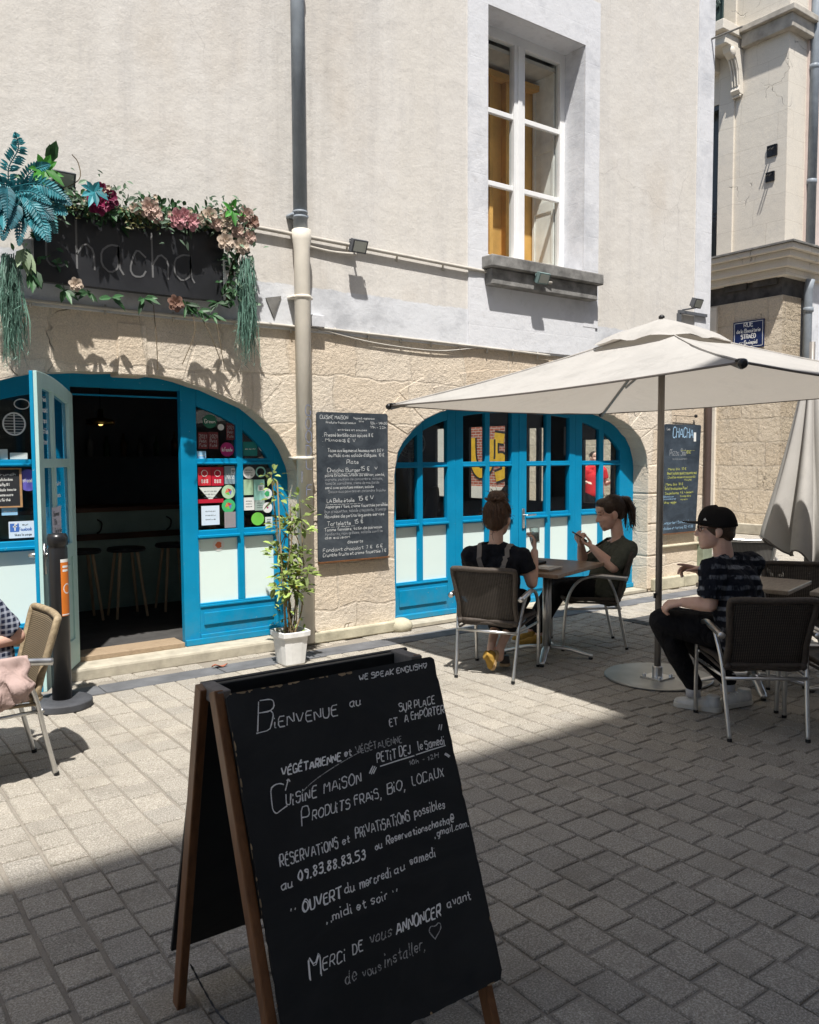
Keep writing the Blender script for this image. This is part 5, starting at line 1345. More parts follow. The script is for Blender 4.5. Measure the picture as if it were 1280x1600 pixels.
def rv(r): 
    while True:
        v = V((r.uniform(-1, 1), r.uniform(-1, 1), r.uniform(-1, 1)))
        if .1 < v.length < 1: return v.normalized()
mb = MB()
cl = []
for k in range(40):
    p = stems[k % 9]; i = int(len(p) * rp.choice((.45, .6, .72, .8, .9, .99))) - 1; cl.append((p[i] + rv(rp) * .03, rp.uniform(.05, .12), rp.randint(7, 14)))
for p in stems[9:]: cl.append((p[-1], .05, 7))
for c_, r_, n_ in cl:
    for j in range(n_):
        d = rv(rp); d.z = d.z * .6 + .1; leafq(mb, c_ + d * r_ * rp.random() ** .5, d, (rp.uniform(-.4, .4), rp.uniform(-.8, .1), 1), rp.uniform(.05, .10), rp.uniform(.024, .045))
for k in range(40):
    d = rv(rp); leafq(mb, (PTX + rp.uniform(-.1, .12), PTY + rp.uniform(-.06, .1), rp.uniform(.25, .5)), d, (0, 0, 1), .05, .022)
part(mb, "foliage", m_leaf("climber_leaf", (.30, .39, .11), .35, .7), PT)
mb = MB(); mb.sphere((PTX + .07, PTY - .02, .72), .022, 10, 8); mb.sphere((PTX + .055, PTY + .0, .60), .018, 10, 8); part(mb, "fruit", mat("yellow_fruit", (.45, .38, .05), .4), PT, smooth=True)

# ------------------------------------------------------------------ wall chalkboards
def wallboard(name, label, x0, x1, z0, z1, lean, lines, m, tilt=0.0):
    y = D - .035
    t = thing(name, label, "chalkboard", ((x0 + x1) / 2, y, z0), 0)
    c0 = V((x0, y, z0)); ux = V((1, 0, tilt)).normalized(); uz = V((-tilt + lean, -.0, 1)).normalized(); w, h = x1 - x0, z1 - z0
    P = []
    for cx_, cz_, sx, sz in ((0, 0, 1, 1), (w, 0, -1, 1), (w, h, -1, -1), (0, h, 1, -1)):
        r_ = .02; q = [(cx_, cz_ + sz * r_), (cx_ + sx * r_ * .3, cz_ + sz * r_ * .3), (cx_ + sx * r_, cz_)]
        P += q if sx * sz > 0 else q[::-1]
    mb = MB(); mb.prism([c0 + ux * a + uz * b for a, b in P], (0, .018, 0)); bd = part(mb, "board", m, t)
    mb = MB(); bb = c0 + V((0, -.004, 0))
    for a, b in (((0, 0), (w, 0)),): mb.beam(bb + ux * a[0] + uz * (a[1] - .006), bb + ux * b[0] + uz * (b[1] - .006), .025, .012)
    part(mb, "ledge", BWOOD, t)
    mb = MB(); mats = []; names = {}
    rr = random.Random(len(lines))
    for text, u, v, hh, ww, mm in lines:
        if mm.name not in names: names[mm.name] = len(mats); mats.append(mm)
        mb.cur = names[mm.name]
        ink(mb, strokes(text, hh, ww, .5, rnd=rr), c0 + ux * (u * w) + uz * (v * h) + V((0, -.0015, 0)), ux, uz, hh * .075 + .001, vary=.3)
    part(mb, "chalk_writing", mats, t, bd)
    return t
CW = m_chalk("menu_chalk", (.62, .64, .64), .38); CYL = m_chalk("yellow_chalk", (.60, .62, .16), .34); CBL = m_chalk("blue_chalk", (.35, .55, .75), .36); CGR = m_chalk("grey_chalk", (.36, .38, .40), .44)
MS = m_slate("washed_slate", (.028, .036, .046), (.085, .10, .115), .6, .75)
rows = [("CUiSiNE MAiSON", .04, .955, .032, .28, CW), ("Produits frais et locaux", .12, .925, .020, .30, CW), ("Vegans & végétariens", .50, .958, .018, .22, CW), ("bio", .58, .940, .016, .05, CW), ("12h - 14h30", .74, .925, .024, .18, CW), ("19h - 22h", .74, .897, .022, .17, CW),
        ("entrées et soupes", .28, .878, .020, .30, CW), (". Pressé lentille aux épices 8 €", .07, .838, .032, .52, CW), (". Mimosa", .07, .805, .028, .22, CW), ("6 €  V", .36, .800, .032, .12, CW), (".", .07, .77, .02, .006, CGR),
        ("Tacos aux légumes et houmous vert  8 € V", .14, .735, .030, .58, CW), ("ou Maki avec salade d'algues  10 €", .15, .702, .032, .58, CW), ("Plats", .40, .655, .034, .12, CW),
        ("Chacha Burger", .13, .600, .034, .34, CW), ("15 €", .60, .606, .040, .09, CW), ("V", .80, .612, .03, .03, CW), ("____________", .12, .588, .02, .42, CW),
        ("pains briochés, steak de seitan, comté,", .10, .570, .026, .62, CW), ("oignons, pickles de concombre, salade,", .10, .543, .024, .60, CGR), ("tomate, cornichons, crème de moutarde", .10, .516, .026, .56, CGR), ("servi avec potatoes maison, salade", .10, .487, .026, .50, CW), ("Sauce aux poivrons et coriandre fraîche", .14, .460, .026, .60, CGR),
        ("LA Belle étoile", .12, .395, .034, .28, CW), ("15 € V", .56, .402, .040, .16, CW), ("_________", .10, .382, .02, .36, CW), ("Asperges rôties, crème fouettée persillée,", .10, .358, .028, .66, CW), ("bun croquettes, salade croquante, fromage", .09, .326, .030, .64, CGR), ("Ravioles de petits légumes servies", .09, .292, .030, .62, CW),
        ("Tartelette", .12, .240, .036, .24, CW), ("15 €", .50, .246, .036, .09, CW), ("______", .10, .230, .02, .30, CW), ("Tomme fermière, tatin de poireaux", .08, .203, .028, .60, CW), ("fondants, noix grillées, salade confite", .09, .175, .026, .60, CGR), ("de saison", .09, .150, .026, .25, CW),
        ("desserts", .40, .112, .030, .16, CW), ("Fondant chocolat  7 €   6 €", .06, .065, .032, .62, CW), ("Crumble fruits et crème fouettée 7 €", .06, .032, .030, .66, CW)]
wallboard("menu_board", "tall chalkboard menu fixed to the stone wall between the two arches", 3.597, 4.33, .705, 1.993, 0, rows, MS)
mb = MB(); 
rows2 = [("CHACHA", .22, .88, .12, .40, CBL), ("Les", .05, .945, .03, .06, CW), ("Pizza Soir", .16, .715, .075, .34, CGR), ("10 €", .62, .73, .04, .08, CYL), ("le midi seulement", .25, .675, .025, .28, CGR),
         (". Menu bio  10 €", .10, .580, .032, .38, CYL), ("Boeuf, salade, gouda, roquette, miel", .12, .540, .030, .58, CYL), (". Crudités maison et mozzarella", .12, .505, .030, .56, CYL), ("____________", .12, .555, .018, .55, CYL), ("fraîche", .60, .480, .026, .14, CYL),
         (". Menu bio  10 €", .06, .440, .032, .36, CYL), (". Galette saucisse Plus !", .05, .400, .036, .46, CYL), (". Soupe bonne", .06, .358, .032, .28, CYL), ("4 €  + dessert", .50, .362, .030, .26, CYL), ("Boissons du jour", .05, .332, .022, .20, CBL), ("fromage blanc", .50, .330, .024, .22, CYL), ("limonade sirop", .05, .310, .022, .24, CBL), ("maison", .52, .300, .022, .14, CYL), (". Wrap veggie", .04, .275, .030, .26, CYL),
         ("A emporter ! Sandwich", .04, .085, .034, .54, CBL), ("salades et tartes 02 41 88", .04, .035, .034, .62, CBL), ("_____", .46, .76, .02, .28, CYL)]
wb2 = wallboard("menu_board", "leaning blue grey chalkboard with yellow handwriting on the wall right of the blue arch", 8.26, 8.97, .675, 1.985, .06, rows2, m_slate("blue_slate", (.022, .032, .045), (.075, .10, .13), .6, .7))
mb = MB(); mb.tube([(8.55, D - .03, 1.98), (8.55, D - .03, 2.08)], .003, 5); mb.tube([(8.50, D - .035, 2.085), (8.95, D - .04, 2.085)], .004, 5); mb.sphere((8.93, D - .04, 2.09), .022, 10, 6); part(mb, "hanging_wire", BLACK, wb2)
mb = MB(); mb.box(8.90, 8.945, D - .0375, D - .0355, 1.78, 1.89); part(mb, "white_tape", PAINTW, wb2)

# ------------------------------------------------------------------ shop sign and the flowers round it
SG = thing("shop_sign", "dark rectangular cafe sign with thin pale script, half hidden by artificial flowers", "sign", (2.05, D - .1, 2.80))
mb = MB(); mb.box(1.36, 2.735, D - .14, D - .085, 2.805, 3.36); sb_ = part(mb, "sign_board", mat("sign_slate", (.022, .023, .026), .35, var=.35, vs=3, spec=.5), SG, bevel=.004)
mb = MB(); mb.box(2.722, 2.745, D - .146, D - .0855, 2.82, 3.14); part(mb, "edge_strip", PAINTW, SG)
mb = MB(); rs = random.Random(4); SGM = mat("sign_letter_grey", (.15, .15, .15), .5, var=.2)
sw_ = strokes("Chacha", .34, 1.05, .2, rnd=rs)
ink(mb, sw_, (1.44, D - .1425, 2.92), (1, 0, 0), (0, 0, 1), .013, vary=.1)
part(mb, "lettering", SGM, SG, sb_)
GA = thing("flower_garland", "garland of artificial roses, teal ferns and hanging grass draped over the cafe sign", "garland", (2.05, D - .12, 3.36))
GY = D - .17
rg = random.Random(31)
LEAFG = m_leaf("garland_leaf", (.035, .10, .035), .2, .5); TEAL = m_leaf("teal_fern", (.035, .23, .27), .25, .35); BRIGHT = m_leaf("bright_leaf", (.06, .26, .035), .3, .4); GRASS = m_leaf("blue_grass", (.13, .245, .19), .3, .5); OLIVE = m_leaf("olive_leaf", (.16, .155, .055), .2, .4)
mb = MB()
mb.tube(spline([(1.25, GY + .04, 3.33), (1.6, GY + .03, 3.40), (2.0, GY + .03, 3.36), (2.4, GY + .03, 3.34), (2.75, GY + .03, 3.42), (2.88, GY + .04, 3.30), (2.80, GY + .04, 3.05), (2.74, GY + .04, 2.8)], 8), .02, 6)
part(mb, "vine", mat("garland_vine", (.07, .06, .03), .9), GA)
mb = MB()
for i in range(620):
    if i < 430: x = rg.uniform(1.45, 2.9); z = 3.37 + .05 * math.sin(x * 6) + rg.gauss(0, .035) + (.04 if x > 2.55 else 0)
    elif i < 540: x = rg.gauss(2.80, .045); z = rg.uniform(2.78, 3.4)
    else: x = rg.gauss(1.33, .10); z = rg.uniform(2.85, 3.45)
    d = rv(rg); d.y = -abs(d.y) * .7
    leafq(mb, (x, GY + rg.uniform(-.05, .05), z), d, (rg.uniform(-.5, .5), -1, .5), rg.uniform(.04, .085), rg.uniform(.02, .04))
part(mb, "leaf_mass", LEAFG, GA)
mb = MB()
for i in range(480):
    x = rg.uniform(1.45, 2.95); z = 3.375 + .06 * math.sin(x * 7 + 1) + rg.gauss(0, .055) + (.04 if x > 2.55 else 0)
    if i > 360: x = rg.gauss(2.82, .07); z = rg.uniform(2.8, 3.4)
    d = rv(rg); d.y = -abs(d.y) * .8; leafq(mb, (x, GY + rg.uniform(-.09, .02), z), d, (rg.uniform(-.6, .6), -1, .5), rg.uniform(.02, .075), rg.uniform(.012, .03))
part(mb, "grey_green_leaves", m_leaf("grey_green_leaf", (.13, .20, .13), .3, .6), GA)
mb = MB()
for i in range(70):
    x = rg.choice((rg.uniform(1.5, 2.95), rg.gauss(2.72, .1))); z = 3.39 + rg.gauss(0, .045); c_ = V((x, GY - .07 - .02 * rg.random(), z)); r_ = rg.uniform(.008, .018)
    for j in range(5): a = 2 * PI * j / 5; leafq(mb, c_, (math.cos(a), -.3, math.sin(a)), (0, -1, 0), r_ * 1.3, r_)
part(mb, "small_blossoms", m_leaf("small_blossom", (.50, .40, .30), .2, .4), GA)
mb = MB()
for i in range(170):
    x = rg.choice((2.05, 2.2, 1.62, 2.55, 2.75, 2.02)) + rg.gauss(0, .05); z = 3.34 + rg.gauss(0, .03) - (.03 if x < 2.3 else -.04)
    d = rv(rg); d.y = -abs(d.y); leafq(mb, (x, GY - .04, z), d, (0, -1, .5), rg.uniform(.025, .05), .018)
part(mb, "olive_sprig", OLIVE, GA)
def frond(mb, p, wid, n=22):
    """a fern: leaflets down both sides of a curved stalk"""
    q = spline(p, 10); mb.tube(q, .004, 5)
    for i in range(n):
        t = (i + 1) / (n + 1); k = int(t * (len(q) - 1)); c_ = q[k]; tg = (q[min(k + 1, len(q) - 1)] - q[max(k - 1, 0)]).normalized()
        w_ = wid * math.sin(PI * (t * .85 + .12))
        sd = tg.cross(V((0, -1, 0))).normalized()
        for s in (-1, 1): leafq(mb, c_, sd * s + tg * .55 + V((0, -.15, -.1)), (0, -1, .2), w_, .022)
FR = [([(1.22, GY, 3.34), (1.20, GY - .08, 3.48), (1.25, GY - .14, 3.60), (1.22, GY - .2, 3.68)], .075), ([(1.25, GY, 3.34), (1.33, GY - .1, 3.48), (1.44, GY - .14, 3.54)], .065), ([(1.2, GY, 3.3), (1.08, GY - .1, 3.42), (1.0, GY - .1, 3.55)], .075)]
for k in range(26):
    a = rg.uniform(-2.9, .35); L_f = rg.uniform(.16, .34); b_ = (1.24 + rg.uniform(-.08, .06), GY - .03, 3.33 + rg.uniform(-.12, .06))
    FR.append(([b_, (b_[0] + .55 * L_f * math.cos(a), GY - .10 - .06 * rg.random(), b_[2] + .5 * L_f * math.sin(a) + .04), (b_[0] + L_f * math.cos(a), GY - .12 - .1 * rg.random(), b_[2] + L_f * math.sin(a) - .03)], rg.uniform(.05, .085)))
TEALS = [TEAL, m_leaf("deep_teal_fern", (.02, .12, .15), .2, .4), m_leaf("pale_teal_fern", (.10, .32, .33), .3, .4)]
for p, w_ in FR:
    mb = MB(); frond(mb, p, w_); part(mb, "fern_frond", rg.choice(TEALS), GA)
for (x, z, L_f, m_, n_) in ((1.41, 3.50, .13, BRIGHT, 9), (1.46, 3.56, .17, LEAFG, 2), (1.73, 3.42, .11, TEAL, 9), (2.75, 3.47, .11, BRIGHT, 5), (1.27, 2.98, .15, m_leaf("pale_leaf", (.22, .30, .17), .3, .3), 5), (1.33, 2.85, .14, LEAFG, 5), (1.15, 3.2, .12, TEAL, 8)):
    mb = MB()
    for j in range(n_):
        a = 2 * PI * j / n_ + rg.uniform(-.3, .3)
        if n_ == 2: a = 1.4 + .25 * j
        if z < 3.0: a = -PI / 2 + rg.uniform(-.5, .5)
        leafq(mb, (x, GY - .06 - .01 * j, z), (math.cos(a), -.35, math.sin(a)), (0, -1, .4), L_f * rg.uniform(.8, 1.15), L_f * .42)
    part(mb, "big_leaf", m_, GA)
def rose(mb, c, r):
    c = V(c)
    for ring, (k, n_, tilt) in enumerate(((.35, 4, 1.25), (.62, 5, .9), (.9, 6, .5), (1.08, 6, .15))):
        for j in range(n_):
            a = 2 * PI * j / n_ + ring * .6 + rg.uniform(-.15, .15); out = V((math.cos(a), 0, math.sin(a))); fw_ = V((0, -1, 0))
            def pet(u, v, a=a, out=out, k=k, tilt=tilt):
                b = (u - .5) * 1.7; o2 = V((math.cos(a + b * .55), 0, math.sin(a + b * .55)))
                return c + o2 * r * k * (.25 + .75 * v ** .8) * math.cos(tilt * (1 - .35 * v)) * (1 - .25 * abs(2 * u - 1) ** 2 * v) + fw_ * r * (.15 + .55 * v * math.sin(tilt) + .05 * ring * 0 + .35 * k * (1 - v) * 0) + o2 * r * .12 * v * v
            mb.grid(pet, 4, 4)
    mb.sphere(c + V((0, -r * .15, 0)), r * .3, 8, 6)
RC = dict(c=(.24, .012, .07), d=(.16, .008, .05), p=(.52, .25, .27), k=(.50, .36, .30), w=(.55, .45, .36), b=(.26, .15, .11))
RC = {k: m_leaf("rose_" + {'c': "crimson", 'd': "deep_red", 'p': "pink", 'k': "blush", 'w': "cream", 'b': "dusty"}[k], v, .15, .25) for k, v in RC.items()}
for x, z, r, k in ((1.765, 3.355, .058, 'c'), (1.835, 3.405, .050, 'd'), (1.79, 3.47, .028, 'd'), (2.12, 3.385, .055, 'k'), (2.16, 3.35, .045, 'k'), (2.33, 3.345, .055, 'p'), (2.43, 3.345, .052, 'p'), (2.385, 3.38, .04, 'p'), (2.58, 3.41, .045, 'w'), (2.63, 3.36, .04, 'k'), (2.72, 3.40, .05, 'w'), (2.80, 3.33, .045, 'k'), (2.87, 3.46, .05, 'k'), (2.70, 3.235, .05, 'w'), (2.83, 3.225, .05, 'w'), (2.92, 3.42, .045, 'b'), (2.90, 3.30, .04, 'k'), (2.02, 3.37, .03, 'w'), (2.30, 2.735, .045, 'b'), (1.60, 2.79, .035, 'w'), (2.50, 3.36, .035, 'w')):
    mb = MB(); rose(mb, (x, GY - .065, z), r * 1.25); part(mb, "rose", RC[k], GA, smooth=True)
for cx_, zt, zb_, n_, w_ in ((2.875, 3.16, 2.30, 420, .075), (1.185, 2.95, 2.22, 360, .085)):
    mb = MB()
    for i in range(n_):
        x = cx_ + rg.gauss(0, w_ * .35); z0 = zt - rg.random() ** 1.3 * .45; L_g = rg.uniform(.25, .62) * (zt - zb_) * .9; z1 = max(z0 - L_g, zb_ - .05 * rg.random())
        y = GY - rg.uniform(0, .09); x1 = x + rg.gauss(0, .03); y1 = y - rg.uniform(-.02, .04)
        sd = V((rg.uniform(-1, 1), rg.uniform(-.6, .6), 0)).normalized() * rg.uniform(.002, .0042); p = [V((x, y, z0)), V(((x + x1) / 2 + rg.gauss(0, .014), (y + y1) / 2 - .015, (z0 + z1) / 2)), V((x1, y1, z1))]
        mb.add([p[0] - sd, p[0] + sd, p[1] + sd, p[1] - sd, p[2]], [(0, 1, 2, 3), (3, 2, 4)])
        for j in range(4):
            t_ = rg.random(); b = p[0].lerp(p[2], t_); e = b + V((rg.gauss(0, .022), -.01, -rg.uniform(.01, .045))); mb.add([b - sd * .8, b + sd * .8, e], [(0, 1, 2)])
    part(mb, "hanging_grass", GRASS, GA)
mb = MB()
for x, z in ((1.86, 2.74), (1.70, 2.76), (2.09, 2.76), (2.5, 2.71), (2.66, 2.79), (2.61, 2.69), (1.54, 2.76), (2.41, 2.75)):
    for j in range(8): d = rv(rg); d.z = -abs(d.z) * .6 + .2; d.y = -abs(d.y) * .5; leafq(mb, (x, GY, z), d, (0, -1, .4), rg.uniform(.06, .13), rg.uniform(.018, .045))
part(mb, "lower_sprig", LEAFG, GA)
mb = MB()
for p in ([(2.44, GY, 2.72), (2.46, GY - .03, 2.55), (2.36, GY - .02, 2.3)], [(2.5, GY, 2.72), (2.6, GY - .03, 2.5), (2.66, GY - .02, 2.36)], [(2.64, GY, 2.7), (2.66, GY - .04, 2.45), (2.70, GY - .02, 2.28)], [(1.56, GY, 3.44), (1.66, GY - .02, 3.52), (1.66, GY, 3.63), (1.62, GY, 3.68)], [(2.16, GY, 2.72), (2.17, GY - .02, 2.45), (2.18, GY, 2.25)]): mb.tube(spline(p, 6), .0035, 5)
part(mb, "dry_stem", mat("dry_stem", (.13, .10, .06), .9), GA)

# ------------------------------------------------------------------ floodlights
def flood(label, x, y, z, hx, m):
    t = thing("floodlight", label, "floodlight", (x, UY, z), 0, "small floodlights on the facade")
    d = V((.0, -.55, -.25)).normalized()
    mb = MB(); c_ = V((x, y, z)); sx = V((1, 0, 0)); u = sx.cross(d)
    mb.obox(c_, sx * .075, d * .020, u * .055); mb.obox(c_ - d * .03, sx * .05, d * .012, u * .03)
    for k in range(-3, 4): mb.obox(c_ - d * .035 + sx * k * .02, sx * .003, d * .018, u * .05)
    part(mb, "housing", m, t, bevel=.006)
    mb = MB(); mb.obox(c_ + d * .0215, sx * .06, d * .001, u * .042); part(mb, "lens", mat("lamp_lens", (.45, .47, .42), .15, spec=.6), t)
    mb = MB(); mb.tube([(x, UY, z - hx), (x, y + .02, z - hx)], .010, 6); mb.tube([(x - .08, y + .02, z - hx * .5), (x - .08, y + .02, z - hx), (x + .08, y + .02, z - hx), (x + .08, y + .02, z - hx * .5)], .006, 6); part(mb, "bracket", m, t)
    return t
FG = mat("floodlight_grey", (.10, .105, .115), .5)
flood("grey floodlight on the conduit right of the downpipe", 3.955, D - .16, 3.40, -.05, FG)
flood("verdigris floodlight under the upstairs window sill", 6.12, D - .20, 3.385, -.04, mat("floodlight_green", (.16, .23, .22), .6, var=.3))
flood("grey floodlight above the flower garland by the teal ferns", 1.56, D - .17, 3.50, .06, FG)
fl4 = flood("grey floodlight on an arm near the building's right hand corner", 8.66, D - .22, 3.40, .05, FG)
mb = MB(); mb.box(8.55, 9.1, UY - .045, UY - .014, 3.30, 3.335); mb.box(8.55, 8.59, UY - .04, UY, 3.1, 3.3); part(mb, "arm", FG, fl4)

# ------------------------------------------------------------------ small things on the ground
mb = MB(); mb.box(6.45, 7.1, 4.72, 5.28, -.02, .006); 
for k in range(6): mb.box(6.48, 7.07, 4.76 + k * .085, 4.80 + k * .085, .006, .009)
struct(mb.build("manhole_cover", mat("cast_iron", (.05, .05, .05), .7, bump=.4)))
mb = MB(); mb.grid(lambda u, v: (2.56 + (u - .5) * .13, 5.95 + (v - .5) * .05 * math.sin(PI * min(.98, max(.02, u))), .012 + .018 * abs(v - .5) + .01 * math.sin(u * 7)), 8, 4); tag(mb.build("fallen_leaf", mat("dead_leaf", (.28, .10, .06), .8)), "curled reddish brown leaf lying by the doorstep", "leaf")

# ------------------------------------------------------------------ inside the bar
BC = thing("bar_counter", "mint fronted bar counter in the dark room behind the open door", "counter", (2.6, 8.6, .1))
mb = MB(); mb.box(.5, 3.9, 8.5, 9.0, .1, 1.08); part(mb, "front", mat("bar_mint", (.30, .42, .38), .6), BC)
mb = MB(); mb.box(.45, 3.95, 8.42, 9.05, 1.08, 1.12); mb.box(.5, 3.9, 8.47, 8.5, .80, .86); part(mb, "worktop", mat("bar_wood", (.10, .05, .03), .4), BC)
mb = MB()
for x in (2.4, 3.1):
    mb.tube(spline([(x, 8.49, 1.0), (x + .02, 8.42, .97), (x, 8.40, .90), (x - .02, 8.44, .87)], 5), .008, 6)
part(mb, "hook", BLACK, BC)
def stool(label, x, y):
    t = thing("bar_stool", label, "stool", (x, y, .1), 0, "wooden bar stools along the counter")
    mb = MB(); mb.lathe([(.02, .62), (.17, .625), (.18, .64), (.17, .66), (.02, .665)], (0, 0, 0), 24); mb.build("seat", mat("stool_seat", (.03, .03, .035), .5), t)
    for a in (.8, 2.4, 3.9, 5.5):
        mb = MB(); mb.tube([(.11 * math.cos(a), .11 * math.sin(a), .63), (.2 * math.cos(a), .2 * math.sin(a), 0)], [.016, .013], 8); mb.build("leg", mat("stool_leg", (.45, .33, .21), .5), t)
    return t
stool("dark bar stool at the left inside the open doorway", 2.12, 8.05); stool("dark bar stool in the middle of the open doorway", 2.52, 8.0); stool("dark bar stool at the right inside the open doorway", 3.02, 8.1)
LP = thing("pendant_lamp", "small brass pendant lamp glowing in the dark bar", "lamp", (2.46, 8.5, 2.0))
mb = MB(); mb.tube([(2.46, 8.5, 2.06), (2.46, 8.5, 2.5)], .005, 6); part(mb, "cord", BLACK, LP)
mb = MB(); mb.lathe([(.025, .10), (.03, .02), (.13, .0), (.135, -.05), (.12, -.052), (.11, -.005)], (2.46, 8.5, 1.99), 24); part(mb, "shade", m_metal("brass", (.50, .32, .10), .3), LP, smooth=True)
t = NT("lamp_glow"); t.b.inputs['Emission Color'].default_value = (1, .62, .2, 1); t.b.inputs['Emission Strength'].default_value = 2.0
mb = MB(); mb.sphere((2.46, 8.5, 1.96), .03, 10, 8); part(mb, "bulb", t.m, LP)
SH = thing("back_shelf", "shelf on the dark wall behind the bar", "shelf", (2.9, 9.9, 1.6))
mb = MB(); mb.box(1.5, 4.4, 9.75, 10.0, 1.60, 1.63); mb.box(1.4, 4.5, 10.0, 10.06, .1, 2.5); part(mb, "board", mat("shelf_grey", (.10, .10, .11), .4), SH)
rq = random.Random(2)
for k in range(9):
    x = 2.3 + .2 * k + rq.uniform(-.04, .04); h_ = rq.uniform(.2, .3)
    t = tag(MB().build("x", BLACK), "", "") if False else None
    mb = MB(); mb.lathe([(.035, 0), (.037, h_ * .6), (.012, h_ * .78), (.012, h_)], (0, 0, 0), 12)
    o = mb.build("bottle", mat("bottle_" + ("green", "amber", "clear")[k % 3], ((.03, .07, .04), (.12, .05, .02), (.2, .2, .2))[k % 3], .15), smooth=True); o.location = (x, 9.86, 1.63)
    tag(o, "bottle standing in the row on the shelf behind the bar", "bottle", "bottles on the bar shelf")
# silhouettes inside the right-hand room
PF = thing("pedestal_fan", "white pedestal fan silhouetted inside the right hand arch", "fan", (7.1, 9.6, .1))
fc = V((7.05, 9.55, 1.80))
mb = MB(); mb.lathe([(.02, 0), (.02, 1.6)], (7.05, 9.58, .1), 10); mb.lathe([(.18, 0), (.18, .03), (.03, .05)], (7.05, 9.58, .1), 20); part(mb, "stand", mat("fan_grey", (.35, .35, .34), .4), PF, smooth=True)
mb = MB(); d = V((.59, .8, 0)).normalized(); sdx = V((d.y, -d.x, 0))
for r_ in (.05, .10, .15, .20): mb.tube([fc + (sdx * math.cos(2 * PI * i / 32) + V((0, 0, 1)) * math.sin(2 * PI * i / 32)) * r_ for i in range(32)], .004 if r_ < .2 else .008, 5, closed=True)
for i in range(24): a = 2 * PI * i / 24; mb.tube([fc, fc + (sdx * math.cos(a) + V((0, 0, 1)) * math.sin(a)) * .2], .0022, 4)
part(mb, "grille", mat("fan_grey", (0, 0, 0)), PF)
for lb, x, y in (("dark chair back inside the right arch below the fan", 6.6, 8.9), ("dark chair back inside the right arch beneath the graffiti view", 7.6, 8.6)):
    t = thing("indoor_chair", lb, "chair", (x, y, .1), .5, "dark chairs inside the cafe")
    mb = MB(); mb.box(-.21, .21, -.2, .22, .43, .47); mb.build("seat", BLACK, t, bevel=.01)
    mb = MB(); mb.grid(lambda u, v: ((u - .5) * .44, -.2 - .08 * v - .05 * math.sin(PI * u), .5 + .62 * v * (1 - .25 * abs(2 * u - 1) ** 3)), 8, 6); mb.build("backrest", BLACK, t, solid=.02)
    for a in (-.19, .19):
        for b in (-.18, .2): mb = MB(); mb.tube([(a, b, .43), (a * 1.1, b * 1.1, 0)], .012, 6); mb.build("leg", BLACK, t)
# ------------------------------------------------------------------ people
SKIN = m_skin("skin_fair", (.66, .44, .34)); SKIN2 = m_skin("skin_rosy", (.69, .45, .355)); SKIN3 = m_skin("skin_light", (.68, .46, .37))
EYEW = mat("eye_white", (.7, .68, .65), .3); EYED = mat("eye_dark", (.02, .015, .012), .2); LIPM = mat("lip_colour", (.38, .13, .11), .45)
def head(mb, c, f, u, s=1.0):
    """skull, jaw, nose, ears and neck root in the head's own frame"""
    f = V(f).normalized(); u = V(u); r = f.cross(u).normalized(); u = r.cross(f).normalized(); c = V(c)
    rot = Matrix((r, f, u)).transposed()
    Pt = lambda a, b, d: c + (r * a + f * b + u * d) * s
    E = lambda a, rr: ell(mb, Pt(*a), tuple(x * s for x in rr), rot)
    E((0, -.012, .030), (.074, .094, .086)); E((0, .030, -.030), (.060, .066, .074)); E((0, .048, -.066), (.046, .046, .044)); E((0, .070, -.094), (.022, .020, .017))
    E((.030, .058, -.022), (.028, .026, .026)); E((-.030, .058, -.022), (.028, .026, .026))
    E((0, .074, .030), (.048, .017, .012)); E((0, .068, .055), (.05, .022, .03))
    cap(mb, Pt(0, .082, .018), .009 * s, Pt(0, .106, -.022), .0125 * s); E((.012, .093, -.027), (.010, .010, .008)); E((-.012, .093, -.027), (.010, .010, .008))
    E((0, .086, -.054), (.020, .011, .007)); E((0, .084, -.066), (.018, .011, .008))
    for k in (-1, 1): E((k * .077, -.008, -.008), (.010, .020, .030)); E((k * .073, .0, -.03), (.010, .012, .014))
    return Pt, rot
def hand(mb, w, d, n, curl=.5, side=1, spread=.10, curls=None, thumb=.5, s=1.0):
    """w wrist, d towards the fingers, n the way the palm looks; side=+1 puts the thumb at d x n"""
    w = V(w); d = V(d).normalized(); n = V(n); n = (n - d * n.dot(d)).normalized(); t = d.cross(n) * side
    for i in range(4):
        off = (1.5 - i) * .0195 * s; k = w + d * (.088 - .006 * abs(i - 1)) * s + t * off
        cap(mb, w + t * off * .55 + d * .01, .0135 * s, k, .0105 * s, 10)
        L = (.076, .084, .078, .060)[i] * s; a = 0.0; p = k; c_ = (curls[i] if curls else curl) 
        dd = (d + t * (1.5 - i) * spread * .35).normalized()
        for seg, (fr, kk) in enumerate(((.46, .55), (.30, .75), (.24, .45))):
            a += c_ * kk; q = p + (dd * math.cos(a) + n * math.sin(a)) * L * fr
            cap(mb, p, (.0098, .0090, .0082)[seg] * s, q, (.0090, .0082, .0072)[seg] * s, 10); p = q
    b = w + t * .018 * s + d * .022 * s
    m = b + (d * .55 + t * (.62 - .3 * thumb) + n * (.25 + .35 * thumb)).normalized() * .042 * s
    e = m + (d * .85 + t * (.25 - .35 * thumb) + n * (.15 + .3 * thumb)).normalized() * .034 * s
    g = e + (d * .9 + t * (.05 - .3 * thumb) + n * (.1 + .35 * thumb)).normalized() * .026 * s
    cap(mb, b, .0145 * s, m, .0120 * s, 10); cap(mb, m, .0112 * s, e, .0100 * s, 10); cap(mb, e, .0098 * s, g, .0078 * s, 10)
def person(label, base, rz=0.0, group=None):
    return thing("person", label, "person", base, rz, group)
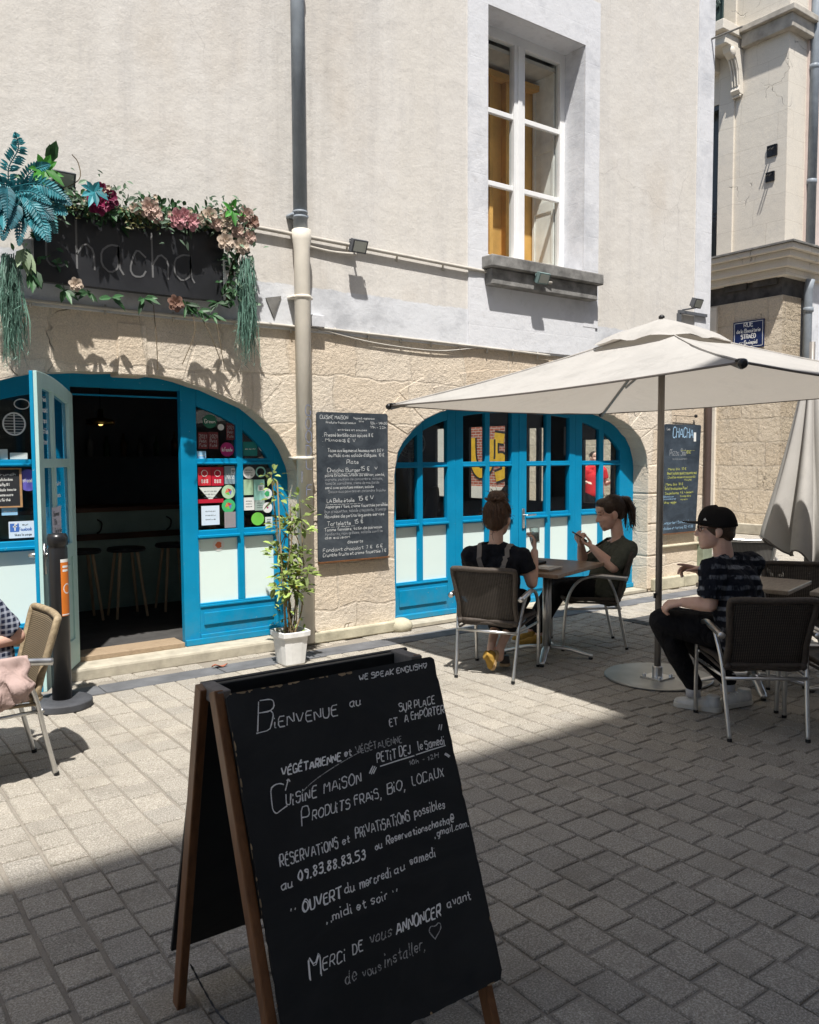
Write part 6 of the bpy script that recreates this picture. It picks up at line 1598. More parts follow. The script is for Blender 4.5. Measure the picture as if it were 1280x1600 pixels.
def fpart(mb, name, m, p, parent=None, **kw):
    o = fuse(mb, name, m, None, **kw)
    if parent: o.parent = parent; o.matrix_parent_inverse = Matrix.Identity(4)
    else: o.parent = p; o.matrix_parent_inverse = world_inv(p)
    return o
def torso(mb, hip, chest, neck, shL, shR, r, rh=.118, rc=.108, w=.062, belly=0.0, f=None):
    g_ = 1.0 if rh > .105 else .70
    """hip, chest centres; r the body's right vector"""
    hip, chest, neck, shL, shR, r = map(V, (hip, chest, neck, shL, shR, r))
    for t in (-1, 0, 1): cap(mb, hip + r * w * t * 1.05, rh, chest + r * w * t * 1.15, rc, 18)
    if belly and f is not None: ell(mb, hip.lerp(chest, .4) + V(f) * .06, (belly, belly, belly))
    for sh in (shL, shR): cap(mb, chest + (sh - chest) * .55, .085 * g_, sh, .060 * g_, 16); cap(mb, neck + (sh - neck) * .15 - V((0, 0, .02)), .056 * g_, sh, .056 * g_, 16)
    cap(mb, chest, .095 * g_, neck - V((0, 0, .03)), .062 * (.85 if g_ < 1 else 1), 16)
def shoe(name, heel, toe, m, sole_m, p, w=.043, lift=(0, 0), h=.06, sole_t=.022):
    heel, toe = V(heel), V(toe); d = (toe - heel); L = d.length; d.normalize(); upv = V((0, 0, 1)); s = d.cross(upv).normalized(); u = s.cross(d)
    mb = MB()
    ell(mb, heel + d * .05 + u * (h * .75), (w * .92, w * .92, h * .75)); cap(mb, heel + d * .045 + u * .045, w * .88, heel + d * (L * .55) + u * .036, w * .92); cap(mb, heel + d * (L * .5) + u * .034, w * .92, toe - d * .035 + u * .024, w * .74)
    cone(mb, heel + d * .055 + u * .04, w * .86, heel + d * .05 + u * (h + .035), w * .80)
    o = fpart(mb, name, m, p, vox=.006, smooth=3, cut=[(heel + u * .010, -u)])
    if name == 'sneaker':
        mb = MB(); G_ = mat("grey_suede", (.30, .285, .26), .9, var=.2)
        mb.cur = 0
        for sd in (-1, 1):
            for (a0, a1, b0, b1, mi_) in ():
                mb.cur = mi_; q = [heel + d * (L * a) + s * sd * (w * (.97 if a < .75 else .80)) + u * b for a, b in ((a0, b0), (a1, b0), (a1 - .04, b1), (a0 + .03, b1))]
                mb.obox(sum(q, V()) / 4, (q[1] - q[0]) / 2, s * .004, (q[3] - q[0]) / 2)
        mb.cur = 2
        for i in range(4): c_ = heel + d * (L * (.45 + .08 * i)) + u * (.082 - .009 * i); mb.tube([c_ - s * w * .55, c_ + u * .006, c_ + s * w * .55], .004, 6)
        part(mb, "overlay", [G_, BLACK, PAINTW], p, o, bevel=.002)
    mb = MB(); n = 12; P = []
    for i in range(2 * n):
        a = PI * (i / (n - 1)) if i < n else PI + PI * ((i - n) / (n - 1))
        if i < n: q = toe - d * w * .9 + (s * math.cos(a) * w * .95 + d * math.sin(a) * w * .95)
        else: q = heel + d * w * .85 + (s * math.cos(a) * w * .92 + d * math.sin(a) * w * .9)
        P.append(q)
    mb.prism(P, u * sole_t); part(mb, "sole", sole_m, p, o, bevel=.004)
    return o
def glasses(Pt, m, p, parent, s=1.0):
    mb = MB()
    for k in (-1, 1):
        mb.tube([Pt(k * (.034 + .024 * math.cos(2 * PI * i / 16)), .094 - .012 * abs(math.cos(2 * PI * i / 16) * .5 + .5 * 1), .014 + .019 * math.sin(2 * PI * i / 16)) for i in range(16)], .0024, 6, closed=True)
        mb.tube([Pt(k * .058, .084, .018), Pt(k * .078, .03, .016), Pt(k * .081, -.015, .008)], .0024, 6)
    mb.tube([Pt(-.010, .098, .018), Pt(.010, .098, .018)], .0024, 6)
    return part(mb, "glasses", m, p, parent, smooth=True)
def eyes(Pt, p, parent, look=(0, 0), shut=False):
    for k in (-1, 1):
        if not shut:
            mb = MB(); mb.sphere(Pt(k * .031, .073, .014), .0115, 12, 8); e = part(mb, "eye", EYEW, p, parent, smooth=True)
            mb = MB(); mb.sphere(Pt(k * .031 + look[0], .0795, .014 + look[1]), .0062, 10, 6); part(mb, "iris", EYED, p, e) if False else part(mb, "iris", EYED, p, parent, smooth=True)
        mb = MB(); mb.tube([Pt(k * .013, .089, .036), Pt(k * .030, .090, .042), Pt(k * .048, .078, .038)], [.002, .0035, .002], 6); part(mb, "eyebrow", HAIRB, p, parent, smooth=True)
        mb = MB(); mb.tube([Pt(k * .019, .0835, .0135), Pt(k * .031, .0868, .0185), Pt(k * .044, .080, .0145)], .0022, 6); part(mb, "eyelash", EYED, p, parent, smooth=True)
    mb = MB(); mb.sphere(Pt(0, .0925, -.060), .01, 10, 6); 
HAIRA = m_hair("hair_auburn", (.035, .018, .010), (.125, .062, .032)); HAIRB = m_hair("hair_dark_brown", (.014, .008, .005), (.06, .032, .018)); HAIRM = m_hair("hair_short_brown", (.03, .018, .011), (.08, .05, .03), (150, 150, 60))
HAIRO = m_hair("hair_ombre", (.10, .05, .02), (.28, .16, .07))
BLKTEE = m_fabric("black_jersey", (.012, .013, .017), ws=300, folds=1.2); BLKTR = m_fabric("black_trousers", (.012, .012, .014), ws=300, folds=1.2); OLIVEB = m_fabric("olive_blouse", (.085, .09, .072), ws=260, var=.12, folds=1.0, fs=(12, 12, 6))
STRAPM = m_fabric("grey_strap", (.21, .19, .17), ws=500)
def combed(mb, Pt, n, rnd, c, rad, goal, lim, r=.0021):
    """locks combed over the scalp towards one point"""
    g = V([(goal[i] - c[i]) / rad[i] for i in range(3)]).normalized()
    for _ in range(n):
        d = rv(rnd)
        if d.y > lim - .5 * max(0, d.z) * 0 or (d.z < -.35 and d.y > -.2): continue
        ang = d.angle(g); ax = d.cross(g)
        if ax.length < 1e-3: continue
        pts = []
        for i in range(9):
            q = Matrix.Rotation(ang * i / 9 * .92, 3, ax.normalized()) @ d; k = 1.0 + .02 * math.sin(PI * i / 8) + rnd.uniform(-.004, .004); pts.append(Pt(*[c[j] + q[j] * rad[j] * k for j in range(3)]))
        mb.tube(spline(pts, 2), [r * (.5 + .5 * math.sin(PI * (.1 + .85 * i / 16))) for i in range(17)], 5)
def strands(mb, Pt, n, rnd, c, rad, L, r=.0015):
    """loose wisps"""
    for _ in range(n):
        a = rv(rnd); p0 = V(Pt(c[0] + a.x * rad[0], c[1] + a.y * rad[1], c[2] + a.z * rad[2])); b = rv(rnd); p1 = p0 + (p0 - V(Pt(*c))).normalized() * L * .5 + b * L * .35; p2 = p1 + b * L * .4 + V((0, 0, -L * .25))
        mb.tube(spline([p0, p1, p2], 3), [r] * 6 + [r * .4], 4)

# --- woman with a bun, back to us -----------------------------------------------------
FA = V((.87, .49, 0)).normalized(); RA = FA.cross(V((0, 0, 1)))
WA = person("woman in black top with hair in a bun, back turned, raising a glass", (4.173, 4.585, 0))
hA = V((4.15, 4.57, .53)); chA_ = V((4.165, 4.575, .80)); nkA = V((4.155, 4.575, .965)); sLA = V((4.01, 4.70, .875)); sRA = V((4.295, 4.44, .868))
eLA = V((4.20, 4.90, .70)); wLA = V((4.42, 4.86, .765)); eRA = V((4.350, 4.398, .672)); wRA = V((4.415, 4.437, .893))
kRA = hA + FA * .42 - V((0, 0, .03)) - RA * -.07; kLA = hA + FA * .42 - V((0, 0, .03)) - RA * .09
aR = V((4.225, 4.60, .17)); aL = V((4.19, 4.66, .19))
mb = MB()
HF = V((.90, .44, -.10)); PA, rotA = head(mb, (4.190, 4.590, 1.145), HF, (0, 0, 1), 1.13)
cap(mb, PA(0, -.025, -.05), .050, nkA, .054); torso(mb, hA, chA_, nkA, sLA, sRA, RA, .085, .080, .055)
limb(mb, [sRA, eRA], [.046, .043]); limb(mb, [eRA, eRA.lerp(wRA, .3), wRA], [.043, .044, .029]); limb(mb, [sLA, eLA], [.046, .040]); limb(mb, [eLA, wLA], [.038, .027])
GP = V((4.445, 4.455, 1.015))
hand(mb, wRA + V((0, 0, .012)), V((.16, .10, .98)), V((-.35, .55, .25)), curl=.95, side=-1, thumb=.6)
hand(mb, wLA, V((.8, -.5, 0)), V((0, 0, -1)), curl=.5, side=-1)
for k, a in ((kRA, aR), (kLA, aL)): limb(mb, [hA + (k - hA) * .2, k], [.06, .05]); limb(mb, [k, k.lerp(a, .35), a], [.048, .050, .030]); cap(mb, a, .031, a + V((-.02, -.01, -.07)), .034)
bodyA = fpart(mb, "body", SKIN, WA, vox=.005, smooth=3)
mb = MB(); torso(mb, hA + V((0, 0, -.02)), chA_, nkA, sLA, sRA, RA, .118, .104, .060)
cone(mb, sRA, .070, sRA.lerp(eRA, .55), .064); cone(mb, sLA, .070, sLA.lerp(eLA, .5), .064); ell(mb, sRA, (.068,) * 3); ell(mb, sLA, (.068,) * 3)
shA = fpart(mb, "t_shirt", BLKTEE, WA, vox=.007, smooth=5, disp=.018, dscale=.05, cut=[(nkA + V((0, 0, .012)) - FA * .0, V((-.25 * FA.x, -.25 * FA.y, 1)).normalized())])
def drape(mb, obj, pts, w, off=.004, n=26):
    """a flat strap laid on a garment's surface"""
    dg = bpy.context.evaluated_depsgraph_get(); bv = BVHTree.FromObject(obj, dg); mi = obj.matrix_world.inverted()
    q = spline(pts, n // max(1, len(pts) - 1)); L = []
    bm_pts = [v.co for v in obj.data.vertices]
    for p in q:
        loc, nor, i, d_ = bv.find_nearest(mi @ p)
        L.append((obj.matrix_world @ loc, nor))
    vs = []
    for i, (p, nr) in enumerate(L):
        d = (L[min(i + 1, len(L) - 1)][0] - L[max(i - 1, 0)][0]); sd = nr.cross(d.normalized()).normalized() * w / 2
        vs += [p + nr * off + sd, p + nr * off - sd]
    mb.add(vs, [(2 * i, 2 * i + 1, 2 * i + 3, 2 * i + 2) for i in range(len(L) - 1)])
bpy.context.view_layer.update()
mb = MB()
for s_, x0, x1 in ((-1, -.105, -.045), (1, .115, .03)):
    drape(mb, shA, [nkA + RA * x0 + FA * .05 + V((0, 0, .02)), nkA + RA * x0 - FA * .05 + V((0, 0, -.02)), chA_ + RA * (x0 * .7 + x1 * .3) - FA * .15 + V((0, 0, .04)), chA_ + RA * (x0 * .3 + x1 * .7) - FA * .16 + V((0, 0, -.06)), chA_ + RA * x1 - FA * .16 + V((0, 0, -.17))], .034)
part(mb, "strap", STRAPM, WA, shA, solid=.003)
mb = MB()
for k in (kRA, kLA): limb(mb, [hA + (k - hA) * .1 - V((0, 0, .02)), k], [.105, .075]); limb(mb, [k, k.lerp(aR if k is kRA else aL, .62)], [.072, .060])
ell(mb, hA - V((0, 0, .0)), (.17, .17, .10))
fpart(mb, "trousers", BLKTR, WA, vox=.008, smooth=5, disp=.008, dscale=.08)
rA_ = random.Random(5)
mb = MB()
def EA(a, rr): ell(mb, PA(*a), [x * 1.19 for x in rr], rotA)
EA((0, -.024, .036), (.083, .094, .090)); EA((0, -.055, -.005), (.074, .064, .076)); EA((0, .02, .07), (.066, .07, .058)); EA((.045, -.03, .0), (.034, .05, .05)); EA((-.045, -.03, .0), (.034, .05, .05)); EA((0, -.06, -.045), (.045, .035, .03))
hrA = fpart(mb, "hair", HAIRA, WA, vox=.006, smooth=4, disp=.006, dscale=.02)
mb = MB()
bc = (0, -.042, .138)
EA(bc, (.058, .054, .044))
for i in range(15):
    a = rA_.uniform(0, 2 * PI); e = rA_.uniform(-.7, 1.2); p = (bc[0] + .052 * math.cos(a) * math.cos(e), bc[1] + .050 * math.sin(a) * math.cos(e), bc[2] + .042 * math.sin(e)); q = (p[0] + rA_.uniform(-.03, .03), p[1] + rA_.uniform(-.03, .03), p[2] + rA_.uniform(-.016, .016)); cap(mb, PA(*p), .013, PA(*q), .010, 10)
fpart(mb, "bun", HAIRA, WA, hrA, vox=.0045, smooth=2, disp=.004, dscale=.012)
mb = MB(); strands(mb, PA, 90, rA_, bc, (.05, .046, .04), .04); strands(mb, PA, 120, rA_, (0, -.03, .035), (.092, .106, .100), .028); strands(mb, PA, 16, rA_, (0, -.07, -.06), (.05, .02, .03), .05)
combed(mb, PA, 420, rA_, (0, -.024, .036), (.090, .102, .098), (0, -.05, .13), .45)
combed(mb, PA, 160, rA_, (0, -.055, -.005), (.080, .070, .083), (0, -.07, .12), -.1)
part(mb, "stray_hair", HAIRA, WA, hrA, smooth=True)
glasses(PA, mat("glasses_frame", (.02, .015, .012), .3), WA, bodyA)
MUST = mat("mustard_suede", (.34, .20, .035), .85, var=.25, vs=14, bump=.3); GUM = mat("gum_sole", (.40, .27, .13), .7, var=.3, vs=16, bump=.5, bs=50); WSOLE = mat("white_sole", (.55, .53, .47), .6, var=.15)
shoe("shoe", V((4.150, 4.548, .165)), V((4.090, 4.53, .0)) + V((.02, .03, .02)), MUST, GUM, WA)
shoe("sandal", (4.215, 4.545, .035), (4.33, 4.66, .01), mat("dark_leather", (.02, .016, .014), .5), mat("cork_sole", (.30, .22, .13), .8), WA, h=.045)
tg = thing("tumbler", "clear tumbler of milky drink held up by the woman with the bun", "glass", GP - V((0, 0, .055)))
mb = MB(); mb.lathe([(.030, 0), (.0385, .115), (.0360, .115), (.0275, .008)], (0, 0, 0), 30, V((-.10, .02, .99))); mb.build("glass_body", bpy.data.materials["tumbler_glass"], tg, smooth=True)
mb = MB(); mb.lathe([(.0265, .009), (.032, .075)], (0, 0, 0), 24, V((-.10, .02, .99))); mb.build("drink", mat("milky_drink", (0, 0, 0)), tg, smooth=True)

# --- woman looking at her phone, in profile --------------------------------------------
FB = V((-.83, .555, 0)).normalized(); RB = FB.cross(V((0, 0, 1)))
WB = person("woman with dark ponytail in an olive blouse, sitting in profile and looking at her phone", (5.40, 4.79, 0))
hB = V((5.52, 4.70, .50)); cB_ = V((5.605, 4.645, .76)); nB = V((5.605, 4.645, .93)); sNB = V((5.565, 4.49, .83)); sFB = V((5.70, 4.80, .83))
eNB = V((5.425, 4.535, .685)); wNB = V((5.378, 4.72, .835)); eFB = V((5.52, 4.95, .68)); wFB = V((5.39, 4.86, .845))
kN = V((5.17, 4.90, .475)); kF = V((5.27, 5.05, .475)); aN = V((5.03, 5.00, .10)); aF = V((5.10, 5.16, .10))
mb = MB()
PB, rotB = head(mb, (5.553, 4.686, 1.118), V((-.86, .46, -.30)), (0, 0, 1), 1.17)
cap(mb, PB(0, -.030, -.05), .048, nB, .053); torso(mb, hB, cB_, nB, sNB, sFB, RB, .09, .085, .055)
limb(mb, [sNB, eNB], [.052, .047]); limb(mb, [eNB, eNB.lerp(wNB, .3), wNB], [.047, .049, .031]); limb(mb, [sFB, eFB], [.05, .046]); limb(mb, [eFB, eFB.lerp(wFB, .3), wFB], [.046, .047, .030])
PH = V((5.335, 4.825, .925))
hand(mb, wNB, V((-.30, .62, .42)), V((-.25, .45, -.85)) * -1, curl=1.0, side=1, thumb=.7); hand(mb, wFB, V((-.55, -.1, .55)), V((.3, -.3, .9)), curl=.95, side=-1, thumb=.6)
for k, a in ((kN, aN), (kF, aF)): limb(mb, [hB + (k - hB) * .2, k], [.065, .05]); limb(mb, [k, a], [.046, .032])
bodyB = fpart(mb, "body", SKIN2, WB, vox=.005, smooth=3)
mb = MB(); torso(mb, hB + V((0, 0, -.03)), cB_, nB - V((0, 0, .01)), sNB, sFB, RB, .135, .118, .062, belly=.12, f=FB)
for sh, el in ((sNB, eNB), (sFB, eFB)): cone(mb, sh, .078, sh.lerp(el, .5), .074); cone(mb, sh.lerp(el, .45), .074, sh.lerp(el, .96), .066); ell(mb, sh, (.074,) * 3)
cap(mb, hB + FB * .10 - V((0, 0, .02)), .10, hB + FB * .16 - V((0, 0, .05)), .08)
shB = fpart(mb, "blouse", OLIVEB, WB, vox=.007, smooth=5, disp=.020, dscale=.06, cut=[(nB + V((0, 0, -.012)), V((FB.x * .75, FB.y * .75, 1)).normalized())])
mb = MB()
for k, a in ((kN, aN), (kF, aF)): limb(mb, [hB + (k - hB) * .1 - V((0, 0, .02)), k], [.115, .080]); limb(mb, [k, a + V((0, 0, .06))], [.076, .058])
ell(mb, hB, (.17, .17, .10))
fpart(mb, "trousers", BLKTR, WB, vox=.008, smooth=5, disp=.008, dscale=.08)
mb = MB()
def EB(a, rr): ell(mb, PB(*a), [x * 1.2 for x in rr], rotB)
EB((0, -.030, .040), (.080, .088, .086)); EB((0, .030, .088), (.060, .052, .036)); EB((0, -.06, .0), (.066, .055, .07)); EB((.056, .012, .052), (.026, .042, .045)); EB((-.056, .012, .052), (.026, .042, .045)); EB((0, -.085, .075), (.035, .035, .035))
hrB = fpart(mb, "hair", HAIRB, WB, vox=.006, smooth=4, disp=.005, dscale=.02)
mb = MB()
rB_ = random.Random(9)
for i in range(12):
    o = (rB_.uniform(-.03, .03), rB_.uniform(-.028, .028), 0)
    limb(mb, [PB(o[0] * .3, -.095 + o[1] * .3, .085), PB(o[0], -.135 + o[1], .060), PB(o[0] * 1.3, -.150 + o[1] * 1.4, -.02), PB(o[0] * 1.4, -.125 + o[1] * 1.7, -.11 - .05 * rB_.random())], [.017, .024, .020, .005])
fpart(mb, "ponytail", HAIRB, WB, hrB, vox=.005, smooth=2, disp=.006, dscale=.015)
mb = MB(); strands(mb, PB, 110, rB_, (0, -.13, -.04), (.045, .04, .10), .06); strands(mb, PB, 60, rB_, (0, -.03, .04), (.092, .10, .099), .022)
combed(mb, PB, 460, rB_, (0, -.030, .040), (.084, .093, .091), (0, -.11, .08), .22)
part(mb, "stray_hair", HAIRB, WB, hrB, smooth=True)
mb = MB(); mb.tube([PB(.02 * math.cos(a), -.098 + .006 * math.sin(a), .078 + .02 * math.sin(a)) for a in [i * PI / 6 for i in range(12)]], .006, 6, closed=True); part(mb, "hair_tie", BLACK, WB, hrB)
eyes(PB, WB, bodyB, shut=True)
mb = MB(); cap(mb, PB(-.014, .091, -.0585), .004, PB(.014, .091, -.0585), .004, 8); cap(mb, PB(-.011, .090, -.0665), .005, PB(.011, .090, -.0665), .005, 8); part(mb, "lips", LIPM, WB, bodyB, smooth=True)
shoe("shoe", (5.07, 4.98, .0), (4.86, 5.09, .0), MUST, WSOLE, WB); shoe("shoe", (5.15, 5.13, .0), (4.94, 5.24, .0), MUST, WSOLE, WB)
PN = V((.45, -.30, .85)).normalized(); pd = V((-.42, .55, .42)); pd = (pd - PN * pd.dot(PN)).normalized(); ps = pd.cross(PN)
phn = thing("smartphone", "black smartphone held in both hands by the woman in the olive blouse", "phone", PH)
mb = MB(); mb.obox(PH, pd * .075, ps * .036, PN * .0045); ph_ = part(mb, "case", mat("phone_case", (.02, .02, .022), .3), phn, bevel=.003)
mb = MB(); mb.obox(PH + PN * .005, pd * .070, ps * .032, PN * .0004); part(mb, "screen", mat("phone_screen", (.08, .10, .12), .08, spec=.7), phn, ph_)

# --- man in a cap -----------------------------------------------------------------------
FM = V((-.35, .937, 0)).normalized(); RM = FM.cross(V((0, 0, 1)))
MA = person("man in black cap and navy striped t-shirt, seated and pointing left", (4.50, 2.85, 0))
hM = V((4.585, 2.79, .53)); cM = V((4.50, 2.855, .83)); nM = V((4.445, 2.885, 1.01)); sLM = V((4.29, 2.845, .955)); sRM = V((4.69, 2.855, .94))
eLM = V((4.272, 2.855, .735)); wLM = V((4.245, 3.015, .728)); eRM = V((4.66, 3.06, .76)); wRM = V((4.545, 3.115, .885))
kLM = V((4.275, 3.19, .585)); kRM = V((4.50, 3.27, .56)); aLM = V((4.535, 3.14, .13)); aRM = V((4.79, 3.06, .14))
mb = MB()
PM, rotM = head(mb, (4.398, 2.911, 1.165), V((-.66, .74, -.06)), (0, 0, 1), 1.05)
cap(mb, PM(0, -.028, -.05), .054, nM, .058); torso(mb, hM, cM, nM, sLM, sRM, RM, .09, .088, .06)
limb(mb, [sLM, eLM], [.052, .044]); limb(mb, [eLM, eLM.lerp(wLM, .35), wLM], [.044, .044, .030]); limb(mb, [sRM, eRM], [.052, .044]); limb(mb, [eRM, wRM], [.043, .029])
hand(mb, wLM, V((-.45, .75, -.15)), V((.3, .2, -.9)), curl=1.25, side=-1, thumb=.9, s=1.08)
hand(mb, wRM, V((-.80, .45, .22)), V((-.3, -.3, -.8)), side=1, curls=(.12, .75, 1.1, 1.2), thumb=.5, s=1.06)
for k, a in ((kLM, aLM), (kRM, aRM)): limb(mb, [hM + (k - hM) * .2, k], [.07, .055]); limb(mb, [k, a], [.05, .034])
bodyM = fpart(mb, "body", SKIN3, MA, vox=.005, smooth=3)
t = NT("navy_streaked_jersey")
w = t.n('ShaderNodeTexWave', Scale=5.2, Distortion=1.2, Detail=2.0); w.bands_direction = 'Z'; w.inputs['Detail Scale'].default_value = 3.0; t.l(t.mapped(rot=(R(8), R(-6), 0)), w.inputs['Vector'])
br_ = t.ramp(t.noise(9, 5, .7, t.mapped((1, 1, .35))), [(.44, (0, 0, 0)), (.62, (1, 1, 1))])
msk = t.math('MULTIPLY', t.ramp(w.outputs['Fac'], [(.5, (0, 0, 0)), (.85, (1, 1, 1))]), br_)
t.color(t.mix(msk, (.009, .011, .018), (.24, .26, .30))); t.set(.9, spec=.15); t.bump(t.noise(1.0, 4, .55, t.mapped((11, 11, 5)), 1.2), .9, .03)
mb = MB(); torso(mb, hM - V((0, 0, .03)), cM, nM, sLM, sRM, RM, .145, .132, .078)
for sh, el in ((sLM, eLM), (sRM, eRM)): cone(mb, sh, .084, sh.lerp(el, .4), .080); cone(mb, sh.lerp(el, .35), .080, sh.lerp(el, .80), .078); ell(mb, sh, (.080,) * 3)
ell(mb, cM - FM * .05, (.12, .11, .12))
shM = fpart(mb, "t_shirt", t.m, MA, vox=.007, smooth=5, disp=.024, dscale=.055, cut=[(nM + V((0, 0, .008)), V((FM.x * .3, FM.y * .3, 1)).normalized())])
mb = MB()
for k, a in ((kLM, aLM), (kRM, aRM)): limb(mb, [hM + (k - hM) * .1 - V((0, 0, .02)), k], [.115, .082]); limb(mb, [k, k.lerp(a, .5), a + V((0, 0, .03))], [.080, .068, .056])
ell(mb, hM, (.17, .17, .10))
fpart(mb, "trousers", BLKTR, MA, vox=.008, smooth=5, disp=.010, dscale=.08)
mb = MB(); ell(mb, PM(0, -.02, .02), (.086, .099, .088), rotM); ell(mb, PM(0, -.055, -.02), (.070, .055, .060), rotM)
hrM = fpart(mb, "hair", HAIRM, MA, vox=.006, smooth=3, disp=.003, dscale=.015)
CAPM = m_fabric("black_cap_cloth", (.012, .011, .011), ws=500, var=.2)
mb = MB()
def crown(u, v):
    a = 2 * PI * u; e = v * PI / 2; ce, se = math.cos(e) ** .62, math.sin(e) ** 1.0
    b = -.012 + .106 * math.sin(a) * ce; front = max(0, math.sin(a))
    wob = 1 + .018 * noise.noise(V((math.cos(a) * 2, math.sin(a) * 2, v * 3)))
    return PM(.089 * math.cos(a) * ce * wob, b * wob, .030 + .096 * se * (1 + .12 * front) * wob - .016 * (1 - front) * (1 - v))
mb.grid(crown, 40, 12); cp = part(mb, "cap", CAPM, MA, bodyM, smooth=True, merge=True, solid=.004)
mb = MB()
def brim(u, v):
    a = PI * (.10 + .80 * u); k = v
    return PM((.086 + .004 * k) * math.cos(a) * (1 + .03 * k), -.012 + .104 * math.sin(a) + .085 * k * math.sin(a) ** .7, .042 + .012 * k - .014 * abs(math.cos(a)) ** 2)
mb.grid(brim, 20, 6); part(mb, "brim", CAPM, MA, cp, smooth=True, solid=.005)
mb = MB(); mb.sphere(PM(0, -.012, .127), .009, 10, 6); part(mb, "button", CAPM, MA, cp, smooth=True)
mb = MB(); q = [PM(-.087, .052, .058), PM(-.0865, .060, .074), PM(-.083, .070, .062)]; mb.add([p_ + (p_ - V(PM(0, 0, .05))).normalized() * .009 for p_ in map(V, q)], [(0, 1, 2)]); part(mb, "cap_badge", PAINTW, MA, cp)
glasses(PM, mat("tortoise_frame", (.10, .04, .025), .3), MA, bodyM)
eyes(PM, MA, bodyM)
SNK = mat("white_leather", (.56, .55, .51), .5, var=.15, vs=14)
shoe("sneaker", (4.610, 2.985, .0), (4.50, 3.255, .0), SNK, WSOLE, MA, w=.050, h=.065, sole_t=.03); shoe("sneaker", (4.905, 2.965, .012), (4.665, 3.045, .0), SNK, WSOLE, MA, w=.050, h=.065, sole_t=.03)
mb = MB()
for a in (aLM, aRM): cone(mb, a + V((0, 0, -.05)), .046, a + V((0, 0, .07)), .043)
part(mb, "sock", m_fabric("white_sock", (.60, .60, .62), ws=250), MA, bodyM, smooth=True)

# --- person mostly outside the left edge --------------------------------------------------
FL = V((-.96, .0, 0)).normalized(); RL = FL.cross(V((0, 0, 1)))
PL = person("person in a blue checked shirt cut off by the left edge", (.86, 4.70, 0))
hL = V((.76, 4.68, .53)); cL = V((.72, 4.70, .82)); nL = V((.69, 4.72, 1.0)); sNL = V((.68, 4.53, .925)); sFL = V((.74, 4.90, .93))
eNL = V((.875, 4.58, .70)); wNL = V((.66, 4.46, .69)); eFL = V((.70, 5.05, .70)); wFL = V((.50, 5.05, .74)); kNL = hL + FL * .42 - RL * .09; kFL = hL + FL * .42 + RL * .09
mb = MB(); PLh, rotL = head(mb, (.665, 4.73, 1.16), FL, (0, 0, 1)); cap(mb, PLh(0, -.028, -.05), .052, nL, .056); torso(mb, hL, cL, nL, sNL, sFL, RL, .09, .085, .06)
limb(mb, [sNL, eNL, wNL], [.052, .043, .029]); limb(mb, [sFL, eFL, wFL], [.052, .043, .029]); hand(mb, wNL, (-.9, .3, 0), (0, 0, -1), .5, 1); hand(mb, wFL, (-.9, 0, 0), (0, 0, -1), .5, -1)
for k in (kNL, kFL): limb(mb, [hL, k, k + FL * .05 - V((0, 0, .42))], [.07, .055, .035])
bL = fpart(mb, "body", SKIN2, PL, vox=.006, smooth=3)
t = NT("blue_check_shirt"); ck = []
for ax in ('X', 'Z'):
    w = t.n('ShaderNodeTexWave', Scale=11.0, Distortion=.3); w.bands_direction = ax; t.l(t.co(), w.inputs['Vector']); ck.append(t.ramp(w.outputs['Fac'], [(.62, (0, 0, 0)), (.7, (1, 1, 1))]))
c = t.mix(t.math('MULTIPLY', ck[0], .6), (.018, .024, .05), (.35, .38, .45)); c = t.mix(t.math('MULTIPLY', ck[1], .6), c, (.40, .43, .50)); t.color(c); t.set(.9, spec=.15)
mb = MB(); torso(mb, hL - V((0, 0, .03)), cL, nL, sNL, sFL, RL, .13, .115, .064)
for sh, el in ((sNL, eNL), (sFL, eFL)): cone(mb, sh, .080, sh.lerp(el, .85), .068); ell(mb, sh, (.076,) * 3)
fpart(mb, "shirt", t.m, PL, vox=.008, smooth=4, disp=.016, dscale=.06)
mb = MB()
for k in (kNL, kFL): limb(mb, [hL, k, k + FL * .05 - V((0, 0, .38))], [.11, .08, .06])
fpart(mb, "trousers", m_fabric("grey_trousers", (.05, .05, .06)), PL, vox=.010, smooth=4)
mb = MB(); ell(mb, PLh(0, -.022, .036), (.081, .092, .088), rotL); fpart(mb, "hair", HAIRM, PL, vox=.008, smooth=3)
for k in (kNL, kFL):
    q = k + FL * .05 - V((0, 0, .5)); shoe("shoe", (q.x - FL.x * .05, q.y - FL.y * .05, 0), (q.x + FL.x * .2, q.y + FL.y * .2, 0), MUST if False else mat("dark_leather", (0, 0, 0)), WSOLE, PL)
# the pink jacket over the near arm of the rattan chair
mw = Matrix.Translation(chL.location) @ Matrix.Rotation(chL.rotation_euler.z, 4, 'Z')
mb = MB()
def jk(u, v):
    y = -.15 + .62 * u; s_ = v
    if s_ < .35: k = s_ / .35; x = -.12 - .16 * k; z = .50 + .145 * math.sin(k * PI / 2)
    else: k = (s_ - .35) / .65; x = -.28 - .045 * math.sin(k * PI * .8) - .02 * k; z = .645 - .20 * k - .05 * math.sin(u * PI) * k
    nz = noise.noise(V((u * 7, v * 3.5, .3))) * 1.5; n2 = noise.noise(V((u * 15 + v * 3, v * 6, 1.7))) * 1.6
    x -= (.035 * nz + .014 * n2) * min(1, s_ * 2); z += .02 * nz * s_; y += .03 * n2 * s_ - .10 * s_ * u
    return mw @ V((x, y, z))
mb.grid(jk, 40, 40); tag(mb.build("jacket", m_fabric("dusty_pink_cotton", (.36, .265, .24), ws=300, var=.15, folds=1.0, fs=(7, 7, 4)), smooth=True, solid=.006), "dusty pink jacket draped over the arm of the tan rattan chair", "jacket")

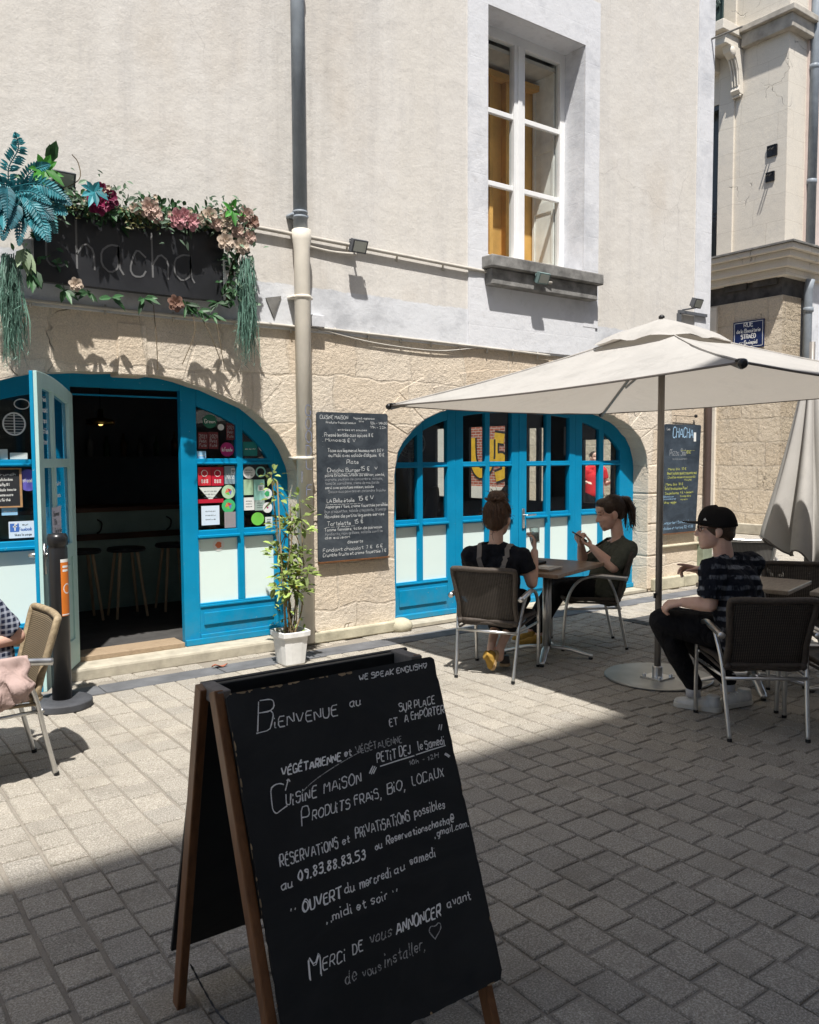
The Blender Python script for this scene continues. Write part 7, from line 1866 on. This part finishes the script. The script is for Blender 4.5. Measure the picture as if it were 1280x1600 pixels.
# --- passer-by far down the side street, seen through the glazing ----------------------------
FS = V((-.3, -.95, 0)).normalized(); RS_ = FS.cross(V((0, 0, 1)))
PS = person("person in a red top out in the side street, seen through the blue glazed doors", (12.1, 10.6, 0))
b0 = V((12.1, 10.6, 0)); hS = b0 + V((0, 0, .92)); cS = b0 + V((0, 0, 1.22)); nS = b0 + V((0, 0, 1.43)); s1 = b0 - RS_ * .19 + V((0, 0, 1.36)); s2 = b0 + RS_ * .19 + V((0, 0, 1.36))
mb = MB(); PSh, rotS = head(mb, b0 + V((0, 0, 1.58)), FS, (0, 0, 1)); cap(mb, PSh(0, -.03, -.05), .052, nS, .056); torso(mb, hS, cS, nS, s1, s2, RS_, .10, .09, .06)
for sh, sg in ((s1, -1), (s2, 1)): e = sh + RS_ * sg * .08 - V((0, 0, .28)); w_ = e + FS * .18 + V((0, 0, .05)); limb(mb, [sh, e, w_], [.05, .04, .028]); hand(mb, w_, FS, (0, 0, -1), .5, sg)
for sg in (-1, 1): limb(mb, [hS + RS_ * sg * .09, b0 + RS_ * sg * .10 + V((0, 0, .48)), b0 + RS_ * sg * .11 + V((0, 0, .08))], [.08, .055, .038]); cap(mb, b0 + RS_ * sg * .11 + V((0, 0, .04)), .04, b0 + RS_ * sg * .11 + FS * .16 + V((0, 0, .035)), .035)
bS = fpart(mb, "body", SKIN3, PS, vox=.008, smooth=3)
mb = MB(); torso(mb, hS, cS, nS, s1, s2, RS_, .125, .115, .064)
for sh, sg in ((s1, -1), (s2, 1)): cone(mb, sh, .075, sh + RS_ * sg * .05 - V((0, 0, .17)), .07)
fpart(mb, "red_top", m_fabric("red_cotton", (.55, .03, .035)), PS, vox=.01, smooth=3)
mb = MB()
for sg in (-1, 1): limb(mb, [hS + RS_ * sg * .08, b0 + RS_ * sg * .10 + V((0, 0, .48)), b0 + RS_ * sg * .11 + V((0, 0, .12))], [.115, .08, .06])
fpart(mb, "trousers", BLKTR, PS, vox=.012, smooth=3)
mb = MB(); ell(mb, PSh(0, -.02, .036), (.081, .092, .088), rotS); fpart(mb, "hair", HAIRB, PS, vox=.01, smooth=3)
